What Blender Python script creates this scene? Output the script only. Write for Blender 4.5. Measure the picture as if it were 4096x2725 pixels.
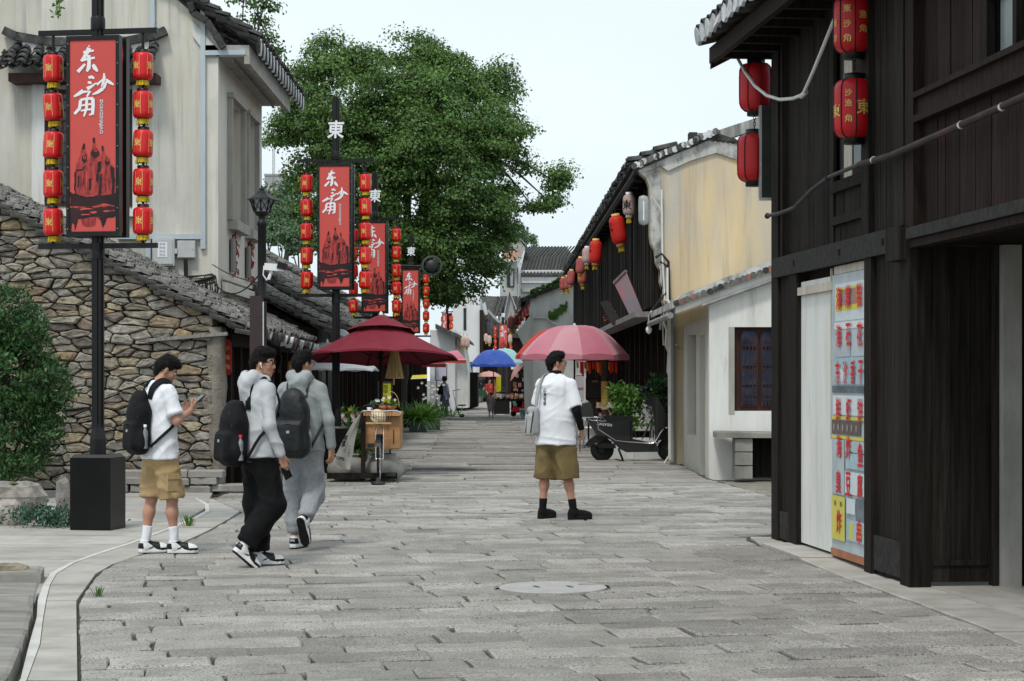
import bpy, math, random
import numpy as np
from mathutils import Vector, Matrix
R = math.radians
random.seed(7); rng = np.random.default_rng(7)
S = bpy.context.scene
COL = S.collection
for o_ in list(bpy.data.objects): bpy.data.objects.remove(o_)

# ------------------------------------------------------------------ camera, sky, sun, exposure
FPX, CU, VH, CAMH = 1950.0, 512.0, 379.0, 1.5          # focal length in pixels of a 1024-wide picture, horizon row, eye height
cam_d = bpy.data.cameras.new('camera'); cam = bpy.data.objects.new('camera', cam_d); COL.objects.link(cam)
cam_d.sensor_width = 36; cam_d.lens = FPX / 1024 * 36; cam_d.shift_y = (VH - 340.5) / 1024
cam_d.clip_start = 0.1; cam_d.clip_end = 3000
cam.location = (0, 0, CAMH); cam.rotation_euler = (R(90), 0, 0)
S.camera = cam
W = bpy.data.worlds.new('World'); S.world = W; W.use_nodes = True
wn, wl = W.node_tree.nodes, W.node_tree.links
SUN_EL, SUN_AZ = 58, 200                                 # behind the camera, a little to the left, through thin cloud
sky = wn.new('ShaderNodeTexSky'); sky.sky_type = 'NISHITA'; sky.sun_disc = False
sky.sun_elevation = R(SUN_EL); sky.sun_rotation = R(SUN_AZ); sky.dust_density = 4; sky.air_density = 1.0
bg = wn['Background']; bg.inputs['Strength'].default_value = 0.13
tc = wn.new('ShaderNodeTexCoord'); mp = wn.new('ShaderNodeMapping'); mp.inputs['Scale'].default_value = (1, 1, 3.5)
nz = wn.new('ShaderNodeTexNoise'); nz.inputs['Scale'].default_value = 1.6; nz.inputs['Detail'].default_value = 6
rp = wn.new('ShaderNodeValToRGB'); rp.color_ramp.elements[0].position = .3; rp.color_ramp.elements[0].color = (6.1, 7.15, 7.75, 1)
rp.color_ramp.elements[1].position = .72; rp.color_ramp.elements[1].color = (7.5, 8.3, 8.6, 1)
mx = wn.new('ShaderNodeMix'); mx.data_type = 'RGBA'; mx.inputs[0].default_value = 0.9   # a veil of high white cloud over the blue
wl.new(tc.outputs['Generated'], mp.inputs[0]); wl.new(mp.outputs[0], nz.inputs['Vector']); wl.new(nz.outputs[0], rp.inputs[0])
wl.new(sky.outputs[0], mx.inputs[6]); wl.new(rp.outputs[0], mx.inputs[7]); wl.new(mx.outputs[2], bg.inputs['Color'])
sun_d = bpy.data.lights.new('sun', 'SUN'); sun_d.energy = 1.9; sun_d.angle = R(10); sun_d.color = (1, .95, .87)
sun = bpy.data.objects.new('sun', sun_d); COL.objects.link(sun)
_a, _e = R(SUN_AZ), R(SUN_EL)
sun.rotation_euler = Vector((-math.sin(_a) * math.cos(_e), -math.cos(_a) * math.cos(_e), -math.sin(_e))).to_track_quat('-Z', 'Y').to_euler()
S.view_settings.view_transform = 'Standard'; S.view_settings.look = 'None'; S.view_settings.gamma = 1
S.view_settings.exposure = 0.0; S.view_settings.use_curve_mapping = False
S.render.engine = 'CYCLES'; S.cycles.use_denoising = True; S.cycles.max_bounces = 5
S.cycles.diffuse_bounces = 2; S.cycles.transparent_max_bounces = 6; S.cycles.caustics_reflective = False; S.cycles.caustics_refractive = False

def at(u, v, y):                                          # the point at depth y seen at pixel (u, v)
    return ((u - CU) * y / FPX, y, CAMH - (v - VH) * y / FPX)
def gnd(u, v):                                            # the point of the street seen at pixel (u, v)
    y = FPX * CAMH / (v - VH); return ((u - CU) * y / FPX, y)

# ------------------------------------------------------------------ materials
M = {}
def mat(name, c, c2=None, rough=.8, ns=6., st=(1, 1, 1), det=5, bump=0., bs=30., bst=None, isl=0., hue=0., spec=.3, metal=0.,
        stain=None, lo=.35, hi=.65, trans=0., speck=None, ramp=None, emit=0., coat=0.):
    """a procedural surface: two colours mixed by noise, an optional stain layer, bump, and a value shift from piece to piece"""
    m = bpy.data.materials.new(name); m.use_nodes = True; n, l = m.node_tree.nodes, m.node_tree.links
    b = n['Principled BSDF']; b.inputs['Roughness'].default_value = rough; b.inputs['Metallic'].default_value = metal
    b.inputs['Specular IOR Level'].default_value = spec; b.inputs['Coat Weight'].default_value = coat
    c = tuple(c); c2 = tuple(c2) if c2 else c
    t = n.new('ShaderNodeTexCoord')
    def noise(scale, stretch, detail, rough_=.6):
        mpn = n.new('ShaderNodeMapping'); mpn.inputs['Scale'].default_value = stretch
        z = n.new('ShaderNodeTexNoise'); z.inputs['Scale'].default_value = scale; z.inputs['Detail'].default_value = detail; z.inputs['Roughness'].default_value = rough_
        l.new(t.outputs['Object'], mpn.inputs[0]); l.new(mpn.outputs[0], z.inputs['Vector']); return z
    def rmp(src, p0, p1, k0, k1):
        r = n.new('ShaderNodeValToRGB'); e = r.color_ramp.elements
        e[0].position, e[1].position = p0, p1; e[0].color, e[1].color = (*k0, 1), (*k1, 1); l.new(src, r.inputs[0]); return r
    def piece():                                          # one random number for each piece, whether a loose island or an object of its own
        g_ = n.new('ShaderNodeNewGeometry'); oi = n.new('ShaderNodeObjectInfo'); ad = n.new('ShaderNodeMath'); ad.operation = 'ADD'; fr_ = n.new('ShaderNodeMath'); fr_.operation = 'FRACT'
        l.new(g_.outputs['Random Per Island'], ad.inputs[0]); l.new(oi.outputs['Random'], ad.inputs[1]); l.new(ad.outputs[0], fr_.inputs[0]); return fr_.outputs[0]
    def mixc(fac, a, bb, mode='MIX'):
        x = n.new('ShaderNodeMix'); x.data_type = 'RGBA'; x.blend_type = mode
        if isinstance(fac, (int, float)): x.inputs[0].default_value = fac
        else: l.new(fac, x.inputs[0])
        for i, q in ((6, a), (7, bb)):
            if isinstance(q, tuple): x.inputs[i].default_value = (*q, 1)
            else: l.new(q, x.inputs[i])
        return x.outputs[2]
    if ramp:                                              # a colour per piece from a list
        pc = piece(); r = n.new('ShaderNodeValToRGB'); r.color_ramp.interpolation = 'LINEAR'
        while len(r.color_ramp.elements) < len(ramp): r.color_ramp.elements.new(.5)
        for i, k in enumerate(ramp): r.color_ramp.elements[i].position = i / (len(ramp) - 1); r.color_ramp.elements[i].color = (*k, 1)
        l.new(pc, r.inputs[0])
        g = rmp(noise(ns, st, det).outputs[0], lo, hi, (.62,) * 3, (1.25,) * 3)
        out = mixc(1., r.outputs[0], g.outputs[0], 'MULTIPLY')
    else:
        out = rmp(noise(ns, st, det).outputs[0], lo, hi, c, c2).outputs[0]
    if speck:                                             # (colour, scale, threshold)
        f = rmp(noise(speck[1], (1, 1, 1), 2).outputs[0], speck[2], speck[2] + .06, (0,) * 3, (1,) * 3)
        out = mixc(f.outputs[0], out, tuple(speck[0]))
    for s_ in (stain if isinstance(stain, list) else [stain] if stain else []):   # (colour, scale, stretch, threshold, amount)
        f = rmp(noise(s_[1], s_[2], 7, .65).outputs[0], s_[3], min(1, s_[3] + .22), (0,) * 3, (s_[4],) * 3)
        out = mixc(f.outputs[0], out, tuple(s_[0]))
    if isl or hue:
        pc = piece(); hs = n.new('ShaderNodeHueSaturation'); l.new(out, hs.inputs['Color'])
        mr = n.new('ShaderNodeMapRange'); mr.inputs[3].default_value = 1 - isl; mr.inputs[4].default_value = 1 + isl
        l.new(pc, mr.inputs[0]); l.new(mr.outputs[0], hs.inputs['Value'])
        if hue:
            wv = n.new('ShaderNodeMath'); wv.operation = 'MULTIPLY'; wv.inputs[1].default_value = 7.31; fr = n.new('ShaderNodeMath'); fr.operation = 'FRACT'
            l.new(pc, wv.inputs[0]); l.new(wv.outputs[0], fr.inputs[0])
            mh = n.new('ShaderNodeMapRange'); mh.inputs[3].default_value = .5 - hue; mh.inputs[4].default_value = .5 + hue
            l.new(fr.outputs[0], mh.inputs[0]); l.new(mh.outputs[0], hs.inputs['Hue'])
        out = hs.outputs[0]
    l.new(out, b.inputs['Base Color'])
    if bump:
        bn = n.new('ShaderNodeBump'); bn.inputs['Strength'].default_value = bump; bn.inputs['Distance'].default_value = .02
        l.new(noise(bs, bst or (1, 1, 1), 6).outputs[0], bn.inputs['Height']); l.new(bn.outputs[0], b.inputs['Normal'])
    if emit: b.inputs['Emission Strength'].default_value = emit; l.new(out, b.inputs['Emission Color'])
    if trans:
        tr = n.new('ShaderNodeBsdfTranslucent'); l.new(out, tr.inputs[0]); ms = n.new('ShaderNodeMixShader'); ms.inputs[0].default_value = trans
        l.new(b.outputs[0], ms.inputs[1]); l.new(tr.outputs[0], ms.inputs[2]); l.new(ms.outputs[0], n['Material Output'].inputs[0])
    M[name] = m; return m

# ------------------------------------------------------------------ mesh builder
class MB:
    def __init__(s): s.v = []; s.f = []; s.m = []; s.s = []
    def add(s, V, F, m=0, sm=False):
        o = len(s.v); s.v += [tuple(p) for p in V]
        for q in F: s.f.append([o + i for i in q]); s.m.append(m); s.s.append(sm)
        return s
    def box(s, c, d, rz=0., m=0, rx=0., ry=0., taper=1.):
        mt = Matrix.Translation(c) @ Matrix.Rotation(rz, 4, 'Z') @ Matrix.Rotation(ry, 4, 'Y') @ Matrix.Rotation(rx, 4, 'X')
        V = []
        for z in (-.5, .5):
            k = taper if z > 0 else 1
            V += [mt @ Vector((x * d[0] * k, y * d[1] * k, z * d[2])) for x, y in ((-.5, -.5), (.5, -.5), (.5, .5), (-.5, .5))]
        return s.add(V, [(3, 2, 1, 0), (4, 5, 6, 7), (0, 1, 5, 4), (1, 2, 6, 5), (2, 3, 7, 6), (3, 0, 4, 7)], m)
    def b2(s, a, b, m=0):                                   # box from two corners
        return s.box([(a[i] + b[i]) / 2 for i in range(3)], [abs(b[i] - a[i]) for i in range(3)], 0, m)
    def bar(s, a, b, w, h=None, m=0, up=(0, 0, 1)):          # square bar from a to b
        a, b = Vector(a), Vector(b); t = (b - a).normalized(); h = h or w
        x = t.cross(Vector(up)); x = x.normalized() if x.length > 1e-4 else Vector((1, 0, 0)); y = x.cross(t)
        V = [p + x * sx * w / 2 + y * sy * h / 2 for p in (a, b) for sx, sy in ((-1, -1), (1, -1), (1, 1), (-1, 1))]
        return s.add(V, [(3, 2, 1, 0), (4, 5, 6, 7), (0, 1, 5, 4), (1, 2, 6, 5), (2, 3, 7, 6), (3, 0, 4, 7)], m)
    def tube(s, pts, r, n=8, m=0, sm=True, cap=True):
        P = [Vector(p) for p in pts]; k = len(P); r = r if isinstance(r, (list, tuple)) else [r] * k
        V = []; x = None
        for i, p in enumerate(P):
            t = (P[min(i + 1, k - 1)] - P[max(i - 1, 0)]).normalized()
            if x is None: x = t.orthogonal().normalized()
            else:
                x = x - t * x.dot(t); x = x.normalized() if x.length > 1e-6 else t.orthogonal().normalized()
            y = t.cross(x)
            V += [p + (x * math.cos(2 * math.pi * j / n) + y * math.sin(2 * math.pi * j / n)) * r[i] for j in range(n)]
        F = [(i * n + j, i * n + (j + 1) % n, (i + 1) * n + (j + 1) % n, (i + 1) * n + j) for i in range(k - 1) for j in range(n)]
        s.add(V, F, m, sm)
        if cap: s.add(V[:n][::-1], [tuple(range(n))], m); s.add(V[-n:], [tuple(range(n))], m)
        return s
    def lathe(s, prof, c=(0, 0, 0), n=16, m=0, sm=True, mtx=None, cap=True, sx=1., sy=1.):
        V = [Vector((r * math.cos(2 * math.pi * j / n) * sx, r * math.sin(2 * math.pi * j / n) * sy, z)) for r, z in prof for j in range(n)]
        if mtx is not None: V = [mtx @ p for p in V]
        V = [p + Vector(c) for p in V]
        F = [(i * n + j, i * n + (j + 1) % n, (i + 1) * n + (j + 1) % n, (i + 1) * n + j) for i in range(len(prof) - 1) for j in range(n)]
        s.add(V, F, m, sm)
        if cap:
            if prof[0][0] > 1e-5: s.add(V[:n][::-1], [tuple(range(n))], m)
            if prof[-1][0] > 1e-5: s.add(V[-n:], [tuple(range(n))], m)
        return s
    def prism(s, poly, fn, d, m=0):                         # outline [(a, b)] carried into space by fn(a, b, depth)
        n = len(poly); V = [fn(a, b, 0) for a, b in poly] + [fn(a, b, d) for a, b in poly]
        return s.add(V, [tuple(range(n))[::-1], tuple(range(n, 2 * n))] + [(i, (i + 1) % n, n + (i + 1) % n, n + i) for i in range(n)], m)
    def xf(s, mtx): s.v = [tuple(mtx @ Vector(p)) for p in s.v]; return s
    def mesh(s, name, mats):
        me = bpy.data.meshes.new(name); me.from_pydata(s.v, [], s.f)
        for k in (mats if isinstance(mats, (list, tuple)) else [mats]): me.materials.append(M[k])
        if len(s.f):
            me.polygons.foreach_set('material_index', s.m); me.polygons.foreach_set('use_smooth', s.s)
        me.update(); return me
    def build(s, name, mats, parent=None, **kw): return link(name, s.mesh(name, mats), parent, **kw)

def link(name, data, parent=None, loc=None, rz=None, label=None, cat=None, group=None, kind=None, mtx=None):
    o = bpy.data.objects.new(name, data); COL.objects.link(o)
    if parent is not None: o.parent = parent
    if mtx is not None: o.matrix_local = mtx
    if loc is not None: o.location = loc
    if rz is not None: o.rotation_euler = (0, 0, rz)
    if label: o['label'] = label
    if cat: o['category'] = cat
    if group: o['group'] = group
    if kind: o['kind'] = kind
    return o
def thing(name, label, cat, loc=(0, 0, 0), rz=0., group=None): return link(name, None, None, loc, rz, label, cat, group)
def copy_tree(o, parent=None):
    c = o.copy(); COL.objects.link(c); c.parent = parent
    for ch in list(o.children): copy_tree(ch, c)
    return c
def fast_mesh(name, V, F, mats, sm=False, idx=None):       # numpy arrays, all faces of one size
    me = bpy.data.meshes.new(name); V = np.asarray(V, np.float32); F = np.asarray(F, np.int32); k = F.shape[1]
    me.vertices.add(len(V)); me.vertices.foreach_set('co', V.ravel()); me.loops.add(F.size); me.loops.foreach_set('vertex_index', F.ravel())
    me.polygons.add(len(F)); me.polygons.foreach_set('loop_start', np.arange(0, F.size, k, dtype=np.int32)); me.polygons.foreach_set('loop_total', np.full(len(F), k, np.int32))
    for q in (mats if isinstance(mats, (list, tuple)) else [mats]): me.materials.append(M[q])
    if idx is not None: me.polygons.foreach_set('material_index', np.asarray(idx, np.int32))
    me.polygons.foreach_set('use_smooth', np.full(len(F), sm)); me.update(calc_edges=True); me.validate(); return me
_GL = {}
def glyph(txt):                                             # outline of one character as (verts, faces), unit em, centred
    if txt not in _GL:
        c = bpy.data.curves.new('t', 'FONT'); c.body = txt; c.resolution_u = 2; o = bpy.data.objects.new('t', c); COL.objects.link(o)
        bpy.context.view_layer.update(); me = bpy.data.meshes.new_from_object(o)
        V = np.array([v.co[:] for v in me.vertices]).reshape(-1, 3); F = [list(p.vertices) for p in me.polygons]
        bpy.data.objects.remove(o); bpy.data.meshes.remove(me); bpy.data.curves.remove(c)
        lo, hi = V.min(0), V.max(0); V[:, :2] -= ((lo + hi) / 2)[:2]
        _GL[txt] = (V, F, hi - lo)
    return _GL[txt]
def put_text(mb, txt, fn, w=None, h=None, m=0, bold=0.):     # glyph mesh scaled to (w, h), carried into space by fn(a, b)
    V, F, d = glyph(txt); sx = (w / d[0]) if w else (h / d[1]); sy = (h / d[1]) if h else sx
    for k in ([(0, 0)] if not bold else [(-bold, 0), (bold, 0), (0, bold), (0, -bold)]):
        j = .0002 * (k[0] > 0) + .0004 * (k[1] > 0) + .0006 * (k[1] < 0)
        mb.add([fn(p[0] * sx + k[0], p[1] * sy + k[1], j) for p in V], F, m)
    return mb

# ------------------------------------------------------------------ implicit surfaces for bodies and cloth
class SDF:
    def __init__(s, lo, hi, h):
        s.lo = np.array(lo, float); s.h = h; s.n = np.ceil((np.array(hi) - s.lo) / h).astype(int) + 1
        s.g = np.full(s.n, 1., np.float32)
    def _sl(s, lo, hi):
        a = np.clip(np.floor((np.array(lo) - s.lo) / s.h).astype(int), 0, s.n); b = np.clip(np.ceil((np.array(hi) - s.lo) / s.h).astype(int) + 1, 0, s.n)
        sl = tuple(slice(i, j) for i, j in zip(a, b)); ax = [s.lo[k] + np.arange(a[k], b[k]) * s.h for k in range(3)]
        return sl, np.meshgrid(*ax, indexing='ij') if all(len(q) for q in ax) else None
    def _mix(s, sl, d, k, sub=False):
        a = s.g[sl]
        if sub: s.g[sl] = np.maximum(a, -d); return
        if k <= 0: s.g[sl] = np.minimum(a, d)
        else: q = np.maximum(k - np.abs(a - d), 0) / k; s.g[sl] = np.minimum(a, d) - q * q * k * .25
    def cone(s, a, b, ra, rb, k=.03, sq=None, cut=None, sub=False):   # tapered capsule; sq=(axis, scale) flattens it; cut=(ca, cb) flat ends
        a, b = np.array(a, float), np.array(b, float); mr = max(ra, rb) * 1.05 + k + 3 * s.h
        sl, G = s._sl(np.minimum(a, b) - mr, np.maximum(a, b) + mr)
        if G is None: return s
        d = b - a; L2 = max(d @ d, 1e-9); p = [G[i] - a[i] for i in range(3)]
        t = (p[0] * d[0] + p[1] * d[1] + p[2] * d[2]) / L2; tc_ = np.clip(t, 0, 1)
        q = [p[i] - tc_ * d[i] for i in range(3)]
        if sq is not None:
            ax, f = np.array(sq[0], float), sq[1]; w = q[0] * ax[0] + q[1] * ax[1] + q[2] * ax[2]
            r2 = q[0] ** 2 + q[1] ** 2 + q[2] ** 2 - w ** 2 + (w / f) ** 2
        else: r2 = q[0] ** 2 + q[1] ** 2 + q[2] ** 2
        dist = np.sqrt(r2) - (ra + (rb - ra) * tc_)
        if cut:
            L = math.sqrt(L2)
            if cut[0]: dist = np.maximum(dist, -t * L)
            if cut[1]: dist = np.maximum(dist, (t - 1) * L)
        s._mix(sl, dist, k, sub); return s
    def ell(s, c, r, k=.03, rot=None, sub=False):
        c, r = np.array(c, float), np.array(r, float); mr = r.max() + k + 3 * s.h
        sl, G = s._sl(c - mr, c + mr)
        if G is None: return s
        p = np.stack([G[i] - c[i] for i in range(3)], -1)
        if rot is not None: p = p @ np.array(rot.to_3x3())
        q = np.sqrt(((p / r) ** 2).sum(-1)); dist = (q - 1) * r.min() * np.where(q > 1, 1., 1.)
        s._mix(sl, dist, k, sub); return s
    def rbox(s, c, hd, rad, k=.02, rot=None, sub=False):
        c, hd = np.array(c, float), np.array(hd, float); mr = float(np.linalg.norm(hd)) + k + 3 * s.h
        sl, G = s._sl(c - mr, c + mr)
        if G is None: return s
        p = np.stack([G[i] - c[i] for i in range(3)], -1)
        if rot is not None: p = p @ np.array(rot.to_3x3())
        q = np.abs(p) - (hd - rad); dist = np.sqrt((np.maximum(q, 0) ** 2).sum(-1)) + np.minimum(q.max(-1), 0) - rad
        s._mix(sl, dist, k, sub); return s
    def plane(s, c, nrm):                                    # keep the side the normal points away from
        ax = [s.lo[k] + np.arange(s.n[k]) * s.h for k in range(3)]; G = np.meshgrid(*ax, indexing='ij')
        s.g = np.maximum(s.g, sum((G[i] - c[i]) * nrm[i] for i in range(3)).astype(np.float32)); return s
    def mesh(s, name, mats, wr=0., ws=30., seed=0, smooth=1, jit=0.):
        g = s.g; ins = g < 0; n = g.shape
        acc = np.zeros((n[0] - 1, n[1] - 1, n[2] - 1, 3), np.float32); cnt = np.zeros(acc.shape[:3], np.float32); cells = None
        edges = {}
        for ax in range(3):
            a = [slice(None)] * 3; b = [slice(None)] * 3; a[ax] = slice(0, -1); b[ax] = slice(1, None)
            ga, gb = g[tuple(a)], g[tuple(b)]; x = (ga < 0) != (gb < 0); I = np.argwhere(x)
            t = ga[x] / (ga[x] - gb[x]); P = I.astype(np.float32); P[:, ax] += t; edges[ax] = (I, ga[x] < 0)
            o = [k for k in range(3) if k != ax]
            for d0 in (0, -1):
                for d1 in (0, -1):
                    J = I.copy(); J[:, o[0]] += d0; J[:, o[1]] += d1
                    ok = ((J >= 0) & (J < np.array(acc.shape[:3]))).all(1)
                    np.add.at(acc, tuple(J[ok].T), P[ok]); np.add.at(cnt, tuple(J[ok].T), 1)
        on = cnt > 0; idx = np.full(cnt.shape, -1, np.int32); idx[on] = np.arange(on.sum())
        V = (acc[on] / cnt[on][:, None]) * s.h + s.lo
        Q = []
        for ax in range(3):
            I, inside = edges[ax]; o = [k for k in range(3) if k != ax]; c4 = []
            for d0, d1 in ((0, 0), (-1, 0), (-1, -1), (0, -1)):
                J = I.copy(); J[:, o[0]] += d0; J[:, o[1]] += d1; J = np.clip(J, 0, np.array(cnt.shape) - 1); c4.append(idx[tuple(J.T)])
            q = np.stack(c4, 1); flip = inside if ax != 1 else ~inside; q[~flip] = q[~flip][:, ::-1]; Q.append(q)
        Q = np.concatenate(Q); Q = Q[(Q >= 0).all(1)]
        for _ in range(smooth):                              # a light Laplacian pass
            nb = np.zeros_like(V); c_ = np.zeros(len(V), np.float32)
            for i in range(4):
                np.add.at(nb, Q[:, i], V[Q[:, (i + 1) % 4]]); np.add.at(c_, Q[:, i], 1)
            V = V * .5 + nb / np.maximum(c_, 1)[:, None] * .5
        if wr:                                               # folds: a sum of warped waves pushed along the normal
            N = np.zeros_like(V); fn = np.cross(V[Q[:, 1]] - V[Q[:, 0]], V[Q[:, 2]] - V[Q[:, 0]])
            for i in range(4): np.add.at(N, Q[:, i], fn)
            N /= np.maximum(np.linalg.norm(N, axis=1), 1e-9)[:, None]; rg = np.random.default_rng(seed); dsp = np.zeros(len(V))
            for i in range(5):
                k = rg.normal(size=3); k /= np.linalg.norm(k); w2 = rg.normal(size=3) * .5
                a_ = (V @ k) * ws * rg.uniform(.5, 1.7) + 2.2 * np.sin(V @ w2 * ws * .7 + i) + rg.uniform(0, 6); amp = .5 + .5 * np.sin(V @ rg.normal(size=3) * 7 + i)
                dsp += (1 - 1.6 * np.abs(np.sin(a_ * .5)) ** .8) * rg.uniform(.3, 1) * amp      # rounded ridges between creases, coming and going over the cloth
            V = V + N * ((dsp + .25) * wr * 1.25 + (rg.normal(size=len(V)) * jit if jit else 0))[:, None]
        return fast_mesh(name, V, Q, mats, True)
# ------------------------------------------------------------------ the materials of the place
mat('earth', (.17, .155, .13), (.26, .24, .2), .95, 5, bump=.4)
mat('mortar', (.045, .041, .034), (.10, .092, .075), .95, 4, bump=.6, bs=60, stain=((.075, .085, .03), 2.2, (1, 1, 1), .52, .7))
mat('granite', (.292, .277, .256), (.442, .421, .393), .85, 3.5, det=8, bump=.3, bs=45, bst=(1, 1, 1), isl=.22, hue=.008, spec=.25,
    speck=((.13, .124, .112), 75, .53), stain=[((.21, .198, .178), .7, (1, 1, 1), .44, .6), ((.60, .585, .55), 60, (1, 1, 1), .54, .45), ((.155, .147, .13), .4, (1, 1.6, 1), .50, .55)])
mat('concrete', (.33, .315, .285), (.45, .43, .40), .9, 2, det=8, bump=.25, bs=50, isl=.08, stain=[((.22, .21, .185), 1.1, (1, 2.2, 1), .5, .7), ((.62, .61, .58), 5, (1, 1, 1), .6, .4)], spec=.2)
mat('pale_concrete', (.48, .47, .445), (.60, .59, .565), .9, 4, bump=.2, stain=((.35, .34, .31), 3, (1, 1, 1), .55, .6))
mat('dark_slab', (.19, .182, .165), (.31, .298, .275), .9, 1.6, st=(1, 3, 1), bump=.3, isl=.14, stain=((.45, .43, .40), 2, (1, 3, 1), .55, .6))
mat('manhole', (.36, .355, .345), (.44, .435, .425), .75, 5, bump=.15, bs=80, stain=((.33, .32, .3), 3, (1, 1, 1), .55, .5))
mat('rubble', (.3, .3, .3), None, .9, 9, det=8, bump=1.0, bs=16, spec=.15, ramp=[(.23, .21, .175), (.39, .355, .295), (.14, .13, .115), (.41, .345, .24), (.27, .255, .225), (.45, .42, .365), (.20, .17, .15), (.37, .28, .18), (.31, .295, .26), (.23, .215, .20), (.43, .375, .28), (.17, .157, .138), (.34, .32, .285)],
    stain=[((.13, .11, .085), 3, (1, 1, 1.6), .5, .55), ((.56, .53, .46), 17, (1, 1, 1), .64, .45)])
mat('wall_bed', (.055, .047, .038), (.10, .085, .068), .95, 7, bump=.8)
mat('rough_render', (.20, .18, .15), (.30, .27, .23), .95, 5, bump=.9, bs=22, stain=((.13, .118, .10), 2, (1, 1, 1), .48, .7))
mat('plaster_white', (.61, .595, .53), (.72, .70, .635), .9, 1.2, st=(2.2, 2.2, .35), det=7, bump=.1, bs=25, spec=.2,
    stain=[((.38, .385, .365), .55, (1.2, 1.2, .7), .47, .6), ((.40, .405, .39), .9, (5, 5, .20), .44, .6), ((.58, .54, .43), .8, (2.4, 2.4, .25), .44, .55), ((.22, .22, .205), 1.3, (6, 6, .22), .54, .6)])
mat('plaster_side', (.56, .54, .48), (.64, .61, .55), .9, 1.2, st=(2, 2, .35), bump=.1, stain=[((.55, .46, .30), .9, (3, 3, .3), .50, .55), ((.30, .29, .26), 1.2, (5, 5, .25), .58, .6)])
mat('concrete_trim', (.30, .29, .265), (.42, .405, .37), .9, 2, st=(2, 2, .6), bump=.2, stain=((.24, .225, .19), 2, (3, 3, .5), .5, .6))
mat('soffit', (.34, .34, .325), (.44, .44, .42), .9, 2.5, stain=((.16, .16, .15), 2, (1, 1, 1), .52, .7))
mat('plaster_yellow', (.64, .50, .29), (.69, .57, .38), .9, 1., st=(2.2, 2.2, .4), det=7, bump=.08, bs=25, spec=.2,
    stain=[((.44, .43, .40), .6, (2.2, 2.2, .45), .38, .9), ((.60, .42, .22), .8, (3, 3, .2), .48, .6), ((.20, .19, .17), 1.0, (5, 5, .22), .54, .6)])
mat('plaster_clean', (.66, .66, .63), (.76, .76, .735), .9, 1.4, st=(2, 2, .5), bump=.1, stain=[((.46, .45, .40), 1.4, (4, 4, .35), .5, .6), ((.30, .285, .24), 2.2, (3, 3, .6), .58, .55), ((.2, .2, .18), 9, (1, 1, 1), .68, .6)])
mat('plaster_old', (.52, .52, .495), (.66, .66, .635), .92, 1.7, st=(1.5, 1.5, .6), det=8, bump=.2, bs=20, stain=[((.20, .20, .185), 1.8, (2.5, 2.5, .6), .54, .7), ((.68, .68, .66), 2.5, (3, 3, .8), .6, .5)])
mat('plaster_grime', (.24, .24, .225), (.46, .46, .44), .95, 2.2, st=(2.5, 2.5, .35), det=8, bump=.3, bs=20, stain=[((.07, .072, .068), 2.2, (3, 3, .35), .46, .85), ((.55, .55, .53), 3, (4, 4, .3), .62, .5)])
mat('plaster_ivy', (.68, .69, .68), (.78, .79, .78), .9, 1.2, st=(1.5, 1.5, .6), bump=.1, stain=[((.40, .41, .40), 1., (2, 2, .5), .52, .6), ((.16, .16, .15), 2.2, (3, 3, .5), .6, .6)])
mat('plaster_verge', (.42, .42, .40), (.56, .56, .535), .92, 2., st=(1.5, 1.5, .6), det=8, bump=.4, bs=18, stain=[((.05, .05, .046), 2.2, (1.6, 1.6, 1), .48, .9), ((.62, .62, .6), 4, (2, 2, 1), .62, .5)])
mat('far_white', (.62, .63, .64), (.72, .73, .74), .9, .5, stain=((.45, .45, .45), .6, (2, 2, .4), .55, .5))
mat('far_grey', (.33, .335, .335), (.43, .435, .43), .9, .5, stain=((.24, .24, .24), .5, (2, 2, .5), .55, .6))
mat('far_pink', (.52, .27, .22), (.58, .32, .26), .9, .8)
mat('tile', (.105, .102, .095), (.215, .208, .193), .9, 9, det=6, bump=.5, bs=40, isl=.3, spec=.2, stain=[((.40, .39, .36), 6, (1, 1, 1), .56, .6), ((.035, .035, .033), 4, (1, 1, 1), .50, .8)])
mat('tile_dark', (.038, .038, .038), (.085, .085, .083), .9, 6, bump=.4, isl=.3, spec=.2, stain=[((.26, .26, .25), 4, (1, 1, 1), .58, .6), ((.07, .09, .03), 1.2, (1, 1, 1), .56, .6)])
mat('tile_red', (.24, .115, .085), (.33, .18, .14), .9, 6, bump=.4, isl=.2, stain=((.12, .11, .1), 4, (1, 1, 1), .5, .7))
mat('tile_end', (.50, .52, .54), (.68, .70, .72), .7, 9, isl=.22, stain=((.2, .2, .2), 7, (1, 1, 1), .55, .7))
mat('wood_black', (.0105, .0088, .0077), (.030, .025, .0216), .7, 3, st=(9, 9, .5), det=6, bump=.35, bs=14, bst=(9, 9, .4), isl=.3, spec=.09,
    stain=[((.045, .041, .037), 2, (10, 10, .3), .55, .6), ((.11, .105, .10), 5, (14, 14, .5), .70, .6)])
mat('wood_umber', (.017, .0106, .0092), (.038, .0245, .0208), .7, 3, st=(9, 9, .5), det=6, bump=.35, bs=14, bst=(9, 9, .4), isl=.28, spec=.09,
    stain=[((.07, .06, .055), 2, (10, 10, .3), .6, .5)])
mat('wood_beam', (.022, .0212, .0205), (.04, .0385, .037), .7, 3, st=(6, 6, 6), bump=.3, bs=16, spec=.15, stain=((.012, .011, .010), 3, (1, 1, 1), .52, .7))
mat('wood_row', (.008, .0072, .0065), (.022, .0195, .0175), .9, 2, st=(6, 6, .4), isl=.35, bump=.2, bs=12, bst=(6, 6, .4), spec=.1)
mat('wood_grey', (.20, .195, .18), (.34, .33, .31), .9, 2.5, st=(8, 8, .4), bump=.4, bs=14, bst=(8, 8, .4), isl=.25)
mat('wood_pale', (.42, .37, .30), (.56, .51, .44), .85, 3, st=(4, 4, .6), bump=.2)
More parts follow.
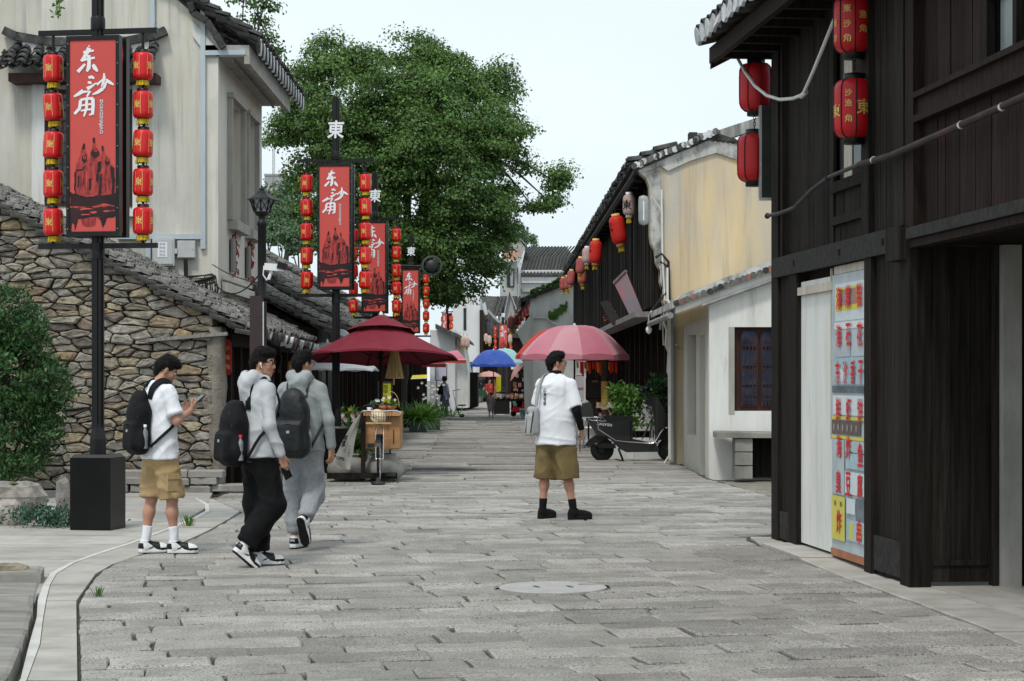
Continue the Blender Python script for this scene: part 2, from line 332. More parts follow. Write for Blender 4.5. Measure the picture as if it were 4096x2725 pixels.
mat('wood_cart', (.40, .20, .085), (.50, .27, .125), .5, 2.5, st=(1, 8, 8), bump=.1, isl=.1, spec=.4)
mat('wood_red', (.030, .0115, .0095), (.058, .022, .018), .6, 4, st=(6, 6, .6), bump=.2)
mat('bamboo', (.45, .28, .11), (.60, .41, .19), .6, 20, isl=.25)
mat('bamboo_pale', (.62, .50, .33), (.72, .60, .42), .6, 14, isl=.1)
mat('metal_black', (.006, .0061, .0066), (.010, .0101, .0106), .42, 10, spec=.3)
mat('metal_box', (.0055, .0056, .006), (.0095, .0096, .01), .3, 2, spec=.16, stain=((.06, .058, .05), 2, (3, 3, .3), .66, .3))
mat('post_umber', (.032, .022, .020), (.040, .028, .026), .5, 5, spec=.4)
mat('chrome', (.70, .70, .70), (.78, .78, .78), .18, 10, metal=1.)
mat('steel', (.42, .43, .44), (.52, .53, .54), .45, 10, metal=.6)
mat('aluminium', (.30, .36, .40), (.36, .42, .46), .5, 6, spec=.4, isl=.06)
mat('conduit', (.42, .49, .53), (.49, .56, .60), .5, 3, st=(1, 1, .4), spec=.4)
mat('pipe_grey', (.20, .205, .205), (.31, .315, .31), .55, 6, st=(1, 1, .3))
mat('pipe_dark', (.028, .029, .029), (.055, .056, .055), .6, 6)
mat('pipe_rust', (.028, .024, .023), (.07, .038, .030), .7, 5, bump=.2, stain=((.14, .13, .125), 8, (1, 1, 1), .64, .5))
mat('pipe_white', (.60, .59, .56), (.70, .69, .66), .5, 8, stain=((.38, .33, .26), 6, (1, 1, 1), .58, .6))
mat('box_grey', (.46, .475, .48), (.53, .545, .55), .5, 3, stain=((.30, .30, .29), 4, (3, 3, .5), .6, .5))
mat('plastic_white', (.74, .75, .76), (.79, .80, .81), .4, 4)
mat('plastic_black', (.007, .007, .008), (.012, .012, .013), .35, 10, spec=.3)
mat('rubber', (.009, .009, .009), (.016, .016, .016), .75, 20, bump=.2, spec=.15)
mat('glass_dark', (.012, .014, .017), (.03, .034, .04), .08, 3, spec=.6)
mat('glass_blue', (.022, .033, .06), (.05, .068, .11), .1, 5, spec=.6)
mat('glass_frost', (.26, .28, .29), (.36, .38, .39), .3, 5)
mat('glass_sky', (.20, .24, .25), (.30, .35, .36), .12, 2, spec=.6)
mat('cable', (.012, .012, .012), None, .6)
mat('cable_green', (.012, .06, .03), None, .6)
mat('lantern_red', (.66, .009, .013), (.72, .014, .018), .38, 4, spec=.4, trans=.12, coat=.15)
mat('lantern_deep', (.52, .007, .013), (.60, .011, .018), .42, 4, spec=.4, trans=.10)
mat('lantern_scarlet', (.72, .03, .022), (.78, .045, .032), .5, 4, trans=.25)
mat('lantern_faded', (.46, .085, .085), (.54, .14, .13), .7, 5, trans=.25, stain=((.58, .28, .26), 3, (1, 1, .5), .5, .5))
mat('lantern_pale', (.60, .40, .38), (.68, .48, .46), .7, 5, trans=.25, stain=((.72, .60, .57), 3, (1, 1, .5), .5, .6))
mat('gold', (.72, .44, .10), (.80, .55, .18), .45, 8, spec=.5)
mat('fringe', (.48, .32, .010), (.58, .41, .02), .7, 30, isl=.3)
mat('banner_red', (.56, .072, .062), (.60, .088, .075), .45, 1.2, spec=.35)
mat('banner_ink', (.016, .010, .012), (.045, .014, .016), .5, 8)
mat('banner_wash', (.17, .022, .024), (.50, .062, .055), .5, 10, st=(3, 3, .8))
mat('paint_white', (.80, .82, .86), None, .5)
mat('leaf', (.056, .122, .026), (.125, .225, .052), .55, .45, isl=.45, hue=.03, spec=.4, trans=.28)
mat('leaf_young', (.13, .22, .035), (.19, .29, .06), .55, 2, isl=.3, trans=.35)
mat('leaf_shrub', (.034, .095, .028), (.068, .150, .042), .45, 2, isl=.5, hue=.03, spec=.45, trans=.22)
mat('leaf_fern', (.075, .18, .028), (.14, .28, .055), .5, 3, isl=.35, hue=.02, trans=.3)
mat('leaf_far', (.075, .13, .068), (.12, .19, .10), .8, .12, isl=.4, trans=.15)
mat('leaf_blue', (.030, .085, .052), (.05, .12, .07), .6, 2, isl=.4, trans=.2)
mat('moss', (.05, .075, .018), (.10, .13, .035), .95, 3, isl=.35, bump=.5)
mat('bark', (.035, .028, .022), (.07, .058, .046), .95, 6, st=(1, 1, .3), bump=.7, bs=10)
mat('petal_white', (.76, .74, .68), (.82, .80, .76), .6, 9, isl=.1)
mat('petal_pink', (.62, .22, .26), (.74, .42, .42), .6, 9, isl=.2)
mat('petal_yellow', (.68, .50, .03), None, .6)
mat('terracotta', (.33, .13, .07), (.42, .18, .10), .85, 6)
mat('planter_slate', (.075, .098, .115), (.11, .135, .155), .6, 3, isl=.12)
mat('planter_white', (.55, .57, .58), (.64, .66, .67), .6, 4, stain=((.35, .35, .34), 4, (1, 1, 1), .55, .5))
mat('clay_grey', (.25, .25, .235), (.36, .355, .335), .85, 3, bump=.2, stain=((.14, .15, .09), 2, (1, 1, .6), .52, .7))
mat('canvas_maroon', (.17, .020, .034), (.205, .027, .043), .8, 3, bump=.1, bs=60, spec=.15)
mat('canvas_white', (.74, .75, .77), (.80, .81, .82), .7, 3, trans=.3)
mat('canvas_pink', (.68, .20, .28), (.74, .29, .36), .55, .9, trans=.3, spec=.4)
mat('canvas_pink_pale', (.76, .34, .41), (.80, .45, .51), .55, .7, trans=.3, spec=.4)
mat('canvas_red', (.66, .055, .045), (.72, .10, .08), .55, 1, trans=.3)
mat('canvas_blue', (.035, .09, .42), (.055, .13, .50), .5, 2, trans=.25)
mat('canvas_teal', (.28, .55, .55), (.36, .64, .63), .5, 2, trans=.25)
mat('canvas_peach', (.74, .36, .31), (.80, .46, .40), .6, 2, trans=.3)
mat('canvas_black', (.011, .011, .013), (.017, .017, .02), .6, 5)
mat('canvas_yellow', (.55, .46, .01), (.60, .52, .02), .7, 3)
mat('cloth_grey_sign', (.30, .295, .275), (.37, .36, .34), .9, 5, bump=.2, bs=60)
mat('sign_red', (.36, .010, .010), (.42, .016, .014), .5, 4)
mat('sign_yellow', (.42, .44, .015), (.47, .49, .03), .5, 2)
mat('sign_lilac', (.55, .56, .68), (.60, .61, .72), .4, 2)
mat('sign_dark', (.022, .023, .022), (.035, .036, .034), .6, 4)
mat('ink_black', (.014, .014, .015), None, .7)
mat('ink_red', (.62, .012, .02), (.68, .018, .028), .5, 5)
mat('ink_blue', (.10, .17, .30), None, .6)
mat('poster_grey', (.40, .46, .50), (.52, .58, .61), .45, 3)
mat('poster_slate', (.095, .12, .14), (.19, .22, .25), .45, 4, st=(1, 1, 2))
mat('poster_pale', (.60, .67, .71), (.68, .75, .78), .45, 4)
mat('poster_aqua', (.33, .48, .55), (.44, .58, .63), .45, 6)
mat('poster_yellow', (.62, .55, .07), (.68, .62, .15), .45, 4)
mat('poster_mauve', (.36, .20, .20), (.42, .26, .25), .45, 5)
mat('poster_brown', (.12, .085, .085), (.17, .125, .12), .45, 5)
mat('print_sunset', (.28, .24, .27), (.50, .17, .19), .55, 1.1, st=(1, 1, 1), lo=.42, hi=.58, stain=[((.14, .16, .34), 2.1, (1, 1, 1), .56, .7), ((.62, .58, .56), 9, (1, 1, .4), .64, .6)])
mat('skin', (.42, .215, .145), (.50, .275, .195), .55, 9, spec=.35, bump=.04, bs=90)
mat('skin_dark', (.30, .15, .10), (.36, .19, .13), .55, 9, spec=.35)
mat('lip', (.34, .11, .09), None, .5)
mat('hair', (.006, .0055, .0053), (.013, .0118, .011), .6, 60, st=(1, 1, .25), bump=.5, bs=95, bst=(1, 1, .3), spec=.12)
mat('eye_white', (.7, .68, .66), None, .3)
mat('tee_white', (.74, .765, .82), (.80, .82, .865), .85, 4, bump=.3, bs=14, spec=.12)
mat('hood_grey', (.45, .468, .50), (.52, .535, .56), .8, 5, bump=.3, bs=14, spec=.12)
mat('hood_sage', (.275, .305, .31), (.335, .36, .365), .8, 5, bump=.3, bs=14, spec=.12)
mat('jog_grey', (.27, .285, .31), (.33, .345, .37), .9, 40, bump=.3, bs=14, spec=.15)
mat('trouser_black', (.006, .0062, .0068), (.011, .0112, .012), .8, 6, bump=.3, bs=14, spec=.12)
mat('khaki', (.38, .265, .135), (.44, .315, .17), .9, 6, bump=.3, bs=14, spec=.15)
mat('olive', (.155, .112, .05), (.205, .15, .072), .9, 6, bump=.3, bs=14, spec=.15)
mat('knit_black', (.008, .008, .009), (.013, .013, .014), .85, 40, bump=.2, bs=80, spec=.12)
mat('pack_black', (.0075, .0078, .009), (.014, .0145, .016), .7, 8, bump=.25, bs=50, spec=.12)
mat('pack_sheen', (.008, .0095, .011), (.017, .0195, .022), .42, 6, bump=.4, bs=22, spec=.3)
mat('strap_slate', (.030, .036, .042), (.042, .049, .055), .8, 20, bump=.2, bs=80, spec=.12)
mat('sling_grey', (.34, .355, .355), (.41, .425, .425), .8, 8, bump=.15, bs=50)
mat('dress_blue', (.50, .57, .68), (.62, .68, .78), .9, 14)
mat('skirt_blue', (.12, .13, .22), (.17, .18, .28), .9, 8)
mat('cloth_dark', (.02, .02, .022), (.035, .034, .034), .9, 8)
mat('cloth_taupe', (.16, .14, .125), (.22, .195, .175), .9, 8)
mat('cloth_red', (.30, .03, .03), (.36, .05, .045), .9, 8)
mat('cloth_ochre', (.42, .25, .05), (.50, .32, .09), .9, 8)
mat('cloth_plum', (.20, .17, .19), (.28, .24, .26), .9, 14)
mat('scooter_black', (.007, .007, .0075), (.012, .012, .013), .22, 3, spec=.5, coat=.6)
mat('lamp_orange', (.72, .22, .01), None, .3)
mat('porcelain', (.70, .71, .72), (.78, .79, .80), .3, 6)
mat('water_bottle', (.16, .175, .185), (.26, .28, .29), .12, 12, spec=.6)
mat('cap_red', (.6, .012, .015), None, .4)
mat('goods_red', (.45, .04, .03), (.58, .10, .06), .6, 12, isl=.4, hue=.05)
mat('goods_mix', (.4, .4, .4), None, .6, 9, ramp=[(.5, .12, .08), (.6, .55, .5), (.25, .12, .06), (.6, .36, .1), (.15, .2, .3), (.66, .62, .58), (.42, .08, .12), (.2, .3, .16)])
# ------------------------------------------------------------------ ground, street, paving
gm = MB(); gm.add([(-900, -60, -.06), (900, -60, -.06), (900, 1600, -.06), (-900, 1600, -.06)], [(0, 1, 2, 3)])
gm.build('ground', 'earth', kind='structure')
def xl(y):                                                  # left edge of the paving (the curved gutter, then the shop fronts)
    P = [(5, -1.2), (9.69, -2.15), (13.2, -2.94), (15.03, -3.2), (16.3, -3.24), (17.2, -3.02), (19.5, -3.0), (22., -3.05), (24.5, -3.75), (130, -4.2)]
    return float(np.interp(y, [p[0] for p in P], [p[1] for p in P]))
def xr(y):
    P = [(5, 4.4), (9, 3.1), (11.9, 2.82), (14.5, 2.55), (18.4, 2.16), (18.9, 2.6), (22, 3.6), (29, 2.95), (34.3, 2.95), (34.6, 3.4), (46, 2.9), (60, 2.35), (71, 1.9), (72, .75), (130, .1)]
    return float(np.interp(y, [p[0] for p in P], [p[1] for p in P]))
ROAD = MB()
ys = [4, 9.5, 13, 15, 16.3, 17.2, 19.5, 22, 24.5, 30, 34, 36, 46, 60, 71, 73, 100, 135]
ROAD.add([(xl(y) - .05, y, -.022) for y in ys] + [(xr(y) + .05, y, -.022) for y in ys], [(i, len(ys) + i, len(ys) + i + 1, i + 1) for i in range(len(ys) - 1)])
road = ROAD.build('road', 'mortar', kind='structure')
def slab(poly, top, th=.05, rnd=.007, wob=.006, seg=.16):   # a worn stone: jittered outline, broken arrises, slightly cupped top
    pts = []
    n = len(poly)
    for i in range(n):
        a, b = poly[i], poly[(i + 1) % n]; L = math.dist(a, b); k = max(1, int(L / seg))
        for j in range(k):
            t = j / k; w = random.gauss(0, wob) if j else 0; nx, ny = (b[1] - a[1]) / max(L, 1e-6), -(b[0] - a[0]) / max(L, 1e-6)
            pts.append((a[0] + (b[0] - a[0]) * t + nx * w, a[1] + (b[1] - a[1]) * t + ny * w))
    cx = sum(p[0] for p in pts) / len(pts); cy = sum(p[1] for p in pts) / len(pts); N = len(pts); tx, ty = random.gauss(0, .007), random.gauss(0, .009)
    ins = rnd * 2.2; z = lambda p: top + (p[0] - cx) * tx + (p[1] - cy) * ty
    V = [(p[0], p[1], top - th) for p in pts]; V += [(p[0], p[1], z(p) - rnd * random.uniform(.7, 1.8)) for p in pts]
    for p in pts:
        L = max(math.hypot(p[0] - cx, p[1] - cy), .01); k = 1 - ins * random.uniform(.6, 1.6) / L; q = (cx + (p[0] - cx) * k, cy + (p[1] - cy) * k); V.append((q[0], q[1], z(q) + random.gauss(0, .0012)))
    F = [(i, (i + 1) % N, N + (i + 1) % N, N + i) for i in range(N)] + [(N + i, N + (i + 1) % N, 2 * N + (i + 1) % N, 2 * N + i) for i in range(N)] + [tuple(range(2 * N, 3 * N))]
    return V, F
MANH = [gnd(553, 587.5) + (.39,), gnd(494, 511) + (.42,)]
stones = []
th = R(10.5); ct, st_ = math.cos(th), math.sin(th)
def w2l(x, y): return (x * ct + y * st_, -x * st_ + y * ct)   # along the course, across the courses
def l2w(a, b): return (a * ct - b * st_, a * st_ + b * ct)
random.seed(11)
b = 4.0
while b < 31.0:
    dpt = random.choice([.29, .32, .35, .38, .42]); a0, a1 = None, None
    # ends of the course where it meets the street's edges
    A = np.linspace(-6, 14, 800); ok = [i for i, a in enumerate(A) for (x, y) in [l2w(a, b + dpt / 2)] if 5 < y < 27.6 + .0 * x and xl(y) < x < xr(y)]
    if ok:
        runs = []; s0 = ok[0]
        for i, j in zip(ok, ok[1:] + [None]):
            if j is None or j != i + 1: runs.append((A[s0], A[i])); s0 = j
        for lo_, hi_ in runs:
            a = lo_; first = True
            while a < hi_ - .05:
                L = random.choice([.36, .42, .5, .58, .68, .85]) * random.uniform(.92, 1.1) * (random.uniform(.4, 1) if first else 1); first = False
                e = a + L
                if hi_ - e < .22: e = hi_
                g = random.uniform(.003, .011); g2 = random.uniform(.002, .008); j = lambda: random.gauss(0, .009)
                P = [(a + g2 + j(), b + g + j()), (e - g2 + j(), b + g + j()), (e - g2 + j(), b + dpt - g + j()), (a + g2 + j(), b + dpt - g + j())]
                Pw = [l2w(*p) for p in P]
                if lo_ == a or e == hi_:                     # trim the end stone to the edge line
                    Pw = [((xl(y) + .01 if (lo_ == a and i_ in (0, 3) and abs(x - xl(y)) < .5) else xr(y) - .01 if (e == hi_ and i_ in (1, 2) and abs(x - xr(y)) < .5) else min(max(x, xl(y) + .01), xr(y) - .01)), y) for i_, (x, y) in enumerate(Pw)]
                cxy = (sum(p[0] for p in Pw) / 4, sum(p[1] for p in Pw) / 4)
                if all(math.dist(cxy, m[:2]) > m[2] * .35 for m in MANH) and abs(Pw[0][0] - Pw[1][0]) > .1: stones.append((cxy, Pw, random.gauss(0, .0035)))
                a = e
    b += dpt
y = 27.4                                                     # the street proper: longer slabs square to it, in three bands
while y < 128:
    dpt = random.uniform(.34, .55) if y < 60 else random.uniform(.6, 1.1); x0, x1 = xl(y), xr(y); c1 = x0 + (x1 - x0) * .30 + random.gauss(0, .05); c2 = x0 + (x1 - x0) * .66 + random.gauss(0, .05)
    cuts = [x0]
    for lo_, hi_ in ((x0, c1), (c1, c2), (c2, x1)):
        if random.random() < .55: cuts.append(lo_ + (hi_ - lo_) * random.uniform(.35, .65))
        cuts.append(hi_)
    for a, e in zip(cuts, cuts[1:]):
        g = random.uniform(.004, .012); j = lambda: random.gauss(0, .008)
        Pw = [(a + g, y + g + j()), (e - g, y + g + j()), (e - g, y + dpt - g + j()), (a + g, y + dpt - g + j())]
        cxy = ((a + e) / 2, y + dpt / 2)
        near = w2l(*cxy)
        if cxy[1] > 27.6 or near[1] > 31: stones.append((cxy, Pw, random.gauss(0, .007)))
    y += dpt
def px(c): return CU + FPX * c[0] / c[1], VH + FPX * CAMH / c[1]
vis = []
for s_ in stones:
    u, v = px(s_[0]); vis.append(0 if (u < -30 or u > 1054 or v > 700) else 1 / s_[0][1] ** 2 * abs(s_[1][1][0] - s_[1][0][0]))
order = sorted(range(len(stones)), key=lambda i: -vis[i]); RM = MB()
for k, i in enumerate(order):
    c, Pw, dz = stones[i]
    for mx_, my_, mr_ in MANH:                                  # stones cut round the covers
        if math.dist(c, (mx_, my_)) < mr_ + .75:
            D = []
            for i_ in range(len(Pw)):
                a_, b_ = Pw[i_], Pw[(i_ + 1) % len(Pw)]; m_ = max(1, int(math.dist(a_, b_) / .045)); D += [(a_[0] + (b_[0] - a_[0]) * j_ / m_, a_[1] + (b_[1] - a_[1]) * j_ / m_) for j_ in range(m_)]
            Pw = [p if math.dist(p, (mx_, my_)) > mr_ + .03 else (mx_ + (p[0] - mx_) * (mr_ + .03) / max(math.dist(p, (mx_, my_)), 1e-3), my_ + (p[1] - my_) * (mr_ + .03) / max(math.dist(p, (mx_, my_)), 1e-3)) for p in D]
    V, F = slab(Pw, dz, seg=.15 if k < 300 else .6)
    if k < 290 and vis[i] > 0: MB().add(V, F).build('paving_stone', 'granite', road)
    else: RM.add(V, F)
RM.build('paving_stones', 'granite', road, kind='stuff')
for i, (mx_, my_, mr_) in enumerate(MANH):
    t = thing('manhole_cover', ['round pale concrete manhole cover in the foreground paving with two lifting slots', 'low round manhole cover seen edge on behind the first one, left of the shorts-wearing man'][i], 'manhole cover', (mx_, my_, 0), group='manhole covers in the paving')
    MB().lathe([(mr_, -.03), (mr_, .001), (mr_ * .985, .006), (0, .006)], n=40, sm=False).build('cover', ['manhole', 'granite'][i], t)
    MB().lathe([(mr_ + .03, -.03), (mr_ + .03, -.012), (mr_ + .008, -.012), (mr_ + .008, -.03)], n=40, sm=False, cap=False).build('rim', 'mortar', t)
    for sx in (-.12, .12): MB().box((sx, 0, .007), (.025, .10, .004), R(20)).build('slot', 'sign_dark', t)
# gutter strip, white edge, old pavement on the left
def strip(Pa, Pb, z, name, mt, parent=None, th=.05, **kw):
    n = len(Pa); V = [(x, y, z) for x, y in Pa] + [(x, y, z) for x, y in Pb] + [(x, y, z - th) for x, y in Pa] + [(x, y, z - th) for x, y in Pb]
    F = [(i, i + 1, n + i + 1, n + i) for i in range(n - 1)] + [(2 * n + i, 2 * n + i + 1, i + 1, i) for i in range(n - 1)] + [(n + i, n + i + 1, 3 * n + i + 1, 3 * n + i) for i in range(n - 1)] + [(0, n, 3 * n, 2 * n), (n - 1, 2 * n - 1, 4 * n - 1, 3 * n - 1)]
    return MB().add(V, F).build(name, mt, parent, **kw)
GY = [5, 8, 9.7, 11, 12.2, 13.2, 14.2, 15.0, 15.7, 16.6, 17.8, 18.7, 19.7, 20.9, 22.1, 23.3, 24.5]
inner = [(xl(y) - .01, y) for y in GY]
outer = [(-1.62, 5), (-2.18, 8), (-2.41, 9.7), (-2.66, 11), (-2.93, 12.2), (-3.15, 13.2), (-3.36, 14.2), (-3.5, 15.0), (-3.56, 15.9), (-3.52, 16.8), (-3.45, 17.8), (-3.43, 18.7), (-3.41, 19.7), (-3.38, 20.9), (-3.42, 22.1), (-3.62, 23.3), (-3.95, 24.5)]
gut = link('gutter', None, kind='structure')
for i in range(len(inner) - 1):
    k = .012; mid = lambda A, i_, t: (A[i_][0] + (A[i_ + 1][0] - A[i_][0]) * t, A[i_][1] + (A[i_ + 1][1] - A[i_][1]) * t)
    strip([mid(outer, i, 0.), mid(outer, i, .99)], [mid(inner, i, 0.), mid(inner, i, .99)], random.uniform(-.004, .003), 'gutter_slab', 'concrete', gut)
edge_o = [(x - random.uniform(.035, .07), y + .02) for x, y in outer]
strip(edge_o, [(x - .004, y) for x, y in outer], .005, 'gutter_edge', 'pale_concrete', gut)
far_o = [(-9.5, y_) for x, y_ in outer]
pth = link('pavement', None, kind='structure')
bands = [(13.6, 15.0), (15.0, 16.2), (16.2, 17.3), (17.3, 18.6), (18.6, 20.4), (20.4, 22.6), (22.6, 26.1)]
def xo(y): return float(np.interp(y, [p[1] for p in edge_o], [p[0] for p in edge_o]))
for i, (y0, y1) in enumerate(bands):
    r0, r1 = xo(y0), xo(y1)
    V = [(-10, y0 + .01 + .35 - .0, .004), (r0 - .006, y0 + .01, .002), (r1 - .006, y1 - .008, .002), (-10, y1 - .008 + .35, .004)]
    V += [(x, y_, -.05) for x, y_, z in V]
    MB().add(V, [(0, 1, 2, 3), (4, 5, 1, 0), (5, 6, 2, 1), (6, 7, 3, 2), (7, 4, 0, 3)]).build('pavement_slab', 'concrete', pth)
pf = link('raised_pavement', None, kind='structure')        # stone steps at the lower left, a hand higher than the gutter
yy = 5.0
ROWS = []
while yy < 14.6: ROWS.append((yy, min(yy + random.uniform(.75, 1.15), 14.75))); yy = ROWS[-1][1]
for y0, y1 in ROWS:
    r0, r1 = xo(y0) - .025, xo(y1) - .025; V, F = slab([(-8, y0 + .012), (r0, y0 + .012), (r1, y1 - .012), (-8, y1 - .012)], .055 + random.gauss(0, .004), .12, .01, .008, .4)
    MB().add(V, F).build('step_slab', 'dark_slab', pf)
# right side margin stones by the timber shop and under the far wall
mg = link('shop_threshold', None, kind='structure')
ym = [5, 8.2, 10.2, 11.6, 13.0, 14.6, 16.2, 17.6, 18.5]
for y0, y1 in zip(ym, ym[1:]):
    V, F = slab([(xr(y0) + .012, y0 + .01), (xr(y0) + 3.4, y0 + .01), (xr(y1) + 3.4, y1 - .01), (xr(y1) + .012, y1 - .01)], .006 + random.gauss(0, .003), .06, .006, .004, .35)
    MB().add(V, F).build('threshold_slab', 'concrete', mg)
# ------------------------------------------------------------------ shared building pieces
def bw(mb, name, mats, parent, **kw):                       # the builder's vertices are world coordinates
    o = mb.build(name, mats, parent, **kw)
    if parent.parent is None: o.location = -Vector(parent.location)
    return o
_TM = {}
def tile_mesh(w, L, mt, up=True):
    key = (round(w, 3), round(L, 3), mt, up)
    if key not in _TM:
        n = 5; V = []; r = w / 2; t = .014
        for yy_, k in ((0, 1.0), (L, .86)):
            for rr in (r, r - t):
                for j in range(n):
                    a = math.pi * (.08 + .84 * j / (n - 1)); x, z = rr * math.cos(a) * k, rr * math.sin(a) * .95
                    V.append((x, yy_, z if up else r * .5 - z))
        F = []
        for j in range(n - 1): F += [(j + 1, j, 2 * n + j, 2 * n + j + 1), (n + j, n + j + 1, 3 * n + j + 1, 3 * n + j), (j, j + 1, n + j + 1, n + j)]
        F += [(0, n, 3 * n, 2 * n), (2 * n - 1, n - 1, 3 * n - 1, 4 * n - 1)]
        mb = MB().add(V, F); _TM[key] = (mb.mesh('roof_tile', mt), np.array(V), F)
    return _TM[key]
def roof_field(parent, O, E, U, nE, pitch, nD, expo, mt='tile', n_obj=150, name='roof_tile', ends=None, jit=1., wd=True, batch='roof_tiles'):
    """curved tiles in rows: E runs along the eave (row 0 nearest the camera), U climbs the slope"""
    O, E, U = Vector(O), Vector(E).normalized(), Vector(U).normalized(); N = E.cross(U).normalized()
    if N.z < 0: N = -N
    off = Vector(parent.location) if parent.parent is None else Vector((0, 0, 0)); tgt = parent
    items = []
    for i in range(nE):
        for j in range(nD):
            for up in (False, True):
                e = (i + (.5 if up else 0)) * pitch
                items.append((i, j, up, O + E * e + U * (j * expo) + N * (.0 if not up else pitch * .22)))
    items.sort(key=lambda q: (q[0] + q[1] * .02, not q[2])); bv, bf = [], []; k = 0
    for i, j, up, p in items:
        me, V, F = tile_mesh(pitch * (.82 if up else .9), expo * 1.75, mt, up)
        a = random.gauss(0, .05) * jit; tl = .22 + random.gauss(0, .06) * jit
        X = (E * math.cos(a) + U * math.sin(a)).normalized(); Y = (U * math.cos(tl) - N * math.sin(tl)); Y = (Y - X * Y.dot(X)).normalized(); Z = X.cross(Y)
        if Z.dot(N) < 0: X = -X; Z = -Z
        q = p + N * (expo * .25 + random.gauss(0, .006) * jit) + E * random.gauss(0, .006) * jit
        if k < n_obj:
            mtx = Matrix(((X.x, Y.x, Z.x, q.x - off.x), (X.y, Y.y, Z.y, q.y - off.y), (X.z, Y.z, Z.z, q.z - off.z), (0, 0, 0, 1))); link(name, me, tgt, mtx=mtx); k += 1
        else:
            A = np.array([X, Y, Z]); bf += [[len(bv) * len(V) + t_ for t_ in f] for f in F]; bv.append(V @ A + np.array(q))
    if bv: o = fast_mesh(batch, np.concatenate(bv), [f for f in bf], mt); o = link(batch, o, tgt, kind='stuff'); o.location = -off
    if ends:                                                # drip tiles along the eave, a pale face each
        for i in range(nE):
            p = O + E * ((i + .5) * pitch) + N * (pitch * .22); q = MB(); r = pitch * .40; pl = []
            for a in np.linspace(0, math.pi, 7): pl.append((r * math.cos(a), r * math.sin(a) * .8))
            pl += [(-r * .8, -r * .5), (0, -r * random.uniform(1., 1.7)), (r * .8, -r * .5)]
            dn = Vector((0, 0, 1)); ou = -(U - dn * U.dot(dn)).normalized(); a_ = random.gauss(0, .25)
            q.prism(pl, lambda a, b_, d: p + E * a + dn * (b_ + .02) + ou * (.02 + d) + E * 0 + ou * (b_ * math.sin(a_) * .4), .02)
            o = q.build('drip_tile', ends if not isinstance(ends, (list, tuple)) else random.choice(ends), tgt); o.location = -off
def clip_poly(P, nx, ny, d):                                # keep nx*x+ny*y <= d
    out = []
    for i in range(len(P)):
        a, b = P[i], P[(i + 1) % len(P)]; da, db = nx * a[0] + ny * a[1] - d, nx * b[0] + ny * b[1] - d
        if da <= 0: out.append(a)
        if (da < 0) != (db < 0) and abs(da - db) > 1e-12: t = da / (da - db); out.append((a[0] + (b[0] - a[0]) * t, a[1] + (b[1] - a[1]) * t))
    return out
def rubble(x0, x1, z0, z1, ncol, nrow, asp, halfs=(), seed=3, gap=.011):
    """irregular courses of stones as polygons (Voronoi cells of a shaken, stretched grid)"""
    rg = random.Random(seed); P = []
    hz = (z1 - z0) / nrow
    for r_ in range(nrow):
        k = ncol + rg.randint(-3, 3); sh = rg.random()
        for c_ in range(k + 1):
            if rg.random() < .13: continue
            P.append((x0 + (c_ + sh - .5 + rg.gauss(0, .27)) * (x1 - x0) / k, z0 + (r_ + .5 + rg.gauss(0, .20) + .25 * math.sin(c_ * .9 + r_)) * hz))
    A = np.array(P) * (1, asp); cells = []
    for i in range(len(P)):
        poly = [(x0, z0 * asp), (x1, z0 * asp), (x1, z1 * asp), (x0, z1 * asp)]
        d = ((A - A[i]) ** 2).sum(1)
        for j in np.argsort(d)[1:22]:
            nx, ny = A[j] - A[i]; m_ = (A[j] + A[i]) / 2; poly = clip_poly(poly, nx, ny, nx * m_[0] + ny * m_[1])
            if len(poly) < 3: break
        for (nx, nz_, dd) in halfs: poly = clip_poly(poly, nx, nz_ / asp, dd) if len(poly) >= 3 else poly
        if len(poly) < 3: continue
        poly = [(p[0], p[1] / asp) for p in poly]
        cx, cz = np.mean([p[0] for p in poly]), np.mean([p[1] for p in poly])
        q = []
        for k, p in enumerate(poly):                          # drop tiny edges, cut corners
            nx_ = poly[(k + 1) % len(poly)]
            if math.dist(p, nx_) < .02: continue
            q.append(p)
        if len(q) < 3: continue
        ar = abs(sum(q[k][0] * q[(k + 1) % len(q)][1] - q[(k + 1) % len(q)][0] * q[k][1] for k in range(len(q)))) / 2
        if ar < .003: continue
        cells.append((cx, cz, q))
    return cells
def stone_mesh(cell, depth, fn, rg, gap=.012):
    cx, cz, q = cell; pts = []
    for i in range(len(q)):
        a, b = q[i], q[(i + 1) % len(q)]; L = math.dist(a, b)
        pts.append((a[0] * .9 + (a[0] + b[0]) * .05, a[1] * .9 + (a[1] + b[1]) * .05)) if L < .08 else pts.extend([(a[0] + (b[0] - a[0]) * t, a[1] + (b[1] - a[1]) * t) for t in (.12, .5, .88)])
    def ring(k, inset):
        o = []
        for p in pts:
            L = max(math.hypot(p[0] - cx, p[1] - cz), .01); s_ = max(.3, 1 - (inset + rg.gauss(0, .004)) / L) * k; o.append((cx + (p[0] - cx) * s_, cz + (p[1] - cz) * s_))
        return o
    n = len(pts); V = [fn(a, b, 0) for a, b in ring(1, gap)] + [fn(a, b, depth * rg.uniform(.6, .8)) for a, b in ring(1, gap)] + [fn(a, b, depth + rg.gauss(0, .007)) for a, b in ring(1, gap + .012)]
    tx, tz = rg.gauss(0, .05), rg.gauss(0, .09); V += [fn(a, b, depth + .008 + (a - cx) * tx + (b - cz) * tz + rg.gauss(0, .006)) for a, b in ring(.86, .03)]
    F = []
    for r_ in range(3): F += [(r_ * n + i, r_ * n + (i + 1) % n, (r_ + 1) * n + (i + 1) % n, (r_ + 1) * n + i) for i in range(n)]
    F.append(tuple(range(3 * n, 4 * n)))
    return V, F

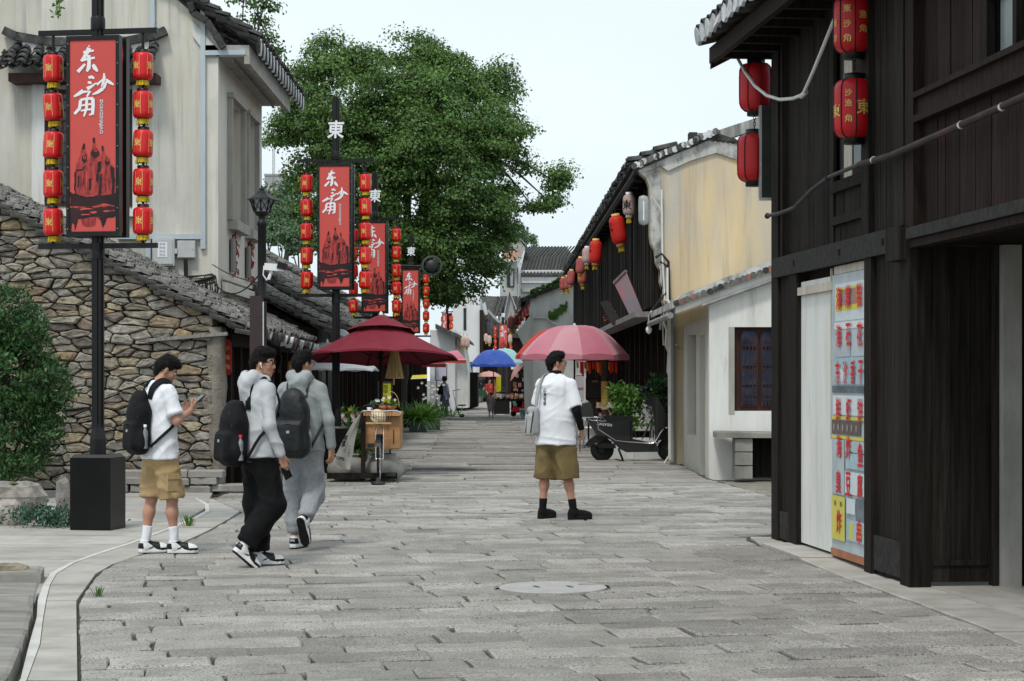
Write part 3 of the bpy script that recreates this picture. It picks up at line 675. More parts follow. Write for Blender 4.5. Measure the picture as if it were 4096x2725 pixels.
# ------------------------------------------------------------------ the rubble-stone house on the left
SY = 26.3
sh = thing('stone_house', 'low house with rubble stone gable wall and grey tiled roof on the left', 'house', (-6, SY, 0))
ztop = lambda x: 2.18 + (-3.72 - x) * .51
wall = bw(MB().prism([(-9, -.05), (-3.98, -.05), (-3.98, ztop(-3.98)), (-9, ztop(-9))], lambda a, b, d: (a, SY + d, b), .35), 'wall', 'wall_bed', sh)
rg = random.Random(5)
cells = rubble(-7.35, -4.02, 0.02, 3.7, 14, 38, 2.4, [(.51, 1., 2.18 + .51 * -3.72 * 1 + 0)], seed=9)
cells += [(c[0], c[1], c[2]) for c in []]
for c in cells:
    u_, v_ = CU + FPX * c[0] / SY, VH - FPX * (c[1] - CAMH) / SY
    if u_ < -25: continue
    V, F = stone_mesh(c, rg.uniform(.05, .10), lambda a, b, d: (a, SY - d, b), rg, .007)
    MB().add(V, F, 0, False).build('stone', 'rubble', wall)
# rendered corner pier, uneven
V, F = [], []
pier = MB(); zs = np.linspace(0, 2.2, 12)
prof = [(-4.07 + rg.gauss(0, .035), -3.91 + rg.gauss(0, .015)) for z in zs]
for z, (a, b) in zip(zs, prof): V += [(a, SY - .09 + rg.gauss(0, .008), z), (b, SY - .08 + rg.gauss(0, .006), z), (b, SY + .4, z), (a, SY + .4, z)]
for i in range(11): F += [(i * 4 + j, i * 4 + (j + 1) % 4, i * 4 + 4 + (j + 1) % 4, i * 4 + 4 + j) for j in range(4)]
bw(pier.add(V, F + [(44, 45, 46, 47)], 0, True), 'corner_pier', 'rough_render', sh)
bw(MB().bar((-4.9, SY - .12, 2.02), (-3.82, SY - .10, 2.11), .10, .045), 'lintel_board', 'wood_grey', sh)
rf = bw(MB().prism([(-9.2, ztop(-9.2) - .0), (-3.55, ztop(-3.55)), (-3.55, ztop(-3.55) + .05), (-9.2, ztop(-9.2) + .05)], lambda a, b, d: (a, SY - .12 + d, b), 8.6), 'roof', 'tile_dark', sh)
sl = math.atan(.51)
roof_field(rf, (-3.5, SY - .13, ztop(-3.5) + .03), (0, 1, 0), (-math.cos(sl), 0, math.sin(sl)), 43, .195, 50, .13, 'tile', 290, jit=1.7)
for i in range(36):                                          # broken eave row: pale tile ends and dripping points along the street side
    yv = SY + .1 + i * .235; z0 = ztop(-3.5) + .07 - .012 * i * .2
    m_ = random.choice(['tile_end', 'tile_end', 'tile', 'tile_dark']); q = MB(); w_ = random.uniform(.07, .11); r_ = .06
    pl = [(r_ * math.cos(a), r_ * math.sin(a)) for a in np.linspace(0, math.pi, 6)]
    q.prism(pl + [(-r_, -.03), (0, -random.uniform(.04, .16)), (r_, -.03)], lambda a, b, d: (-3.50 + d * 1. + b * .3, yv + a, z0 + b), random.uniform(.04, .09))
    bw(q, 'drip_tile', m_, sh)
# timber shop front under the eave on the street side
bw(MB().b2((-4.05, SY + .42, 0), (-3.95, 34.6, 2.25)), 'shop_wall', 'wood_row', sh)
for i in range(9): bw(MB().b2((-3.94, SY + .5 + i * .95, 0), (-3.86, SY + .62 + i * .95, 2.2)), 'post', 'wood_umber', sh)
bw(MB().b2((-3.93, SY + .42, 1.95), (-3.84, 34.6, 2.12)), 'beam', 'wood_black', sh)
for i in range(6): bw(MB().b2((-3.945, SY + .72 + i * .95, 1.0), (-3.925, SY + 1.3 + i * .95, 1.9)), 'window_pane', 'glass_dark', sh)

# ------------------------------------------------------------------ tall plastered house behind it
HY = 31.0; HX = -4.67
wh = thing('plaster_house', 'tall weathered white plaster house rising behind the stone house', 'house', (-7, HY, 0))
wall = bw(MB().prism([(-11, 0), (HX, 0), (HX, 6.98), (-5.0, 7.25), (-6.2, 8.3), (-8, 9.4), (-11, 9.4)], lambda a, b, d: (a, HY + d, b), .3), 'front_wall', 'plaster_white', wh)
# street wall with deep window openings (built as piers and spandrels round the openings)
sw = bw(MB().b2((HX - .3, HY + .3, 0), (HX, 36.4, 4.1)).b2((HX - .3, HY + .3, 6.1), (HX, 36.4, 6.9)).b2((HX - .3, HY + .3, 4.1), (HX, 32.05, 6.1)).b2((HX - .3, 33.55, 4.1), (HX, 34.1, 6.1)).b2((HX - .3, 35.35, 4.1), (HX, 36.4, 6.1)), 'street_wall', 'plaster_side', wh)
for y0, y1 in ((32.05, 33.55), (34.1, 35.35)):
    w_ = bw(MB().b2((HX - .26, y0, 4.1), (HX - .16, y1, 6.1)), 'window', 'concrete_trim', wh)
    bw(MB().b2((HX - .12, y0 - .03, 3.96), (HX + .16, y1 + .05, 4.12)), 'sill', 'concrete_trim', w_)
    for yy_ in (y0 - .06, y1): bw(MB().b2((HX + .002, yy_, 4.12), (HX + .09, yy_ + .07, 6.12)), 'jamb', 'concrete_trim', w_)
    bw(MB().b2((HX + .002, y0 - .1, 6.12), (HX + .11, y1 + .1, 6.2)), 'head', 'concrete_trim', w_)
    bw(MB().b2((HX - .15, (y0 + y1) / 2 - .03, 4.13), (HX - .08, (y0 + y1) / 2 + .03, 6.09)), 'mullion', 'concrete_trim', w_)
bw(MB().b2((HX + .002, HY + .28, 2.9), (HX + .10, 36.5, 3.05)).b2((HX + .002, HY + .28, 3.1), (HX + .06, 36.5, 3.16)), 'string_course', 'plaster_side', wh)
ev = bw(MB().b2((HX - .2, HY - .05, 6.62), (HX + .50, 36.6, 6.80)), 'eave_slab', 'soffit', wh)
bw(MB().b2((HX + .42, HY - .06, 6.5), (HX + .505, 36.61, 6.64)), 'fascia', 'concrete_trim', ev)
bw(MB().tube([(HX + .22, HY + .1, 6.57), (HX + .22, 36.4, 6.57)], .022), 'soffit_pipe', 'pipe_grey', ev)
sl2 = math.atan(.62)
rf = bw(MB().prism([(HX + .62, 6.80), (HX - 2.2, 6.80 + 2.82 * .62), (HX - 2.2, 6.86 + 2.82 * .62), (HX + .62, 6.86)], lambda a, b, d: (a, HY - .1 + d, b), 6.8), 'roof', 'tile_dark', wh)
roof_field(rf, (HX + .64, HY - .12, 6.84), (0, 1, 0), (-math.cos(sl2), 0, math.sin(sl2)), 32, .21, 16, .2, 'tile_dark', 60)
for i in range(32):
    q = MB(); r_ = .075; yv = HY - .05 + i * .21
    q.prism([(r_ * math.cos(a), r_ * math.sin(a)) for a in np.linspace(0, math.pi, 7)] + [(-r_, -.06), (0, -.2), (r_, -.06)], lambda a, b, d: (HX + .62 + d, yv + a, 6.86 + b), .05)
    bw(q, 'drip_tile', 'tile_end' if i % 2 else 'tile_dark', wh)
# upswept verge end at the corner
vg = MB(); pts = [(HX + .1, HY - .1, 6.75), (HX - .02, HY - .12, 6.95), (HX - .15, HY - .12, 7.16), (HX - .38, HY - .12, 7.30), (HX - .42, HY - .12, 7.46)]
for a, b_ in zip(pts, pts[1:]): vg.bar(a, b_, .16, .1)
bw(vg, 'verge', 'tile_dark', wh)
bw(MB().prism([(HX + .02, 6.62), (HX + .02, 6.72), (HX - .42, 7.2), (HX - .40, 6.95), (HX - .2, 6.68)], lambda a, b, d: (a, HY - .05 + d, b), .06), 'verge_plaster', 'plaster_clean', wh)
# lattice window with its tiled hood
w_ = bw(MB().b2((-7.42, HY - .03, 4.24), (-6.02, HY + .05, 6.1)), 'window', 'wood_red', wh)
bw(MB().b2((-7.30, HY - .035, 4.32), (-6.14, HY - .031, 6.02)), 'pane', 'glass_dark', w_)
for i in range(9): bw(MB().b2((-7.30 + i * .145, HY - .055, 4.32), (-7.275 + i * .145, HY - .036, 6.02)), 'bar', 'wood_red', w_)
for i in range(10): bw(MB().b2((-7.30, HY - .06, 4.40 + i * .17), (-6.14, HY - .056, 4.42 + i * .17)), 'bar', 'wood_red', w_)
for xx in (-7.62, -6.02): bw(MB().b2((xx, HY - .07, 4.2), (xx + .2, HY - .001, 6.2)), 'jamb', 'plaster_clean', w_)
bw(MB().b2((-7.75, HY - .10, 4.08), (-5.75, HY - .001, 4.2)), 'sill', 'plaster_clean', w_)
hood = bw(MB().b2((-7.9, HY - .42, 6.17), (-5.58, HY - .002, 6.30)), 'window_hood', 'wood_red', wh)
roof_field(hood, (-7.98, HY - .55, 6.34), (1, 0, 0), (0, math.cos(.62), math.sin(.62)), 12, .2, 4, .15, 'tile_dark', 90)
bw(MB().b2((-7.75, HY - .12, 6.58), (-5.75, HY - .003, 6.86)), 'hood_wall', 'plaster_clean', hood)
rd = MB(); P_ = [(-8.05, 7.02), (-7.85, 6.93), (-7.4, 6.85), (-6.75, 6.83), (-6.1, 6.85), (-5.68, 6.93), (-5.48, 7.02)]
for a, b_ in zip(P_, P_[1:]): rd.bar((a[0], HY - .1, a[1]), (b_[0], HY - .1, b_[1]), .14, .13)
bw(rd, 'hood_ridge', 'tile_dark', hood)
# square pale downpipes
cd = []
def duct(pts, nm='downpipe'):
    mb = MB()
    for a, b_ in zip(pts, pts[1:]): mb.bar(a, b_, .075, .06, up=(0, 1, 0))
    bw(mb, nm, 'conduit', wh)
fy = HY - .04
X_ = lambda u: (u - CU) * HY / FPX
Z_ = lambda v: CAMH - (v - VH) * HY / FPX
duct([(X_(203.5), fy, 8.2), (X_(203.5), fy, Z_(249))]); duct([(X_(153), fy, 8.2), (X_(153), fy, Z_(60))])
duct([(X_(118), fy - .004, Z_(237)), (X_(202.6), fy - .004, Z_(237))]); duct([(X_(204.5), fy - .004, Z_(53.5)), (X_(246), fy - .004, Z_(53.0))]); duct([(X_(149), fy, Z_(238)), (X_(149), fy, Z_(268))])
# meter boxes and cables
mb_ = thing('meter_box', 'grey moulded meter cabinet with a white notice on the plaster house wall', 'meter box', (X_(165), HY - .1, Z_(264)))
MB().box((0, 0, .28), (.58, .16, .66), taper=1).box((0, -.09, .28), (.50, .03, .58)).box((.33, -.02, .30), (.07, .1, .12)).build('cabinet', 'box_grey', mb_)
MB().box((-.02, -.110, .33), (.26, .006, .36)).build('notice', 'paint_white', mb_)
q = MB()
for r_ in range(4): put_text(q, ['供电', '用电', '安全', '低压'][r_], lambda a, b, d: (-.02 + a, -.115 - d, .46 - r_ * .085 + b), w=.16, h=.06)
q.build('lettering', 'ink_blue', mb_); mb_.scale = (.6, .6, .66)
mb2 = thing('junction_box', 'plain grey junction box right of the meter cabinet on the plaster house', 'junction box', (X_(187.5), HY - .08, Z_(258)))
MB().box((0, 0, .24), (.56, .14, .50)).build('cabinet', 'box_grey', mb2); MB().box((0, -.075, .24), (.52, .02, .46)).build('door', 'box_grey', mb2); MB().box((.2, -.09, .24), (.02, .012, .05)).build('lock', 'steel', mb2); mb2.scale = (.5, .6, .55)
cb = thing('cable_run', 'tangle of black cables strung along the foot of the plaster house', 'cable', (X_(190), HY - .1, Z_(283)))
def hang(a, b, sag, n=9): return [(a[0] + (b[0] - a[0]) * t, a[1] + (b[1] - a[1]) * t, a[2] + (b[2] - a[2]) * t - sag * 4 * t * (1 - t)) for t in np.linspace(0, 1, n)]
for i in range(9):
    a = (X_(140 + random.uniform(0, 20)), HY - .14, Z_(281 + random.uniform(-3, 3))); b_ = (X_(212 + random.uniform(0, 6)), HY - .16, Z_(280 + random.uniform(-6, 4)))
    bw(MB().tube(hang(a, b_, random.uniform(-.03, .12)), random.uniform(.008, .02), 5), 'cable', 'cable', cb)
for i in range(6):
    a = (X_(206 + i * 2.2), HY - .14, Z_(277)); b_ = (X_(207 + i * 2.3 + random.uniform(-2, 3)), HY - .16, Z_(302 + random.uniform(0, 12)))
    bw(MB().tube(hang(a, b_, 0, 5), random.uniform(.008, .014), 5), 'cable', 'cable', cb)
for i in range(4):
    c_ = Vector((X_(203 + i * 3.5), HY - .15, Z_(290 + random.uniform(-4, 4)))); r_ = random.uniform(.08, .17)
    bw(MB().tube([c_ + Vector((r_ * math.cos(a), 0, r_ * 1.2 * math.sin(a))) for a in np.linspace(2.6, 6.8, 10)], .008, 5), 'cable_loop', 'cable', cb)
bw(MB().tube([(X_(187), HY - .13, Z_(260)), (X_(187.5), HY - .13, Z_(282)), (X_(190), HY - .13, Z_(300))], .035, 6), 'cable_trunk', 'cable', cb)
bw(MB().tube(hang((X_(214), HY - .16, Z_(281)), at(258, 276, 25.6), .22, 12), .01, 5), 'span_cable', 'cable', cb)
bw(MB().tube(hang((X_(214), HY - .16, Z_(265)), at(262, 283, 25.7), .05, 12), .008, 5), 'span_cable', 'cable', cb)
# faded chilli strings hanging from the sills
for k, (yy_, lab) in enumerate([(32.6, 'string of dried red chillies under the nearer sill of the plaster house'), (34.5, 'string of dried red chillies under the farther sill of the plaster house')]):
    t = thing('chilli_string', lab, 'garland', (HX + .05, yy_, 3.25), group='dried chilli strings')
    MB().tube([(0, 0, 0), (0, 0, .72)], .008, 5).build('cord', 'cable', t)
    q = MB()
    for i in range(40):
        a = random.uniform(0, 6.28); z = random.uniform(0, .68); q.tube([(.02 * math.cos(a), .02 * math.sin(a), z), (.06 * math.cos(a), .07 * math.sin(a), z - .03), (.05 * math.cos(a), .09 * math.sin(a), z - .08)], [.012, .012, .003], 5)
    q.build('chillies', 'cloth_red', t, kind='stuff')
    MB().box((.0, -.28, .30), (.04, .3, .55)).build('board', 'wood_grey', t)

# ------------------------------------------------------------------ lean-to shop and the grimy gable house up the street, left
ls = thing('lean_to_shop', 'dark lean-to shop with broken tile verge below the plaster house', 'shop', (-4.3, 34.8, 0))
bw(MB().prism([(-5.3, 0), (-3.7, 0), (-3.7, 2.45), (-5.3, 3.3)], lambda a, b, d: (a, 34.9 + d, b), 2.4), 'wall', 'wood_row', ls)
rf = bw(MB().prism([(-5.4, 3.42), (-3.35, 2.36), (-3.35, 2.42), (-5.4, 3.48)], lambda a, b, d: (a, 34.75 + d, b), 2.8), 'roof', 'tile_dark', ls)
roof_field(rf, (-3.33, 34.72, 2.42), (0, 1, 0), (-.888, 0, .46), 13, .21, 16, .16, 'tile', 120)
gh = thing('grimy_house', 'house with blackened grey plaster gable and tiled verges beyond the street lamp', 'house', (-4.5, 37.6, 0))
zt = lambda x: 2.55 + (-3.38 - x) * .62
bw(MB().prism([(-6.6, 0), (-3.42, 0), (-3.42, zt(-3.42)), (-6.6, zt(-6.6))], lambda a, b, d: (a, 37.7 + d, b), .3), 'wall', 'plaster_grime', gh)
for i in range(7): bw(MB().b2((-4.35 + i * .132, 37.66, 0.02), (-4.235 + i * .132, 37.70, 1.9 + random.uniform(-.05, .05))), 'board', 'wood_grey', gh)
bw(MB().b2((-3.72, 37.9, 0), (-3.6, 52, 2.4)), 'shop_wall', 'wood_row', gh)
for i in range(12): bw(MB().b2((-3.59, 38 + i * 1.15, 0), (-3.50, 38.12 + i * 1.15, 2.4)), 'post', 'wood_umber', gh)
rf = bw(MB().prism([(-7.2, zt(-7.2)), (-3.1, zt(-3.1)), (-3.1, zt(-3.1) + .06), (-7.2, zt(-7.2) + .06)], lambda a, b, d: (a, 37.45 + d, b), 15), 'roof', 'tile_dark', gh)
sl3 = math.atan(.62)
roof_field(rf, (-3.05, 37.4, zt(-3.05) + .05), (0, 1, 0), (-math.cos(sl3), 0, math.sin(sl3)), 68, .22, 24, .18, 'tile', 140)
bw(MB().bar((-6.2, 37.36, zt(-6.2) - .09), (-3.12, 37.36, zt(-3.12) - .09), .10, .05, up=(0, 1, 0)), 'verge_board', 'conduit', gh)
bw(MB().bar((-6.2, 37.40, zt(-6.2) - .20), (-3.2, 37.40, zt(-3.2) - .20), .12, .05, up=(0, 1, 0)), 'verge_board', 'wood_grey', gh)
hh = thing('upper_house', 'higher tiled roof stepping up behind the grimy gable house', 'house', (-5.5, 53, 0))
zt2 = lambda x: 2.9 + (-3.4 - x) * .55
bw(MB().prism([(-8, 0), (-3.7, 0), (-3.7, zt2(-3.7)), (-8, zt2(-8))], lambda a, b, d: (a, 53 + d, b), .3), 'wall', 'plaster_old', hh)
rf = bw(MB().prism([(-8.6, zt2(-8.6)), (-3.3, zt2(-3.3)), (-3.3, zt2(-3.3) + .08), (-8.6, zt2(-8.6) + .08)], lambda a, b, d: (a, 52.7 + d, b), 12), 'roof', 'tile_dark', hh)
roof_field(rf, (-3.25, 52.6, zt2(-3.25) + .07), (0, 1, 0), (-.876, 0, .482), 50, .24, 24, .24, 'tile', 60)
bw(MB().b2((-3.9, 53.3, 0), (-3.75, 64, 2.7)), 'shop_wall', 'wood_row', hh)
for i in range(9): bw(MB().b2((-3.74, 53.4 + i * 1.2, 0), (-3.64, 53.52 + i * 1.2, 2.6)), 'post', 'wood_umber', hh)
# ------------------------------------------------------------------ timber shop house on the right (local frame: s along the front towards the camera, d into the building)
TA = (2.47, 18.3, 0); TRZ = math.atan2(-.995, .1005)
ts = thing('timber_shop', 'two-storey black timber shop house with plank walls on the right', 'shop', TA, TRZ)
def s_of(u): k = (u - CU) / FPX; return (18.3 * k - 2.47) / (.1005 + .995 * k)
def y_of(s_): return 18.3 - .995 * s_
def z_of(u, v): return CAMH - (v - VH) * y_of(s_of(u)) / FPX
def tb(name, a, b, mt='wood_black', parent=None): return MB().b2(a, b).build(name, mt, parent or ts)
def planks(s0, s1, z0, z1, d, mt='wood_black', w=.15, parent=None):
    n = max(1, round((s1 - s0) / w)); e = (s1 - s0) / n
    for i in range(n):
        dz = random.gauss(0, .002); MB().b2((s0 + i * e + .003, d + dz, z0), (s0 + (i + 1) * e - .003, d + .03 + dz, z1)).build('plank', mt, parent or ts)
c = s_of
tb('end_wall', (-.02, .02, 0), (.02, 4.5, 4.85), 'wood_row'); tb('back_panel', (.03, .09, .0), (4.25, .13, 4.9), 'wood_row'); tb('back_panel', (4.3, .10, 2.5), (12.7, .14, 4.9), 'wood_row')
# ground floor
tb('corner_post', (-.03, -.03, 0), (c(781), .1, 4.55)); planks(c(781) + .01, c(793), .0, 2.44, .0); tb('plinth_board', (c(782), -.022, .03), (c(792), .0, .28), 'wood_beam')
tb('post', (c(793), -.04, 0), (c(800.5), .1, 2.44))
tb('infill_wall', (c(800.5) + .005, .005, .05), (c(869) - .005, .07, 2.36), 'plaster_clean')
tb('rail', (c(800.5), -.03, 2.24), (c(834), .0, 2.31), 'wood_pale'); tb('head_panel', (c(834) + .02, -.005, 2.365), (c(868.5), .003, 2.43), 'wood_pale')
tb('post', (c(869), -.04, 0), (c(876), .1, 2.44)); planks(c(876) + .005, c(908), .0, 2.44, .0, w=.2); tb('plinth_board', (c(877), -.026, .04), (c(907), -.002, .30), 'wood_beam')
tb('corner_post', (c(908), -.06, 0), (c(917.5), .1, 2.5))
# recessed doorway: return panel facing down the street, pillar, dark shop inside
s4 = c(917.5)
for i in range(3): tb('door_plank', (s4 - .055, .105 + i * .147, .04), (s4 - .02, .248 + i * .147, 2.45))
tb('door_rail', (s4 - .018, .12, .16), (s4 - .006, .53, .2), 'wood_black'); tb('jamb', (s4 - .06, .548, 0), (s4 + .02, .595, 2.46))
tb('pillar', (s4 - .02, .60, 0), (s4 + .10, .735, 2.46), 'concrete_trim')
tb('inner_wall', (s4 - .08, .74, 0), (s4 - .03, 3.4, 2.5), 'wood_row'); tb('inner_back', (s4 - .03, 3.3, 0), (12.7, 3.4, 2.5), 'wood_row'); tb('inner_post', (s4 + 1.2, 1.35, 0), (s4 + 1.3, 1.5, 2.46)); tb('ceiling', (s4 - .08, .14, 2.47), (12.7, 3.4, 2.5), 'wood_row'); tb('inner_floor', (s4 - .02, .1, -.02), (12.7, 3.3, .012), 'concrete')
# beam between storeys
q = MB(); q.prism([(.12, 2.44), (c(900) - .06, 2.44), (c(900) + .04, 2.52), (c(900) + .04, 2.62), (.12, 2.62)], lambda a, b, d: (a, -.055 + d, b), .05); bm_ = q.build('beam', 'wood_beam', ts)
for u_ in (800, 846, 890): MB().box((c(u_), -.06, 2.53), (.03, .012, .05)).build('peg', 'wood_umber', bm_)
tb('bracket', (c(901), -.12, 2.36), (c(915), .0, 2.60))
# upper floor
zt_ = 4.84
planks(c(784), c(830), 2.62, zt_, .03, w=.16); tb('post', (c(784) - .05, -.02, 2.62), (c(784), .06, zt_))
wd = tb('window', (c(830), .085, 2.62), (c(863.5), .089, zt_), 'sign_dark')
tb('reveal', (c(838), .05, 3.16), (c(846), .08, zt_), 'wood_pale', wd); tb('casement', (c(847), .045, 3.12), (c(863), .075, zt_), 'wood_umber', wd); tb('pane', (c(849), .040, 3.2), (c(861), .043, 3.95), 'glass_sky', wd)
for z0, z1 in ((3.05, 3.14), (2.78, 2.85)): tb('rail', (c(830), .0, z0), (c(863.5), .05, z1), 'wood_black', wd)
planks(c(831), c(863), 2.62, 2.78, .04); planks(c(831), c(863), 2.85, 3.05, .045, w=.22)
tb('post', (c(863.5), -.02, 2.62), (c(871), .08, zt_)); planks(c(871), c(900), 2.62, zt_, .03, w=.14); tb('post', (c(900), -.04, 2.62), (c(908.5), .08, zt_))
tb('gap_strip', (c(909), .03, 2.66), (c(911.5), .06, zt_), 'wood_pale')
tb('post', (c(912), -.05, 2.5), (c(920), .08, zt_), 'wood_umber')
planks(c(920), 12.6, 2.6, 3.33, .03, 'wood_umber', .155); tb('rail', (c(920), -.05, 3.33), (12.6, .03, 3.38), 'wood_umber'); tb('rail', (c(920), -.02, 3.38), (12.6, .03, 3.50), 'wood_umber'); tb('rail', (c(920), -.06, 3.50), (12.6, .03, 3.54), 'wood_umber')
tb('sill_beam', (c(918), -.09, 2.50), (12.6, .03, 2.58), 'wood_beam'); tb('sill_beam', (c(918), -.06, 2.44), (12.6, .05, 2.495), 'wood_umber')
planks(c(920), c(983), 3.54, zt_, .03, 'wood_umber', .15); w2 = tb('window', (c(984), .085, 3.54), (c(1040), .089, zt_), 'sign_dark')
for u0, u1 in ((984, 988), (1014, 1018), (1036, 1040)): tb('stile', (c(u0), -.01, 3.54), (c(u1), .05, zt_), 'wood_black', w2)
tb('bar', (c(988), .0, 3.93), (c(1036), .04, 3.96), 'wood_black', w2)
for u0, u1 in ((993, 1013), (1019, 1035)): tb('pane', (c(u0), .05, 3.58), (c(u1), .056, zt_), 'glass_sky', w2)
planks(c(1041), 12.6, 3.54, zt_, .03, 'wood_umber')
# roof with tiled eave
ov, ze = -.46, 4.62; slr = math.atan(.5)
rf = MB().prism([(ov, ze), (3.2, ze + 3.66 * .5), (3.2, ze + 3.66 * .5 + .09), (ov, ze + .09)], lambda a, b, d: (-.72 + d, a, b), 13.5).build('roof', 'wood_umber', ts)
MB().prism([(ov - .02, ze - .05), (ov + .04, ze - .05), (ov + .04, ze + .1), (ov - .02, ze + .1)], lambda a, b, d: (-.73 + d, a, b), 13.5).build('fascia', 'wood_umber', rf)
MB().prism([(ov, ze - .10), (3.0, ze + 3.4 * .5), (3.0, ze + 3.5 * .5), (ov, ze + .03)], lambda a, b, d: (-.78 + d, a, b), .05).build('barge_board', 'wood_umber', rf)
for i in range(24): MB().b2((-.5 + i * .42, ov + .03, ze - .04), (-.43 + i * .42, .1, ze + .05)).build('rafter', 'wood_black', rf)
roof_field(rf, (-.74, ov - .1, ze + .12), (1, 0, 0), (0, math.cos(slr), math.sin(slr)), 40, .25, 10, .2, 'tile_dark', 110)
for i in range(22):
    q = MB(); r_ = .085; sv = -.66 + i * .25; a_ = random.gauss(0, .15)
    q.prism([(r_ * math.cos(a), r_ * math.sin(a)) for a in np.linspace(0, math.pi, 8)] + [(-r_ * .9, -.06), (0, -.09), (r_ * .9, -.06)], lambda a, b, d: (sv + a, ov - .13 - d + b * a_, ze + .20 + b), .03); q.build('drip_tile', 'tile_end', rf)
# poster of snacks beside the white panel
po = thing('snack_poster', 'tall narrow vinyl poster listing snacks in red characters beside the white panel', 'poster', TA, TRZ)
s0, s1, z0, z1 = c(833.5), c(868.3), .10, 2.36
PW, PH = s1 - s0, z1 - z0
pa = lambda a, b, d=0.: (s0 + a * PW, -.012 - d, z1 - b * PH)
def prect(nm, a0, b0, a1, b1, d, mt): MB().add([pa(a0, b1, d), pa(a1, b1, d), pa(a1, b0, d), pa(a0, b0, d)], [(0, 1, 2, 3)]).build(nm, mt, po)
MB().b2((s0, -.012, z0), (s1, .003, z1)).build('sheet', 'poster_grey', po)
MB().b2((s0 - .01, -.02, z0 - .06), (s1, -.002, z0 - .002)).build('frame_strip', 'terracotta', po); MB().b2((s0 - .02, -.022, z0 + .9), (s0 - .004, -.002, z1 + .06)).build('frame_strip', 'wood_pale', po)
PR = [(.10, .035, .98, .17, 'poster_pale'), (.12, .05, .80, .135, 'poster_yellow'), (.22, .058, .72, .115, 'poster_mauve'), (.08, .175, .99, .20, 'plastic_white'), (.12, .205, .55, .30, 'poster_grey'), (.60, .205, .98, .30, 'poster_grey'), (.10, .305, .98, .40, 'poster_aqua'), (.16, .345, .5, .39, 'poster_pale'), (.02, .405, .99, .43, 'poster_slate'), (.05, .44, .95, .51, 'poster_pale'), (.02, .515, .99, .527, 'poster_yellow'), (.02, .53, .86, .58, 'poster_brown'), (.02, .585, .95, .597, 'poster_yellow'), (.03, .60, .40, .80, 'poster_grey'), (.42, .60, .97, .64, 'poster_grey'), (.44, .645, .97, .70, 'poster_aqua'), (.42, .71, .97, .79, 'poster_pale'), (.02, .805, .42, .965, 'poster_yellow'), (.47, .805, .72, .86, 'poster_pale'), (.74, .80, .98, .88, 'poster_slate'), (.47, .88, .98, .955, 'poster_aqua'), (.55, .89, .66, .95, 'poster_yellow'), (.80, .89, .92, .94, 'poster_yellow')]
for i, (a0, b0, a1, b1, mt) in enumerate(PR): prect('picture_patch', a0, b0, a1, b1, .0012 + .0006 * i, mt)
ROWS_ = [('海棠糕', (.25, .52, .84), .075), ('海石花', (.25, .53, .85), .212), ('东沙香干', (.22, .44, .66, .88), .345), ('鲜虾饼', (.24, .54, .86), .478), ('海炸鱼', (.26, .54, .87), .612), ('臭豆腐', (.24, .53, .86), .742), ('炸串', (.26, .84), .885)]
for row, xs_, yv in ROWS_:
    for ch, xx in zip(row, xs_):
        hh_ = .185; ww = .14 if len(row) < 4 else .122
        cyv = yv + (.02 if (row == '海炸鱼' and ch == '鱼') or ch == '串' else 0)
        sc = .0155
        put_text(MB(), ch, lambda a, b, d: pa(xx + a / PW, cyv + .012 - b / PH, sc + .0012 + d), w=ww, h=hh_, bold=.0042).build('character', 'ink_red', po)
for k, ch in enumerate('老味道海棠糕'[:6]): put_text(MB(), ch, lambda a, b, d: pa(.11 + k * .13 + a / PW, .555 - b / PH, .0155 + d), w=.05, h=.055).build('small_character', 'wood_pale', po)
for k, ch in enumerate('海鲜'): put_text(MB(), ch, lambda a, b, d: pa(.14 + k * .18 + a / PW, .832 - b / PH, .0155 + d), w=.07, h=.045).build('small_character', 'wood_umber', po)
# iron pipe clipped along the front, and a loose white hose at the eave
pp = thing('wall_pipe', 'rusty iron pipe running aslant across the upper planks of the timber shop', 'pipe', TA, TRZ)
pts = [(c(777), -.10, z_of(777, 216)), (c(790), -.10, z_of(790, 213.5)), (c(805), -.10, z_of(805, 208)), (c(822), -.10, z_of(822, 191)), (c(840), -.10, z_of(840, 177.5)), (c(872), -.10, z_of(872, 164.5)), (c(903), -.10, z_of(903, 156)), (c(960), -.10, z_of(960, 132)), (c(1024), -.10, z_of(1024, 104)), (c(1060), -.1, z_of(1060, 88)), (12.0, -.1, 3.2)]
MB().tube(pts[:6], .017, 10).build('pipe', 'pipe_dark', pp); MB().tube(pts[5:], .024, 10).build('pipe', 'pipe_rust', pp)
for u_, v_, mt in ((840, 177.5, 'cable'), (886.5, 160, 'plastic_white'), (976, 125, 'plastic_white'), (1018, 107, 'plastic_white'), (778, 216, 'cable')):
    MB().tube([(c(u_) - .012, -.1, z_of(u_, v_) - .003), (c(u_) + .012, -.1, z_of(u_, v_) + .003)], .026, 10).build('clip', mt, pp)
hs = thing('white_hose', 'white plastic hose drooping from the eave corner of the timber shop', 'hose', at(800, 100, 17.2))
bw(MB().tube([at(737, 57, 18.9), at(745, 72, 18.6), at(755, 86, 18.2), at(767, 95.5, 17.8), at(780, 99.5, 17.4), at(793, 98.5, 17.0), at(803, 94.5, 16.7), at(806, 88, 16.5), at(813, 72, 16.3), at(824, 45, 16.0), at(834, 20, 15.8), at(846, -4, 15.5), at(856, -25, 15.3)], .016, 8), 'hose', 'pipe_white', hs)
bw(MB().tube([at(801, 96.5, 16.72), at(806, 92, 16.6)], .022, 8), 'joint', 'pipe_white', hs)
sb = thing('hanging_sign_box', 'dark flat sign box at the far end of the timber shop behind red lanterns', 'sign', at(767, 198, 18.6))
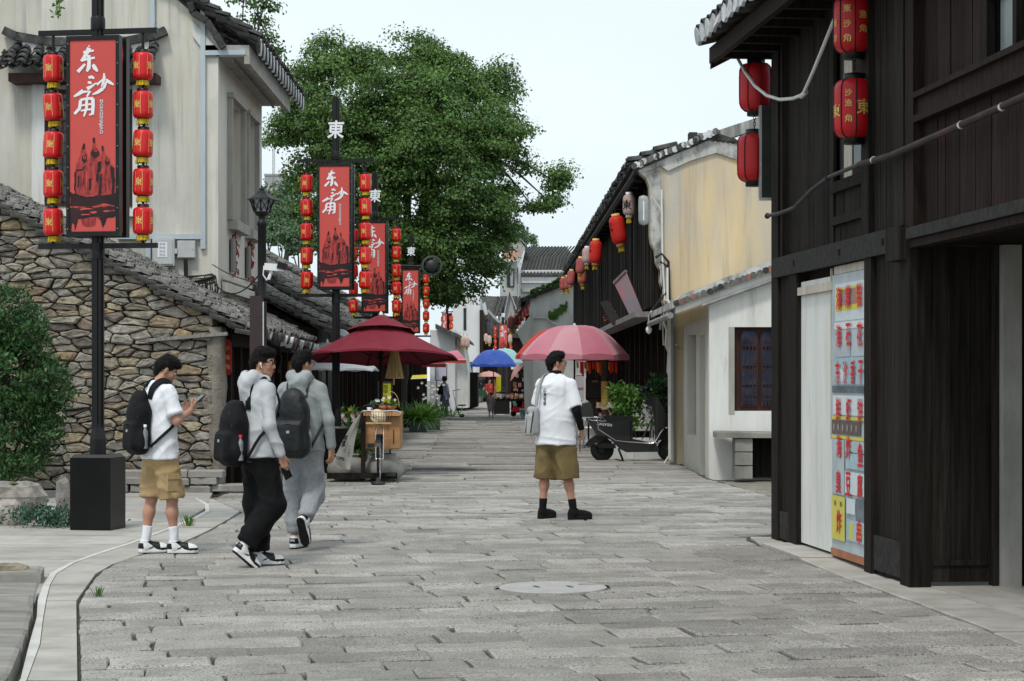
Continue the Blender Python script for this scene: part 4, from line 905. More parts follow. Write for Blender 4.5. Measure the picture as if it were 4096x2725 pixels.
MB().b2((-.07, -.04, 0), (.085, .05, .88)).build('panel', 'sign_dark', sb); MB().b2((-.075, -.045, 0), (-.055, .055, .88)).build('edge', 'steel', sb); MB().b2((-.07, -.045, -.02), (.085, .055, .0)).build('edge', 'steel', sb)

# ------------------------------------------------------------------ white lean-to with bench
lt = thing('white_lean_to', 'low whitewashed lean-to with barred window and lean roof beside the yellow house', 'outbuilding', (3.02, 29.85, 0))
LY = 29.85; lz = lambda x: 2.52 + (x - 2.55) * .36
WX0, WX1, WZ0, WZ1 = at(734.5, 0, LY)[0], at(790, 0, LY)[0], at(0, 411, LY)[2], at(0, 327, LY)[2]
fw = MB()
for poly in ([(3.02, -.05), (WX0, -.05), (WX0, lz(WX0)), (3.02, lz(3.02))], [(WX0, -.05), (WX1, -.05), (WX1, WZ0), (WX0, WZ0)], [(WX0, WZ1), (WX1, WZ1), (WX1, lz(WX1)), (WX0, lz(WX0))], [(WX1, -.05), (6, -.05), (6, lz(6)), (WX1, lz(WX1))]): fw.prism(poly, lambda a, b, d: (a, LY + d, b), .22)
bw(fw, 'front_wall', 'plaster_clean', lt)
sd = MB().b2((3.02, LY + .22, -.05), (3.2, 30.5, 2.45)).b2((3.02, 30.5, 2.2), (3.2, 31.4, 2.45)).b2((3.02, 31.4, -.05), (3.2, 32.0, 2.45)).b2((3.02, 32.0, 2.25), (3.2, 33.6, 2.45)).b2((3.02, 32.0, -.05), (3.2, 33.6, .55)).b2((3.02, 33.6, -.05), (3.2, 34.4, 2.45))
bw(sd, 'side_wall', 'plaster_side', lt); bw(MB().b2((3.16, 30.5, -.05), (3.2, 31.4, 2.2)), 'door', 'concrete_trim', lt); bw(MB().b2((3.15, 32.0, .55), (3.2, 33.6, 2.25)), 'window_blind', 'concrete_trim', lt)
wn_ = bw(MB().b2((WX0, LY + .12, WZ0), (WX1, LY + .2, WZ1)), 'window', 'wood_red', lt)
bw(MB().b2((WX0 - .09, LY - .006, WZ0 - .05), (WX0 + .0, LY + .12, WZ1 + .0)), 'jamb', 'concrete_trim', wn_)
for k in range(3):
    a0 = WX0 + .10 + k * .31; bw(MB().b2((a0, LY + .085, WZ0 + .07), (a0 + .27, LY + .12, WZ1 - .1)), 'sash', 'wood_red', wn_)
    for j in range(4): bw(MB().b2((a0 + .03, LY + .07, WZ0 + .11 + j * .29), (a0 + .24, LY + .084, WZ0 + .35 + j * .29)), 'pane', 'glass_blue', wn_)
    for xx in (.075, .13, .185): bw(MB().b2((a0 + xx - .007, LY + .05, WZ0 + .08), (a0 + xx + .007, LY + .069, WZ1 - .12)), 'bar', 'wood_red', wn_)
    for zz in (.17, .24, 1.0, 1.07): bw(MB().b2((a0 + .03, LY + .045, WZ0 + zz), (a0 + .24, LY + .05, WZ0 + zz + .012)), 'bar', 'wood_red', wn_)
rf = bw(MB().prism([(2.44, lz(2.44) + .10), (6, lz(6) + .10), (6, lz(6) + .2), (2.44, lz(2.44) + .2)], lambda a, b, d: (a, LY - .16 + d, b), 4.7), 'roof', 'plaster_verge', lt)
bw(MB().prism([(2.5, lz(2.5)), (6, lz(6)), (6, lz(6) + .10), (2.5, lz(2.5) + .10)], lambda a, b, d: (a, LY - .10 + d, b), .2), 'verge_band', 'plaster_clean', rf)
bw(MB().tube([(2.9, LY - .13, lz(2.9) - .03), (4.6, LY - .13, lz(4.6) - .03)], .026, 8), 'verge_pipe', 'pipe_grey', rf)
for i in range(34):
    xx = 2.5 + i * .085; q = MB().lathe([(.045, -.06), (.05, .06)], (xx, LY - .13, lz(xx) + .155 + random.gauss(0, .006)), 8, mtx=Matrix.Rotation(R(90), 4, 'X') @ Matrix.Rotation(random.gauss(0, .2), 4, 'Y'), sm=False); bw(q, 'verge_tile', random.choice(['tile_red', 'tile', 'tile', 'tile_dark']), rf)
bw(MB().prism([(2.5, lz(2.5) + .2), (6, lz(6) + .2), (6, lz(6) + .30), (4.4, lz(4.4) + .30), (2.6, lz(2.6) + .26)], lambda a, b, d: (a, LY - .05 + d, b), .5), 'coping', 'plaster_verge', rf)
bw(MB().tube([(2.42, LY - .1, 2.47), (2.42, 34.3, 2.47)], .05, 8), 'gutter', 'pipe_grey', lt)
bn = thing('stone_bench', 'rough stone slab bench on block legs under the barred window', 'bench', (3.55, LY - .3, 0))
V, F = slab([(-.48, -.26), (1.5, -.22), (1.5, .22), (-.48, .24)], .70, .085, .012, .012, .12)
MB().add(V, F).build('seat', 'dark_slab', bn)
lg = MB()
for k in range(3): V, F = slab([(-.19, -.2), (.07, -.2), (.07, .2), (-.19, .2)], .20 + k * .205, .2, .012, .01, .1); MB().add(V, F).build('leg_block', 'dark_slab', bn)
MB().b2((.1, .12, 0), (1.5, .24, .6)).build('back_panel', 'wood_row', bn); MB().b2((1.2, -.2, 0), (1.45, .2, .61)).build('leg', 'concrete_trim', bn)

# ------------------------------------------------------------------ yellow gabled house and its row of timber shops
GY_ = 34.5
yh = thing('yellow_house', 'ochre plastered gable house with stained wall and tiled ridge on the right', 'house', (3.6, GY_, 0))
X5 = lambda u: (u - CU) * GY_ / FPX
Z5 = lambda v: CAMH - (v - VH) * GY_ / FPX
left = [(636, 167), (640, 173), (646, 178), (649, 186), (650, 200), (650, 235), (651, 243), (655, 250), (656, 262), (660, 270), (660, 282), (663, 291), (662, 300), (665, 308), (664, 322), (667, 330), (666, 345), (669, 352), (668, 372), (671, 380), (670, 464)]
poly = [(X5(u), Z5(v)) for u, v in left][::-1] + [(X5(655), Z5(157)), (X5(690), Z5(148)), (X5(716), Z5(136)), (X5(745), Z5(144)), (X5(800), Z5(165)), (X5(800), -.05)]
poly = [poly[0]] + poly[1:]
bw(MB().prism(poly, lambda a, b, d: (a, GY_ + d, b), .35), 'gable_wall', 'plaster_yellow', yh)
bn_ = [(X5(u), Z5(v)) for u, v in [(636, 167), (655, 158), (690, 149), (716, 137), (745, 145), (800, 166), (800, 184), (745, 163), (716, 153), (690, 161), (668, 171), (660, 166), (652, 170), (640, 173)]]
bw(MB().prism(bn_, lambda a, b, d: (a, GY_ - .05 + d, b), .045), 'verge_band', 'plaster_verge', yh)
qp = [(X5(u), Z5(v)) for u, v in [(637, 172), (660, 170), (662, 200), (662, 300), (672, 330), (672, 460), (668.3, 460)]] + [(X5(u), Z5(v)) for u, v in left[::-1][1:-1]]
bw(MB().prism(qp, lambda a, b, d: (a, GY_ - .03 + d, b), .028), 'quoin', 'plaster_verge', yh)
rf = bw(MB().prism([(X5(634), Z5(168)), (X5(716), Z5(133)), (X5(800), Z5(163)), (X5(800), Z5(166)), (X5(716), Z5(137)), (X5(634), Z5(172))], lambda a, b, d: (a, GY_ - .08 + d, b), 12), 'roof', 'tile_dark', yh)
for i in range(40):
    t = i / 39; xx = X5(634) + (X5(716) - X5(634)) * t; zz = Z5(166.5) + (Z5(132) - Z5(166.5)) * t
    bw(MB().lathe([(.05, -.10), (.055, .10)], (xx, GY_ - .05, zz + random.gauss(0, .008)), 8, mtx=Matrix.Rotation(R(90), 4, 'X') @ Matrix.Rotation(random.gauss(0, .25), 4, 'Y'), sm=False), 'verge_tile', random.choice(['tile', 'tile', 'tile_end', 'tile_dark']), rf)
rb = MB(); RP = [(690.5, 131.5), (692, 133), (706, 133.5), (722, 130), (740, 124), (775, 113)]
for a, b_ in zip(RP[1:], RP[2:]): rb.bar((X5(a[0]), GY_ + .3, Z5(a[1] + 4)), (X5(b_[0]), GY_ + .3, Z5(b_[1] + 4)), .2, .26, up=(0, 1, 0))
bw(rb, 'ridge', 'plaster_grime', rf); bw(MB().b2((X5(690), GY_ + .15, Z5(143)), (X5(698), GY_ + .45, Z5(131))), 'ridge_end', 'tile_dark', rf)
for i in range(6): bw(MB().lathe([(.04, -.05), (.085, .0), (.04, .05)], (X5(708 + i * 5), GY_ - .02, Z5(139.5 - i * 0 + (i - 2) * .6)), 8), 'ridge_scroll', 'tile_dark', rf)
# drain pipes, conduits and a lamp arm on the corner
dp = thing('corner_pipes', 'grey downpipe and white conduits clipped to the corner of the yellow house', 'pipe', (X5(671), GY_ - .1, 0))
def p5(pts, off=.1): return [(X5(u), GY_ - off, Z5(v)) for u, v in pts]
for pts, r_, mt in (([(672, 300), (672, 462)], .042, 'pipe_grey'), ([(661, 190), (662, 260), (664, 300), (668, 302), (669, 455), (664, 463)], .02, 'pipe_white'), ([(667, 268), (667, 300), (670, 305), (670, 460)], .03, 'pipe_white'), ([(651, 196), (658, 206), (661, 212)], .008, 'pipe_white'), ([(660, 262), (666, 266), (668, 290), (660, 300), (650, 312), (648, 322)], .022, 'cable'), ([(655, 258), (661, 254), (668, 262), (669, 300)], .025, 'cable'), ([(662, 318), (663, 345), (677, 345)], .014, 'pipe_white'), ([(672, 340), (676, 348), (688, 350), (690, 400), (684, 402)], .010, 'pipe_grey')):
    bw(MB().tube(p5(pts), r_, 7), 'pipe', mt, dp)
la = thing('lamp_arm', 'white bracket with a small bulb lamp on the corner of the yellow house', 'lamp', (X5(655), GY_ - .2, Z5(322)))
bw(MB().tube(p5([(661, 312), (650, 312), (648, 316), (648, 326)], .2), .014, 6).bar((X5(661), GY_ - .2, Z5(312)), (X5(659), GY_ - .2, Z5(330)), .04, .03), 'bracket', 'steel', la); bw(MB().lathe([(.0, -.1), (.05, -.06), (.055, 0), (.02, .05)], (X5(648), GY_ - .2, Z5(329)), 10), 'bulb', 'plastic_white', la)
am = thing('wall_lamp', 'grey oblong bulkhead lamp at the corner under the eave of the yellow house', 'lamp', (X5(643), GY_ - .12, Z5(226)))
MB().lathe([(.0, 0), (.10, .03), (.12, .10), (.12, .52), (.10, .60), (0, .63)], n=12, sx=1, sy=.6).build('housing', 'glass_frost', am); MB().box((0, -.075, .3), (.03, .01, .4)).build('tube', 'plastic_white', am); am.scale = (.75, .75, .85)
# the timber row behind: upper storey on the street side
tr = thing('timber_row', 'long row of black timber shops with mossy eave receding behind the yellow house', 'shop row', (2.6, 52, 0))
fx = lambda y: 2.50 - .0083 * (y - 34.5)
ex = lambda y: 2.16 - .0067 * (y - 34.5)
Y0, Y1 = GY_ + .36, 70.4
V = [(fx(Y0), Y0, 2.75), (fx(Y1), Y1, 2.75), (fx(Y1), Y1, 5.5), (fx(Y0), Y0, 5.5)]
bw(MB().prism([(fx(Y0) + .06, Y0), (fx(Y1) + .06, Y1), (5, Y1), (5, Y0)], lambda a, b, d: (a, b, 2.78 + d), 2.8), 'upper_wall', 'wood_row', tr)
yy = Y0
while yy < Y1 - .3:
    w_ = random.uniform(.24, .34) * (1 + (yy - 34) * .02); bw(MB().b2((fx(yy) + random.gauss(0, .008), yy, 2.8), (fx(yy) + .05, yy + w_ - .015, 5.4)), 'plank', random.choice(['wood_row', 'wood_row', 'wood_black']), tr); yy += w_
bw(MB().prism([(3.25, Y0), (3.05, Y1), (5, Y1), (5, Y0)], lambda a, b, d: (a, b, -.05 + d), 2.83), 'ground_wall', 'wood_row', tr)
for i in range(22):
    yy = Y0 + .3 + i * 1.6; bw(MB().b2((fx(yy) + .40, yy, 0), (fx(yy) + .53, yy + .14, 2.75)), 'post', 'wood_umber' if i % 2 else 'wood_black', tr)
    if i < 14:
        bw(MB().b2((3.1, yy + .3, .8), (3.16, yy + 1.4, 2.3)), 'shop_window', random.choice(['glass_dark', 'wood_umber', 'glass_frost']) if i % 3 else 'glass_dark', tr)
        for k in range(4): bw(MB().b2((3.05, yy + .3 + k * .33, .3), (3.09, yy + .34 + k * .33, 2.4)), 'mullion', 'wood_row', tr)
bw(MB().prism([(fx(Y0) - .28, Y0 + .4), (fx(60) - .28, 60), (fx(60) + .1, 60), (fx(Y0) + .1, Y0 + .4)], lambda a, b, d: (a, b, 2.62 + d), .10), 'pent_beam', 'wood_grey', tr)
rf = bw(MB().prism([(ex(Y0), 5.12), (ex(Y0) + 1.6, 5.12 + 1.6 * .40), (ex(Y0) + 1.6, 5.2 + 1.6 * .4), (ex(Y0), 5.2)], lambda a, b, d: (a - .0067 * d, Y0 - .2 + d, b), Y1 - Y0 + .3), 'roof', 'tile_dark', tr)
bw(MB().bar((ex(Y0) + .02, Y0 - .2, 5.08), (ex(Y1) + .02, Y1, 5.08), .05, .12), 'fascia', 'wood_row', rf)
roof_field(rf, (ex(Y0) - .04, Y0 - .2, 5.24), (-.0067, 1, 0), (.928, 0, .371), 126, .285, 3, .25, 'tile_dark', 70)
for i in range(300):
    pass
q = MB()
for i in range(900):                                          # moss tufts on the eave
    y_ = random.uniform(Y0, Y1); r_ = random.uniform(.02, .06); q.add([(ex(y_) + random.uniform(-.06, .12), y_ + a, 5.27 + b) for a, b in ((-r_, 0), (r_, 0), (0, r_ * random.uniform(.8, 2)))], [(0, 1, 2)])
bw(q, 'moss', 'moss', tr, kind='stuff')
for i in range(30): bw(MB().b2((ex(Y0 + i * 1.15) + .03, Y0 + i * 1.15, 5.05), (fx(Y0) + .05, Y0 + i * 1.15 + .07, 5.12)), 'rafter', 'wood_row', rf)
# leaning printed panels on its front
for nm, lab, P4, mt, y_ in (('printed_panel', 'tilted sunset-coloured printed panel leaning on the balcony of the timber row', [(614, 283), (626, 271), (644, 315), (632, 320)], 'print_sunset', 37.6), ('printed_panel', 'small dark tilted panel with red print further along the timber row', [(600, 302), (608, 300), (622, 322), (613, 326)], 'sign_dark', 40.5)):
    p = [at(u, v, y_ + (627 - u) * .03) for u, v in P4]; t = thing(nm, lab, 'panel', p[3], group='tilted panels on the timber row')
    bw(MB().add(p + [(x, y + .04, z) for x, y, z in p], [(3, 2, 1, 0), (4, 5, 6, 7), (0, 1, 5, 4), (1, 2, 6, 5), (2, 3, 7, 6), (3, 0, 4, 7)]), 'sheet', mt, t)
    if mt == 'sign_dark':
        q = MB(); cxx = np.mean([a[0] for a in p]); czz = np.mean([a[2] for a in p])
        for i in range(26): q.box((cxx + random.gauss(0, .05), p[0][1] - .02, czz + random.gauss(0, .08)), (.03, .004, .02), ry=random.uniform(0, 3))
        bw(q, 'print', 'goods_red', t)
    else: bw(MB().bar(p[0], p[1], .05, .05), 'batten', 'wood_grey', t)
# ------------------------------------------------------------------ further houses of the street
def ribbed(O, E, U, nE, pitch, L, r):                         # rounded tile ribs of a far roof
    q = MB(); O, E, U = Vector(O), Vector(E).normalized(), Vector(U).normalized()
    for i in range(nE): q.tube([O + E * (i + .5) * pitch, O + E * (i + .5) * pitch + U * L], r, 6)
    return q
ih = thing('ivy_house', 'white stained house with creeper and mossy lean roof past the timber row', 'house', (1.4, 72.4, 0))
IY = 72.4
xi = lambda u: (u - CU) * IY / FPX
zi = lambda v: CAMH - (v - VH) * IY / FPX
bw(MB().prism([(xi(530), -.05), (xi(600), -.05), (xi(600), zi(272)), (xi(530), zi(299))], lambda a, b, d: (a, IY + d, b), .4), 'gable_wall', 'plaster_ivy', ih)
bw(MB().prism([(xi(521), zi(303)), (xi(600), zi(270)), (xi(600), zi(266)), (xi(520), zi(299))], lambda a, b, d: (a, IY - .3 + d, b), 9), 'roof', 'tile_dark', ih)
bw(MB().b2((xi(530) + .02, IY + .4, 0), (xi(530) + .25, 81, 3.6)), 'street_wall', 'wood_row', ih)
bw(MB().prism([(xi(512), zi(330)), (xi(526), zi(304)), (xi(526), zi(300)), (xi(511), zi(327))], lambda a, b, d: (a, IY + .1 + d, b), 8), 'pent_roof', 'tile_dark', ih)
bw(MB().prism([(xi(517), zi(332)), (xi(533), zi(312)), (xi(533), zi(420)), (xi(525), zi(420)), (xi(523), zi(345))], lambda a, b, d: (a, IY - .06 + d, b), .3), 'pier', 'plaster_old', ih)
bw(MB().tube([(xi(534), IY - .08, zi(318)), (xi(546), IY - .08, zi(318)), (xi(551), IY - .08, zi(322)), (xi(558), IY - .08, zi(326)), (xi(550), IY - .08, zi(334))], .035, 6), 'wall_pipe', 'pipe_white', ih)
q = MB(); random.seed(21)
for i in range(520):
    t = random.random(); xx = xi(530) + (xi(600) - xi(530)) * t; zz = zi(299) + (zi(268) - zi(299)) * t + random.uniform(.0, .28); r_ = random.uniform(.04, .10); a = random.uniform(0, 6.28)
    q.add([(xx + r_ * math.cos(a + k * 1.57), IY - .3 + random.uniform(-.1, .6), zz + r_ * math.sin(a + k * 1.57) * .7) for k in range(4)], [(0, 1, 2, 3)])
for i in range(220):
    t = random.random(); u_ = 549 + 18 * t; v_ = 318 - 12 * t + random.gauss(0, 2.2); p = at(u_, v_, IY - .05); r_ = .05; a = random.uniform(0, 6.28)
    q.add([(p[0] + r_ * math.cos(a + k * 1.57), p[1] - random.uniform(0, .08), p[2] + r_ * math.sin(a + k * 1.57)) for k in range(4)], [(0, 1, 2, 3)])
bw(q, 'creeper', 'leaf_fern', ih, kind='stuff')
# houses closing the view
def gable_house(name, label, u0, u1, vt, y, parts, cat='house'):
    t = thing(name, label, cat, ((u0 + u1) / 2 * y / FPX - CU * y / FPX, y, 0)); X = lambda u: (u - CU) * y / FPX; Z = lambda v: CAMH - (v - VH) * y / FPX
    for nm, P, mt, dy, dep in parts: bw(MB().prism([(X(u), Z(v)) for u, v in P], lambda a, b, d: (a, y + dy + d, b), dep), nm, mt, t)
    return t, X, Z
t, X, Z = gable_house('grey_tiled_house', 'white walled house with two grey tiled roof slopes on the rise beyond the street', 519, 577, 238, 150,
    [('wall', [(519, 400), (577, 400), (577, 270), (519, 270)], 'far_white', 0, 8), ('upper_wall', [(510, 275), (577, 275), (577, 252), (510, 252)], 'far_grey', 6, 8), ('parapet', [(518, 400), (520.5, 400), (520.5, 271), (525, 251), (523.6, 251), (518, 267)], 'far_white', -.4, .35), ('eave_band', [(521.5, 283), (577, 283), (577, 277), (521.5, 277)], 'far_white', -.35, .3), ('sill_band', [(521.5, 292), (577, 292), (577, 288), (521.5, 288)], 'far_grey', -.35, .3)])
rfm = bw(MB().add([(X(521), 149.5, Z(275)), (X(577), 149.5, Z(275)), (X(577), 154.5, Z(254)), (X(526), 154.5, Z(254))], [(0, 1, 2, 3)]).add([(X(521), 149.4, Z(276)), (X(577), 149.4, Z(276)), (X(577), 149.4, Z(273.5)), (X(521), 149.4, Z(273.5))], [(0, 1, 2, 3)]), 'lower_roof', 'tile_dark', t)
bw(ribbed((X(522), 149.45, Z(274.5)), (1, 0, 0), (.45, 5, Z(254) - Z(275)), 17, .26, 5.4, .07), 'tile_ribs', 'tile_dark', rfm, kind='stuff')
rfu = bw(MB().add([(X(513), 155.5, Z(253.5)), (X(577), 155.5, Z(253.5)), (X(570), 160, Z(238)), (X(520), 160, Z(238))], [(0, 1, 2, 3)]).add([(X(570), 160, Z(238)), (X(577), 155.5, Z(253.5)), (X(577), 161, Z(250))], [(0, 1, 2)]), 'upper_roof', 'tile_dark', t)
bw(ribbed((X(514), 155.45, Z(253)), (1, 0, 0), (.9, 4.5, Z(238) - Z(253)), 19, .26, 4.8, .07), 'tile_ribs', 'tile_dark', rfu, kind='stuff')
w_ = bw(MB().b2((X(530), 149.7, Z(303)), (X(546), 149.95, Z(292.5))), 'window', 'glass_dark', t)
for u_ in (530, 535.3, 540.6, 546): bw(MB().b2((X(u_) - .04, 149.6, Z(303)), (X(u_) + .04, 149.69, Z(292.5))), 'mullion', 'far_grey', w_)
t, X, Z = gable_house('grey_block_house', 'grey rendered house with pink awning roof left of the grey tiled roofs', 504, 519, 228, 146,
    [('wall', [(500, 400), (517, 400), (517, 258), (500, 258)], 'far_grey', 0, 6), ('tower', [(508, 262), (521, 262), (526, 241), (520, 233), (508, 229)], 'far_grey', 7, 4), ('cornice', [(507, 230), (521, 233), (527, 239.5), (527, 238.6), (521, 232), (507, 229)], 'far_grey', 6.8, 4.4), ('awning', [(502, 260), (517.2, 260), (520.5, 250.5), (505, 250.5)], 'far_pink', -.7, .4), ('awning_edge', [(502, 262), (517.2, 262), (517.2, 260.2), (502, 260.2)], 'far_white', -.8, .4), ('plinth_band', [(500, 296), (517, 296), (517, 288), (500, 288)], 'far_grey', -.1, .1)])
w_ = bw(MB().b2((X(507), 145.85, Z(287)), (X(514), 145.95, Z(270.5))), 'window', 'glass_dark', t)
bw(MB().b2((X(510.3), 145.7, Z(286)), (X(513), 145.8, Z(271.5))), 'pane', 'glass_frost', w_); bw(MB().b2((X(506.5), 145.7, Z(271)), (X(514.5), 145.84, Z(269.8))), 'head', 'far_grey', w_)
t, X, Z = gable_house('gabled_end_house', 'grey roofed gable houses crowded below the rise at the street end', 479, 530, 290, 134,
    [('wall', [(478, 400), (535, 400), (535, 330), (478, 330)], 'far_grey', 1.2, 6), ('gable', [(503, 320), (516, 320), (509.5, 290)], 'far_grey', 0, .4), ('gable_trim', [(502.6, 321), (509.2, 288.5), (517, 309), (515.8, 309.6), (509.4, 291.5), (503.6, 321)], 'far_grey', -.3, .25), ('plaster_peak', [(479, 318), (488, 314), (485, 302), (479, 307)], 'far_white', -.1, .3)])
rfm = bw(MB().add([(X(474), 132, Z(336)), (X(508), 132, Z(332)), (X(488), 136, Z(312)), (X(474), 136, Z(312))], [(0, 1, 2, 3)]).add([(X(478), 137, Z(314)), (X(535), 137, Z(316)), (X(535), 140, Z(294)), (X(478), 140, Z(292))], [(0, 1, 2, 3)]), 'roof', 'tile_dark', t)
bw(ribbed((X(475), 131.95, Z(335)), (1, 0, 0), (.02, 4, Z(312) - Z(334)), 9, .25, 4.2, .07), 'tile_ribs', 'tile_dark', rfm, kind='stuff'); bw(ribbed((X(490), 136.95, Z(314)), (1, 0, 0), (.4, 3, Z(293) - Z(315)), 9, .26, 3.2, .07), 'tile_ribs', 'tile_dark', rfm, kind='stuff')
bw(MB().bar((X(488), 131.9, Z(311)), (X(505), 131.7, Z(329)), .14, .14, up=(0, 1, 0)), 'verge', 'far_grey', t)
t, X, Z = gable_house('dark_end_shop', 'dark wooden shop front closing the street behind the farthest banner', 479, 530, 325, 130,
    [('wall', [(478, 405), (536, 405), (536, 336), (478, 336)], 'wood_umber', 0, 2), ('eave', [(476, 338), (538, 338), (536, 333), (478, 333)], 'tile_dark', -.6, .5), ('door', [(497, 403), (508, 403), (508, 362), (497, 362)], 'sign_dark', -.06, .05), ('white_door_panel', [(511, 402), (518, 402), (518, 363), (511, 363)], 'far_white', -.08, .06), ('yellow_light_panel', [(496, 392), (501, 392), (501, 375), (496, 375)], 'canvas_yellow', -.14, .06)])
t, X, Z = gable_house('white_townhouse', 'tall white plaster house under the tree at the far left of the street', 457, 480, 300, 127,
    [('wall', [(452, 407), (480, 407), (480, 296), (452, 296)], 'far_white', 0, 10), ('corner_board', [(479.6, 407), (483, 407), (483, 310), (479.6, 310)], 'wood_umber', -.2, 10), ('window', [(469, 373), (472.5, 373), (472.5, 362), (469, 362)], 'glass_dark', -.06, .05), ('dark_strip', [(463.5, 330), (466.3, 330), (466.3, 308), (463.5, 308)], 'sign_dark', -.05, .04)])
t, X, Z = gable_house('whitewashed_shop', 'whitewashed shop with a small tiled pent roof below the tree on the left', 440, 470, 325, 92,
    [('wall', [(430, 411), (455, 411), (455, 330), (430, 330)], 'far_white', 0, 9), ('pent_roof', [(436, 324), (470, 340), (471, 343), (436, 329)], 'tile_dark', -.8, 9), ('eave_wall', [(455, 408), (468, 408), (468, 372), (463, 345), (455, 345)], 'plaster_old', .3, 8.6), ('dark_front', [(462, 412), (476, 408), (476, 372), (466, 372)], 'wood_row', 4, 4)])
ll = thing('left_shop_row', 'dark timber shop fronts in the shade under the tree on the left', 'shop row', (-4.2, 74, 0))
bw(MB().b2((-6, 64.2, 0), (-4.05, 91, 3.2)), 'wall', 'wood_row', ll); bw(MB().prism([(-6.2, 4.3), (-3.6, 2.95), (-3.6, 3.03), (-6.2, 4.38)], lambda a, b, d: (a, 64 + d, b), 27), 'roof', 'tile_dark', ll)
for i in range(18): bw(MB().b2((-4.04, 64.4 + i * 1.5, 0), (-3.92, 64.55 + i * 1.5, 2.9)), 'post', 'wood_umber', ll)

# ------------------------------------------------------------------ leaves, trees, shrubs
def leaf_cards(C, size, up=.35, lw=.34, seed=1, N=None):
    """one folded leaf card for each centre C (n,3); N turns the blades outward from their clump"""
    rg = np.random.default_rng(seed); n = len(C)
    if N is None:
        d = rg.normal(size=(n, 3)); d[:, 2] += up; d /= np.linalg.norm(d, axis=1)[:, None]; s_ = rg.normal(size=(n, 3)); s_ -= (s_ * d).sum(1)[:, None] * d; s_ /= np.linalg.norm(s_, axis=1)[:, None]; nn = np.cross(d, s_)
    else:
        nn = N + rg.normal(size=(n, 3)) * .45; nn[:, 2] += .25; nn /= np.linalg.norm(nn, axis=1)[:, None]; d = rg.normal(size=(n, 3)) + N * .4; d[:, 2] -= .5; d -= (d * nn).sum(1)[:, None] * nn; d /= np.linalg.norm(d, axis=1)[:, None]; s_ = np.cross(nn, d)
    L = (size * rg.uniform(.6, 1.35, n))[:, None]; w = L * lw
    V = np.stack([C, C + d * L * .45 + s_ * w + nn * L * .06, C + d * L, C + d * L * .45 - s_ * w + nn * L * .06], 1).reshape(-1, 3)
    return V, np.arange(4 * n).reshape(n, 4)
def crown_points(lobes, nclump, nleaf, rc, seed=2, shell=.62, dome=False):
    """leaf centres in clumps spread over the outer part of each ellipsoid lobe (cx,cy,cz,rx,ry,rz)"""
    rg = np.random.default_rng(seed); out = []; tips = []; nr = []
    for (cx, cy, cz, rx, ry, rz) in lobes:
        k = max(3, int(nclump * (rx * ry * rz) ** (2 / 3)))
        d = rg.normal(size=(k, 3)); d /= np.linalg.norm(d, axis=1)[:, None]; r = rg.uniform(shell, 1.0, k)[:, None]
        P = np.array((cx, cy, cz)) + d * r * (rx, ry, rz); tips += [tuple(p) for p in P[:max(2, k // 6)]]
        for p in P:
            m_ = int(nleaf * rg.uniform(.6, 1.4)); q = rg.normal(size=(m_, 3))
            if dome: q[:, 2] = np.abs(q[:, 2]) * .9 - .25; q /= np.linalg.norm(q, axis=1)[:, None]; nr.append(q.copy()); q = q * (rc * rg.uniform(.7, 1.35) * rg.uniform(.35, 1.05, m_)[:, None]) * (1.08, 1.08, .95)
            else: q = q * (rc, rc, rc * .62) * rg.uniform(.7, 1.25)
            out.append(p + q)
    return np.concatenate(out), tips, (np.concatenate(nr) if dome else None)
def tree(name, label, base, lobes, nclump, nleaf, rc, size, mt='leaf', trunk_r=.3, seed=3, group=None, young=0, shell=.62, fork=None):
    t = thing(name, label, 'tree', base, group=group); B = np.array(base)
    C, tips, NR = crown_points(lobes, nclump, nleaf, rc, seed, shell, True); V, F = leaf_cards(C - B, size, seed=seed, N=NR)
    o = link('crown', fast_mesh('crown', V, F, [mt, 'leaf_young'], idx=(np.random.default_rng(seed).random(len(F)) < young).astype(int)), t)
    tb_ = MB(); cm = np.mean([l_[:3] for l_ in lobes], 0) - B; fk = Vector(fork or (cm[0] * .4, cm[1] * .4, cm[2] * .45))
    tb_.tube([(0, 0, -.1), (fk.x * .2, fk.y * .2, fk.z * .3), tuple(fk)], [trunk_r * 1.25, trunk_r, trunk_r * .8], 10)
    big = [l_ for l_ in lobes if l_[3] > .55 * max(q_[3] for q_ in lobes)]
    for l_ in lobes:
        c_ = Vector(np.array(l_[:3]) - B)
        if l_ not in big:
            nb = Vector(np.array(min(big, key=lambda a: sum((a[i] - l_[i]) ** 2 for i in range(3)))[:3]) - B); tb_.tube([tuple(nb), tuple(nb.lerp(c_, .6) + Vector((0, 0, .1))), tuple(c_)], [trunk_r * .12, trunk_r * .09, trunk_r * .04], 6); continue
        m_ = fk.lerp(c_, .5) + Vector((random.gauss(0, .2), random.gauss(0, .2), random.uniform(0, .4))); tb_.tube([tuple(fk), tuple(m_), tuple(c_)], [trunk_r * .34, trunk_r * .18, trunk_r * .06], 7)
    tb_.build('trunk', 'bark', t)
    q = MB(); rg_ = random.Random(seed)
    for p in tips[:160]:
        l_ = min(lobes, key=lambda a: sum((a[i] - p[i]) ** 2 for i in range(3))); a = Vector(np.array(l_[:3]) - B); b_ = Vector(np.array(p) - B); q.tube([tuple(a), tuple(a.lerp(b_, .5) + Vector((rg_.gauss(0, .1), 0, rg_.gauss(0, .1)))), tuple(b_)], [trunk_r * .12, trunk_r * .08, trunk_r * .03], 5)
    q.build('branches', 'bark', t, kind='stuff'); return t
TY = 70.
def lob(u, v, ru, rv, dy=0., y=TY):                              # ellipsoid lobe from its place in the 2357-pixel view
    k = .43445; x, y_, z = at(u * k, v * k, y + dy); sc = (y + dy) / FPX * k; return (x, y + dy, z, ru * sc, (ru + rv) / 2 * sc, rv * sc)
